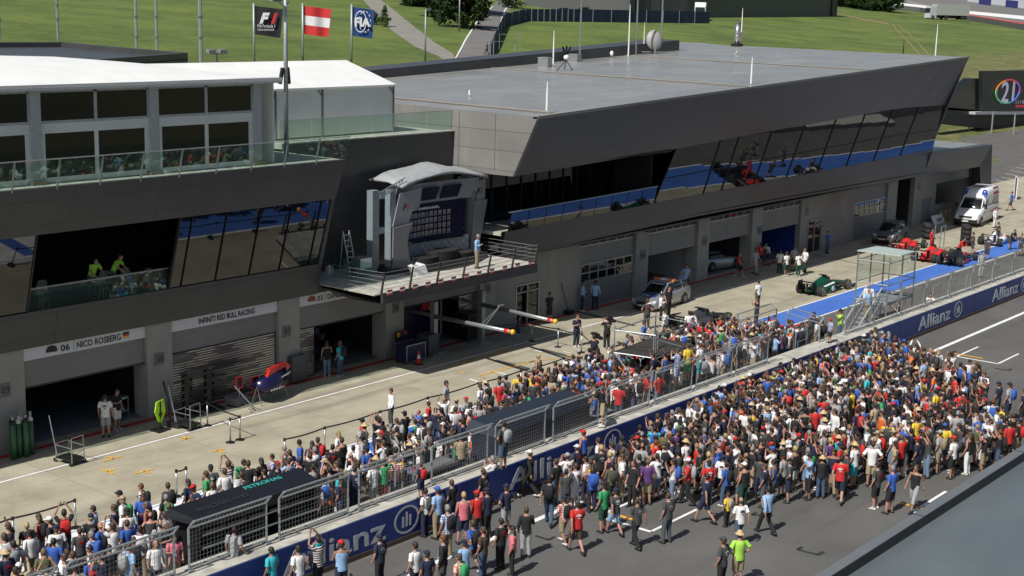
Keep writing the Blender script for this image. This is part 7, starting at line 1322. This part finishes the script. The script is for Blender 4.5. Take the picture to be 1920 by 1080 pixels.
# ---- people that can be told apart in the photograph: (u, v of the feet, z, facing, pose, looks, place)
def at(u, v, z=0.): return Vector(on_z(u, v, z))
def S(spec):
    """'shirt|bottom type|bottom colour|head|bag' with head 'short:brown', 'cap:red', 'hat'"""
    a = spec.split('|'); d = {}
    s = a[0]
    for t_ in ('longsleeve ', 'vest '):
        if s.startswith(t_): d['typ'] = t_.strip(); s = s[len(t_):]
    d['shirt'] = None if s == 'bare' else s; d['bt'] = {'t': 'trousers', 's': 'shorts', 'c': 'capri', 'k': 'skirt'}[a[1][0]]; d['bot'] = a[1][2:]
    h = a[2].split(':'); d['head'] = h[0]
    if h[0] == 'cap': d['capc'] = h[1]
    elif len(h) > 1: d['hair'] = h[1]
    if len(a) > 3 and a[3]: d['bag'] = a[3]
    return d
EX = [
 (1436, 1002, 0, 70, 'walk', 'longsleeve light blue|t black|short:dark', 'walking alone at the front of the track'), (1385+0, 1025, 0, 60, 'walk2', 'white|t jeans blue|bald', 'walking behind the beige backpack'),
 (1362, 988, 0, 80, 'stand', 'yellow|t black|short:brown|beige', 'on open asphalt'), (1392, 955, 0, 75, 'stand', 'vest black|t dark green|cap:white', 'on open asphalt'), (1322, 982, 0, 85, 'walk', 'navy|s navy|short:dark', 'on open asphalt'),
 (1250, 1018, 0, 80, 'relaxed', 'dark grey|t grey jeans|short:brown', 'holding a jacket near the grid box'), (1192, 1028, 0, 75, 'walk2', 'dark grey|t black|ponytail:brown', 'beside the grid box'), (1152, 1004, 0, 70, 'walk', 'dark grey|s light blue|cap:navy', 'on the grid box'),
 (1130, 998, 0, 85, 'stand', 'green|s dark green|cap:black', 'on the grid box'), (1080, 1038, 0, 60, 'walk', 'red|s brown|cap:dark grey', 'on open asphalt'), (1056, 1020, 0, 75, 'walk2', 'plaid red|s khaki|cap:navy|black', 'left of the grid box'), (1028, 985, 0, 30, 'walk', 'black|t jeans blue|cap:black|black', 'left of the grid box'),
 (1572, 943, 0, 20, 'walk', 'red|s navy|short:dark', 'striding in front of the crowd'), (1640, 955, 0, 85, 'stand', 'dark grey|s black|short:dark', 'beside the yellow grid mark'), (1668, 963, 0, 80, 'relaxed', 'blue|s black|short:grey', 'beside the yellow grid mark'), (1712, 958, 0, 175, 'walk', 'vest black|c light grey|ponytail:brown', 'beside the yellow grid mark'),
 (712, 1100, 0, 90, 'stand', 'navy|t black|cap:navy', 'in front of the wall emblem'), (797, 1006, 0, 95, 'stand', 'white|t navy|short:dark|dark grey', 'beside the wall emblem'), (838, 1048, 0, 80, 'relaxed', 'plaid blue|t khaki|short:grey|black', 'left front of the track'), (846, 988, 0, 95, 'stand', 'black|s navy|short:brown', 'near the wall'), (820, 1010, 0, 90, 'stand', 'light blue|t khaki|cap:blue', 'near the wall'),
 (868, 1020, 0, 60, 'relaxed', 'vest pink|s navy|short:blond', 'left front of the track'), (893, 1015, 0, 75, 'stand', 'red|s dark grey|cap:red', 'left front of the track'), (912, 1010, 0, 85, 'stand', 'navy|t black|cap:navy', 'left front of the track'), (948, 1000, 0, 80, 'hips', 'navy|s light grey|cap:navy', 'left front of the track'), (922, 945, 0, 95, 'photo', 'white|t jeans blue|short:grey', 'looking up at the wall climber'), (905, 970, 0, 95, 'stand', 'black|k pink|ponytail:brown', 'looking up at the wall climber'),
 (992, 933, 0, 100, 'walk', 'longsleeve black|t black|cap:white', 'alone against the blue wall'), (1040, 948, 0, 90, 'stand', 'black|t jeans blue|short:brown', 'beside the white line'), (1062, 938, 0, 70, 'photo', 'white|s beige|cap:light grey', 'beside the white line'), (1105, 948, 0, 75, 'relaxed', 'vest yellow|s black|short:brown|black', 'beside the white line'),
 (1080, 915, 0, 85, 'stand', 'navy|t navy|cap:white', 'beside the white line'), (1092, 890, 0, 90, 'stand', 'vest blue|s black|cap:red', 'at the wall lettering'), (1165, 925, 0, 80, 'stand', 'bare|s green|short:brown', 'at the edge of the crowd'), (1140, 935, 0, 85, 'stand', 'vest navy|s navy|short:blond', 'at the edge of the crowd'), (1200, 915, 0, 20, 'relaxed', 'longsleeve light grey|t jeans blue|bald', 'at the edge of the crowd'),
 (885, 1075, 0, 85, 'walk', 'blue|s dark grey|short:brown|black', 'left front of the track'), (938, 1068, 0, 85, 'stand', 'black|t black|short:dark', 'left front of the track'), (905, 1085, 0, 95, 'stand', 'brown|t jeans blue|ponytail:brown', 'left front of the track'), (778, 1120, 0, 90, 'stand', 'white|t black|short:dark', 'bottom edge of the track'), (800, 1135, 0, 80, 'stand', 'navy|t black|cap:navy', 'bottom edge of the track'), (860, 1140, 0, 95, 'stand', 'plaid orange|t khaki|short:brown|green', 'bottom edge of the track'),
 (510, 1130, 0, 100, 'stand', 'turquoise|s navy|short:dark', 'at the wall beside the first letter'), (1382, 1098, 0, 60, 'hips', 'lime|s khaki|hat', 'at the bottom edge'), (1352, 1110, 0, 90, 'stand', 'dark grey|t black|cap:dark grey', 'at the bottom edge'), (597, 1112, 0, 95, 'high', 'striped brown|t black|short:dark', 'with a child on the shoulders'),
 (1395, 932, 0, 85, 'photo', 'black|t grey jeans|bald', 'front row of the track crowd'), (1445, 920, 0, 85, 'photo', 'white|s beige|cap:blue', 'front row of the track crowd'), (1486, 922, 0, 85, 'stand', 'vest black|s white|short:blond', 'front row of the track crowd'), (1510, 922, 0, 85, 'stand', 'white|s denim|short:grey|green', 'front row of the track crowd'), (1598, 915, 0, 85, 'stand', 'white|s turquoise|hat', 'front row of the track crowd'),
 (1670, 888, 0, 85, 'stand', 'white|s denim|cap:beige', 'front row of the track crowd'), (1722, 888, 0, 85, 'stand', 'black|s denim|cap:navy', 'front row of the track crowd'), (1757, 888, 0, 90, 'stand', 'light grey|s khaki|cap:light grey|khaki', 'front row of the track crowd'), (1783, 898, 0, 85, 'stand', 'white|s black|cap:red', 'front row of the track crowd'), (1812, 890, 0, 85, 'stand', 'vest black|t white|long:brown', 'front row of the track crowd'), (1840, 882, 0, 85, 'stand', 'plaid red|s white|cap:navy|black', 'front row of the track crowd'), (1873, 850, 0, 80, 'phone', 'blue|s black|short:brown', 'right end of the track crowd'), (1905, 862, 0, 85, 'stand', 'black|t khaki|cap:navy|red', 'right end of the track crowd'),
 (1888, 790, 0, 85, 'stand', 'light grey|s navy|cap:navy|blue', 'right end of the track crowd'), (1915, 800, 0, 85, 'stand', 'navy|s black|short:brown|red', 'right end of the track crowd'), (1868, 785, 0, 85, 'stand', 'navy|s dark grey|cap:navy', 'right end of the track crowd'), (1552, 905, 0, 80, 'relaxed', 'purple|s denim|ponytail:blond', 'front row of the track crowd'), (1568, 895, 0, 80, 'stand', 'turquoise|s navy|hat', 'front row of the track crowd'), (1340, 900, 0, 85, 'stand', 'dark grey|s khaki|short:dark|red', 'front row of the track crowd'), (1283, 905, 0, 85, 'stand', 'white|s khaki|hat', 'front row of the track crowd'), (1310, 905, 0, 85, 'stand', 'light grey|s khaki|short:brown', 'front row of the track crowd'),
 (733, 800, 0, 150, 'stand', 'longsleeve white|t dark grey|short:brown', 'alone on the pit lane before the belt'), (638, 706, 0, 100, 'stand', 'turquoise|t jeans blue|short:red-brown|black', 'in front of garage 06'), (613, 706, 0, 60, 'phone', 'vest black|t denim|long:brown', 'in front of garage 06'), (199, 820, 0, 50, 'stand', 'white|s light grey|short:dark', 'at the open garage'), (220, 806, 0, -80, 'phone', 'black|s white|short:brown', 'at the open garage'), (835, 790, 0, -60, 'stand', 'light grey|t black|short:dark', 'inside the belt facing the crowd'),
 (972, 628, 0, 150, 'stand', 'navy|t jeans blue|short:dark', 'under the right boom'), (1029, 606, 0, -100, 'stand', 'black|s black|short:dark', 'beside the long-handled jack'), (1080, 650, 0, -110, 'phone', 'navy|t navy|short:red-brown', 'alone on the pit lane'), (1091, 584, 0, -60, 'crossed', 'longsleeve light blue|t navy|short:dark', 'at the garage door, left of two'), (1115, 581, 0, 30, 'stand', 'longsleeve light blue|t navy|short:dark', 'at the garage door, right of two'), (1206, 545, 0, -90, 'crossed', 'dark grey|t black|bald', 'behind the silver estate'),
 (1276, 560, 0, 170, 'hips', 'light blue|t jeans blue|bald', 'behind the silver estate'), (1285, 545, 0, -140, 'stand', 'light blue|t navy|short:dark', 'inside garage 03 doorway'), (1212, 618, 0, 60, 'hips', 'dark grey|t dark grey|short:brown', 'before the silver estate'), (1238, 604, 0, -60, 'phone', 'longsleeve white|t black|short:dark', 'before the silver estate'), (1252, 594, 0, -100, 'stand', 'black|t black|short:dark', 'before the silver estate'),
 (1420, 578, 0, 80, 'stand', 'white|t dark grey|short:dark', 'alone in mid lane'), (1417, 618, 0, 130, 'photo', 'black|t black|short:brown', 'at the edge of the blue lane'), (1450, 648, 0, -90, 'stand', 'light grey|t grey jeans|short:dark|red', 'on the blue lane'),
 (1384, 520, 0, -80, 'walk', 'red|s black|short:dark', 'in front of garage 02'), (1415, 515, 0, -100, 'walk2', 'longsleeve light grey|t light grey|short:brown', 'in front of garage 02'), (1424, 500, 0, 60, 'stand', 'red|s navy|short:brown', 'in front of garage 02'), (1440, 498, 0, 170, 'lean', 'white|s dark grey|short:brown', 'in front of garage 02'), (1461, 515, 0, 10, 'stand', 'white|t dark green|short:dark', 'in the green and white team group'), (1473, 518, 0, 80, 'stand', 'white|s dark green|short:dark', 'in the green and white team group'), (1487, 508, 0, -120, 'stand', 'light grey|s dark green|short:brown', 'in the green and white team group'), (1496, 519, 0, 60, 'stand', 'white|t dark green|cap:black', 'in the green and white team group'), (1508, 514, 0, 150, 'phone', 'white|t dark green|short:brown', 'in the green and white team group'),
 (1550, 475, 0, -100, 'stand', 'blue|t jeans blue|short:dark', 'at the glazed door beyond the green car'), (1864, 427, 0, -100, 'stand', 'longsleeve white|t white|short:brown', 'in front of the ambulance'), (1745, 470, 0, -90, 'stand', 'longsleeve red|t red|short:dark', 'by the smaller tyre stack'), (1797, 487, 0, -100, 'lean', 'longsleeve red|t red|short:dark', 'between the red cars'), (1822, 477, 0, -60, 'hips', 'dark grey|s dark grey|short:brown', 'between the race cars and tyres'), (1849, 488, 0, -10, 'stand', 'dark grey|s dark grey|short:brown', 'on the blue lane by the white car'), (1869, 458, 0, -90, 'crossed', 'dark grey|s dark grey|short:dark', 'behind the white race car'), (1893, 468, 0, -100, 'lean', 'dark grey|s dark grey|short:dark', 'behind the white race car'), (1913, 480, 0, 170, 'stand', 'dark grey|s dark grey|short:dark', 'behind the white race car'),
 (1838, 520, 1.0, -120, 'stand', 'longsleeve light grey|t light grey|short:dark', 'standing behind the pit wall'), (1573, 640, .5, 120, 'photo', 'lime|t jeans blue|cap:black', 'by the stairs of the marshal tower'), (1555, 643, 1.33, 150, 'phone', 'striped blue|s black|cap:red', 'by the stairs of the marshal tower'), (1523, 650, .5, 100, 'stand', 'navy|s khaki|cap:navy', 'by the stairs of the marshal tower'), (1742, 588, .5, -160, 'crouch', 'white|s navy|short:dark', 'behind the pit wall'), (1686, 605, .6, 120, 'crouch', 'black|t black|short:dark', 'behind the pit wall'), (1895, 395, 0, 120, 'walk', 'blue|s dark grey|short:brown', 'far end of the pit lane'),
 (894, 503, 4.46, -70, 'phone', 'longsleeve light blue|t khaki|short:grey', 'on the balcony before the podium stage'), (1137, 655, 0, 60, 'photo', 'black|t black|short:dark', 'carrying a television camera'), (1112, 690, 0, 50, 'photo', 'black|t black|short:dark|black', 'carrying a television camera'), (1174, 690, 0, -70, 'hips', 'denim|t khaki|short:brown', 'left of the scaffold'), (1205, 662, 0, -60, 'stand', 'blue|t navy|short:dark', 'behind the scaffold'), (1008, 735, 0, 100, 'stand', 'vest black|t denim|short:blond', 'taller than the others at the belt'), (1290, 640, 0, 60, 'stand', 'white|t black|short:dark', 'leaning over the black race car'), (1305, 640, 0, 100, 'lean', 'white|t dark grey|short:dark', 'leaning over the black race car'), (1296, 655, 0, -100, 'phone', 'blue|t navy|short:dark', 'beside the black race car'), (1245, 640, 0, -60, 'stand', 'white|t navy|short:dark', 'beside the black race car'),
 (943, 880, 1.36, 85, 'hips', 'dark grey|s jeans blue|short:dark|light grey', 'standing on the pit wall'), (789, 935, 1.36, 85, 'stand', 'navy|s navy|short:brown|red', 'standing on the pit wall'), (1222, 735, 1.36, 110, 'onehand', 'navy|s denim|short:dark', 'standing on the pit wall'), (1244, 731, 1.36, 90, 'onehand', 'vest blue|s dark grey|short:dark', 'standing on the pit wall'), (1268, 725, 1.36, 90, 'photo', 'plaid blue|s plaid blue|short:brown', 'standing on the pit wall'), (1287, 717, 1.36, 80, 'stand', 'yellow|s green|short:brown', 'standing on the pit wall'), (1310, 712, 1.36, 90, 'stand', 'white|c turquoise|short:brown', 'standing on the pit wall'), (1368, 690, 1.36, 80, 'high', 'striped navy|s denim|short:brown|blue', 'standing on the pit wall'), (1395, 690, 1.2, 110, 'high', 'white|s black|short:brown', 'climbing the pit wall'), (1130, 800, 1.36, 120, 'lean', 'black|s beige|short:dark', 'climbing the pit wall'),
 (600, 1000, .5, 150, 'stand', 'light grey|t black|short:brown', 'behind the fence by the timing stand'), (640, 975, .5, 95, 'stand', 'turquoise|t navy|short:brown|black', 'behind the fence'), (665, 968, .5, 80, 'stand', 'navy|t navy|short:dark', 'behind the fence'), (700, 955, .5, 90, 'hips', 'white|s light grey|short:dark', 'behind the fence'), (718, 950, .5, 60, 'onehand', 'green|s maroon|short:dark', 'behind the fence'), (770, 930, .5, 90, 'stand', 'blue|s navy|cap:light grey|red', 'behind the fence'), (215, 1085, .5, 95, 'high', 'white|t white|cap:dark grey', 'behind the fence'), (265, 1090, .5, 60, 'stand', 'longsleeve white|t khaki|short:dark', 'behind the fence'), (310, 1085, .5, -70, 'phone', 'dark grey|t white|short:grey', 'behind the fence'),
]
for i, (u, v, z, f, ps, sp, pl) in enumerate(EX):
    s = .72 if (u, v) in ((1362, 988), (770, 930), (789, 935), (1555, 643)) else random.uniform(.96, 1.05)
    kw = S(sp); kw['skin'] = random.choice((0, 0, 1, 2)); kw['shoe'] = random.choice(['shoe_white', 'shoe_dark', 'shoe_dark']); make_person(at(u, v, z), f, ps, s, pl, **kw)
make_person(at(597, 1112, 0)+Vector((0, .02, .58)), 95, 'sit', .75, 'sitting on shoulders at the wall', **S('vest turquoise|s navy|short:dark'))
make_person(on_y(172, 527, 48.4)-Vector((0, 0, 0))+Vector((0, 0, -on_y(172, 527, 48.4).z+5.5)), -90, 'lean', 1, 'at the open upper window, left of two', **S('lime|t grey jeans|short:dark')); make_person(Vector((on_y(215, 515, 48.4).x, 48.5, 5.5)), -60, 'lean', 1, 'at the open upper window, right of two', **S('lime|t grey jeans|short:dark'))
# stairs of the marshal tower
make_person(Vector((fx0-1.1, fy0+.6, 1.2)), -150, 'stand', 1, 'upper man on the marshal tower stairs', **S('longsleeve white|t khaki|bald')); make_person(Vector((fx0-1.45, fy0+.45, .98)), -110, 'stand', 1, 'lower man on the marshal tower stairs', **S('light blue|t khaki|short:grey'))
# far away people
for (u, v, sp, pl) in ((1427-520, 29, 'lime|t black|cap:black', 'on the uphill road'), (913, 103, 'black|t black|short:dark', 'on the uphill road lower down')): 
    p = on_ter(u, v); make_person(p, 90, 'walk', 1.35, pl, **S(sp))
# ---- the crowd
def inpoly(x, y, P_):
    c_ = False; n = len(P_); j = n-1
    for i in range(n):
        if (P_[i][1] > y) != (P_[j][1] > y) and x < (P_[j][0]-P_[i][0])*(y-P_[i][1])/(P_[j][1]-P_[i][1])+P_[i][0]: c_ = not c_
        j = i
    return c_
HZ = 1.68
trackpx = [(1060, 880), (1130, 835), (1200, 795), (1330, 735), (1440, 690), (1530, 660), (1640, 618), (1710, 640), (1760, 655), (1830, 672), (1850, 700), (1850, 745), (1880, 760), (1905, 775), (1900, 800), (1860, 815), (1800, 812), (1720, 822), (1640, 838), (1560, 850), (1480, 862), (1400, 878), (1320, 862), (1230, 868), (1150, 872), (1100, 880)]
TP = [on_z(u, v, HZ) for u, v in trackpx]; TP = [(p.x, min(p.y, 30.0)) for p in TP]
pts = [(d['o'].location.x, d['o'].location.y) for d in PEOPLE if d['o'].location.z < 1.2]; grid = {}
def far(x, y, r):
    gx, gy = int(x*2), int(y*2)
    for i in range(gx-2, gx+3):
        for j in range(gy-2, gy+3):
            for (a, b2) in grid.get((i, j), ()):
                if (a-x)**2+(b2-y)**2 < r*r: return False
    return True
def put(x, y): grid.setdefault((int(x*2), int(y*2)), []).append((x, y))
for q in pts: put(*q)
CROWD = []; rr_ = random.Random(3)
x0, x1 = min(p[0] for p in TP), max(p[0] for p in TP); y0_, y1_ = min(p[1] for p in TP), max(p[1] for p in TP)
for _ in range(45000):
    x, y = rr_.uniform(x0, x1), rr_.uniform(y0_, y1_)
    if not inpoly(x, y, TP) or y > 30.0: continue
    cl = math.sin(x*.9+1.3*math.sin(y*.8))*math.cos(y*1.1+x*.35); r = (.42 if y > 25.5 and x > 47 else .5)+.16*max(0, cl)
    if y < 24.6 and x < 62 and rr_.random() < .25+.35*max(0, math.sin(x*1.3)): continue
    if x < 46 and rr_.random() < .6 and y < 27.5: continue
    if far(x, y, r): put(x, y); CROWD.append((x, y, 'track'))
scf = (50.6, 57.0, 33.2, 36.2)
def pit_ok(x, y):
    if y < 31.9 or y > 37.15+(.5 if x > 44 else 0)-max(0, (x-62)*.45)+.25*math.sin(x*1.7): return False
    if 24.4 < x < 30.6 and y < 33.4: return False
    if 37.7 < x < 44.6 and y < 33.0: return False
    if x > 65.5 or x < 18: return False
    if x > 24.5 and y < 33.6 and rr_.random() < .6: return False
    if x < 24 and y > 38.2: return False
    if 30.6 < x < 37.6 and y < 34: return rr_.random() < .35
    return True
for _ in range(26000):
    x, y = rr_.uniform(18, 67), rr_.uniform(31.9, 39.0)
    if not pit_ok(x, y): continue
    if far(x, y, .47 if x > 46 else .62): put(x, y); CROWD.append((x, y, 'pit'))
# a few loose ones on the track behind the front groups
for (u, v) in [(1230, 930), (1260, 940), (1300, 925), (1350, 925), (1210, 950), (1175, 955), (1120, 905), (1630, 905), (1690, 890), (1420, 915), (1465, 905), (1540, 905), (985, 1045), (960, 1080), (870, 1110), (830, 1110), (440, 1120), (560, 1130), (640, 1120)]:
    p = at(u, v)
    if far(p.x, p.y, .45): put(p.x, p.y); CROWD.append((p.x, p.y, 'loose'))
CROWD.sort(key=lambda c_: (c_[0]**2+c_[1]**2))
def vis(c_): u, v = proj((c_[0], c_[1], 1.6)); return -20 < u < 1940 and v < 1110
CROWD = [c_ for c_ in CROWD if vis(c_)]
n_ind = 298-len(PEOPLE); print('explicit', len(PEOPLE), 'crowd', len(CROWD))
def crowd_pose(r, where): return r.choices(['stand', 'relaxed', 'photo', 'high', 'onehand', 'hips', 'crossed', 'phone', 'walk2'], [36, 20, 12, 7, 5, 6, 5, 7, 2])[0]
for c_ in CROWD[:n_ind]:
    sp = spec_random(rr_); w_ = {'track': 'in the track crowd', 'pit': 'in the crowd behind the fence', 'loose': 'on open track before the crowd'}[c_[2]]
    if c_[2] == 'pit': w_ = 'in the pit crowd, '+('left of the timing stand' if c_[0] < 24.5 else 'behind the timing stand' if c_[0] < 30.6 else 'between the two stands' if c_[0] < 38 else 'behind the navy stand' if c_[0] < 44.6 else 'near the scaffold')
    make_person((c_[0], c_[1], 0 if c_[1] > 33 or c_[1] < 30.3 else .5), rr_.gauss(92, 32) if rr_.random() < .88 else rr_.uniform(0, 360), crowd_pose(rr_, c_[2]), rr_.uniform(.93, 1.06), w_, **sp)
# labels that single each person out
desc = {}
for d in PEOPLE:
    a, b_ = describe(d['sp'], d['pose'], d['s'], d['place']); d['a'], d['b'] = a, b_
    d['full'] = a+b_+', '+d['place'] if d['place'] else a+b_
import re
def words(s): return len(re.findall(r'[A-Za-z0-9]+', s))
for d in PEOPLE:
    full = d['a']+d['b']+', '+d['place']
    if words(full) > 16:      # keep the place, drop the hair if needed
        full = d['a']+(', %s backpack' % d['sp']['bag'] if d['sp']['bag'] else '')+', '+d['place']
    if words(full) > 16: full = d['a']+', '+d['place']
    if words(full) > 16: full = d['a'].split(' and ')[0]+', '+d['place']
    d['full'] = full; desc.setdefault(full, []).append(d)
for full, ds in list(desc.items()):
    if len(ds) == 1: ds[0]['o']['label'] = full; continue
    ds.sort(key=lambda d: proj(d['o'].location)[0])
    for i, d in enumerate(ds):
        fb = d['a']+', '+d['place']; base = full if words(full) <= 12 else (fb if words(fb) <= 12 else d['a'] if words(d['a']) <= 12 else d['a'].split(' and ')[0]); d['o']['label'] = '%s, %s from the left' % (base, ordn[i].replace('leftmost', 'first'))
by = {}
for d in PEOPLE: by.setdefault(d['o']['label'], []).append(d)
for l_, ds in by.items():
    if len(ds) > 1:     # look-alikes whose longer descriptions differ: number them together from the left
        ds.sort(key=lambda d: proj(d['o'].location)[0]); base = ds[0]['a']
        for i, d in enumerate(ds): d['o']['label'] = '%s, %s from the left dressed so' % ((d['a'] if words(d['a']) <= 9 else d['a'].split(' and ')[0]), ordn[i].replace('leftmost', 'first'))
for d in PEOPLE:
    o = d['o']; o['category'] = 'child' if d['s'] < .85 else 'person'; o['group'] = 'spectators and team members around the pit wall'
    if words(o['label']) > 16: print('LONG', o['label'])
lb_ = [d['o']['label'] for d in PEOPLE]; print('unique labels', len(set(lb_)), len(lb_))
# the rest of the crowd: one object
LOWP = ['stand', 'relaxed', 'photo', 'high', 'hips', 'phone']; LB = {}
for pn in LOWP:
    m_ = remeshed(body_mesh(pn, True), 'low', .03, .35); nv = len(m_.vertices); a = np.empty(nv*3, np.float32); m_.vertices.foreach_get('co', a)
    LB[pn] = (a.reshape(-1, 3), [tuple(p.vertices) for p in m_.polygons]); bpy.data.meshes.remove(m_)
def low(mb): return np.array(mb.v, np.float32).reshape(-1, 3), mb.f
LC = {(pn, k): low(clothes(pn, k, True)) for pn in LOWP for k in ('tee', 'longsleeve', 'vest', 'trousers', 'shorts', 'shoes', 'skirt', 'capri')}; LH = {k: low(headgear(k, True)) for k in ('short', 'long', 'ponytail', 'bald', 'cap', 'hat')}; LP = {pn: low(backpack(pn)) for pn in LOWP}
SKC = [(.38, .21, .15), (.29, .155, .1), (.4, .2, .15), (.2, .11, .07)]; HC = {'dark': (.018, .013, .01), 'brown': (.06, .035, .02), 'light brown': (.1, .065, .035), 'blond': (.3, .21, .1), 'grey': (.22, .21, .2), 'red-brown': (.13, .045, .02)}
av, af_idx, af_n, ac = [], [], [], []; off = 0
def colr_(n_): return CLOTH[n_.split(' ', 1)[1]] if n_.startswith(('striped', 'plaid')) else CLOTH[n_]
for c_ in CROWD[n_ind:]:
    sp = spec_random(rr_); pn = rr_.choices(LOWP, [38, 22, 14, 8, 8, 10])[0]; s = rr_.uniform(.92, 1.06); th = math.radians(rr_.gauss(95, 32) if rr_.random() < .88 else rr_.uniform(0, 360))-math.pi/2; cs, sn = math.cos(th), math.sin(th); Rm = np.array([[cs, -sn, 0], [sn, cs, 0], [0, 0, 1]])*s
    base = np.array([c_[0], c_[1], 0 if c_[1] > 33 or c_[1] < 30.3 else .5]); hd = np.array(POSES[pn]['head'])
    items = [(LB[pn], SKC[sp['skin']], None), (LC[(pn, sp['typ'])], colr_(sp['shirt']), None), (LC[(pn, sp['bt'])], colr_(sp['bot']), None), (LC[(pn, 'shoes')], (.02, .02, .02) if sp['shoe'] == 'shoe_dark' else (.5, .5, .5), None)]
    items.append((LH['short' if sp['head'] in ('cap', 'hat') else sp['head']], HC[sp['hair']], hd-np.array([0, 0, .012 if sp['head'] in ('cap', 'hat') else 0])))
    if sp['head'] == 'cap': items.append((LH['cap'], CLOTH[sp['capc']], hd))
    if sp['head'] == 'hat': items.append((LH['hat'], (.5, .38, .2), hd))
    if sp['bag']: items.append((LP[pn], CLOTH[sp['bag']], None))
    for (vv, ff), col_, o_ in items:
        q = (vv+o_ if o_ is not None else vv)@Rm.T+base; av.append(q); ac.append(np.tile(np.array([*col_, 1.], np.float32), (len(vv), 1)))
        for f in ff: af_idx.extend(i+off for i in f); af_n.append(len(f))
        off += len(vv)
if av:
    V_ = np.concatenate(av).astype(np.float32); me = bpy.data.meshes.new('crowd'); me.vertices.add(len(V_)); me.vertices.foreach_set('co', V_.ravel()); me.loops.add(len(af_idx)); me.loops.foreach_set('vertex_index', np.array(af_idx, np.int32))
    ls = np.concatenate([[0], np.cumsum(af_n)[:-1]]).astype(np.int32); me.polygons.add(len(af_n)); me.polygons.foreach_set('loop_start', ls); me.polygons.foreach_set('loop_total', np.array(af_n, np.int32)); me.polygons.foreach_set('use_smooth', [True]*len(af_n)); me.update(calc_edges=True)
    at_ = me.color_attributes.new('tint', 'FLOAT_COLOR', 'POINT'); at_.data.foreach_set('color', np.concatenate(ac).astype(np.float32).ravel())
    m_ = new_mat('crowd_cloth', .85); t, N, L, b = nodes(m_); an = N.new('ShaderNodeAttribute'); an.attribute_name = 'tint'; L.new(an.outputs['Color'], b.inputs['Base Color']); me.materials.append(m_)
    o = bpy.data.objects.new('crowd', me); COL.objects.link(o); tag(o, 'dense far part of the spectator crowd on the track and in the pit lane', 'crowd', kind='stuff')
# cameras held on shoulders
for (u, v, lab) in ((1137, 655, 'big black television camera on the shoulder of the left cameraman'), (1112, 690, 'black television camera held by the cameraman nearer the crowd')):
    p = at(u, v); t_ = empty('television_camera', (p.x, p.y, 0), math.radians(60), lab, 'camera'); K(MB().bx(-.1, .45, -.28, -.1, 1.5, 1.72).bx(-.45, -.1, -.27, -.11, 1.52, 1.66), 'camera_body', 'black', t_); K(MB().tube([(.45, -.19, 1.6), (.68, -.19, 1.6)], [.06, .08], 10), 'lens', 'black', t_, True)
# chairs in the open upper storey
for i, u in enumerate((80, 105, 195, 222, 245, 262, 285)):
    x = on_y(u, 520, 49.0).x; t_ = empty('shell_chair', (x, 49.0+(i % 2)*.8, 5.2), 0, 'pale shell chair behind the upper window, %s from the left' % ordn[i], 'chair', 'shell chairs upstairs'); K(MB().rings([[(.22*math.cos(a)*k_, .22*math.sin(a)*k_, z_) for a in np.linspace(0, 2*math.pi, 12, endpoint=False)] for k_, z_ in ((.7, .43), (1, .46), (1, .49), (.7, .47))]), 'seat', mat('chair_cream', (.35, .33, .3), .6), t_, True); K(MB().rings([[(.24*math.cos(a)*k_, .2+.03*math.sin(a), .5+y_) for a in np.linspace(0, 2*math.pi, 10, endpoint=False)] for k_, y_ in ((.8, 0), (1, .15), (1, .35), (.7, .45))]), 'backrest', 'chair_cream', t_, True)
    for a, b2 in ((-.15, -.15), (.15, -.15), (-.15, .15), (.15, .15)): K(MB().tube([(a, b2, 0.02), (a*.8, b2*.8, .44)], .015, 5), 'leg', 'steel', t_)
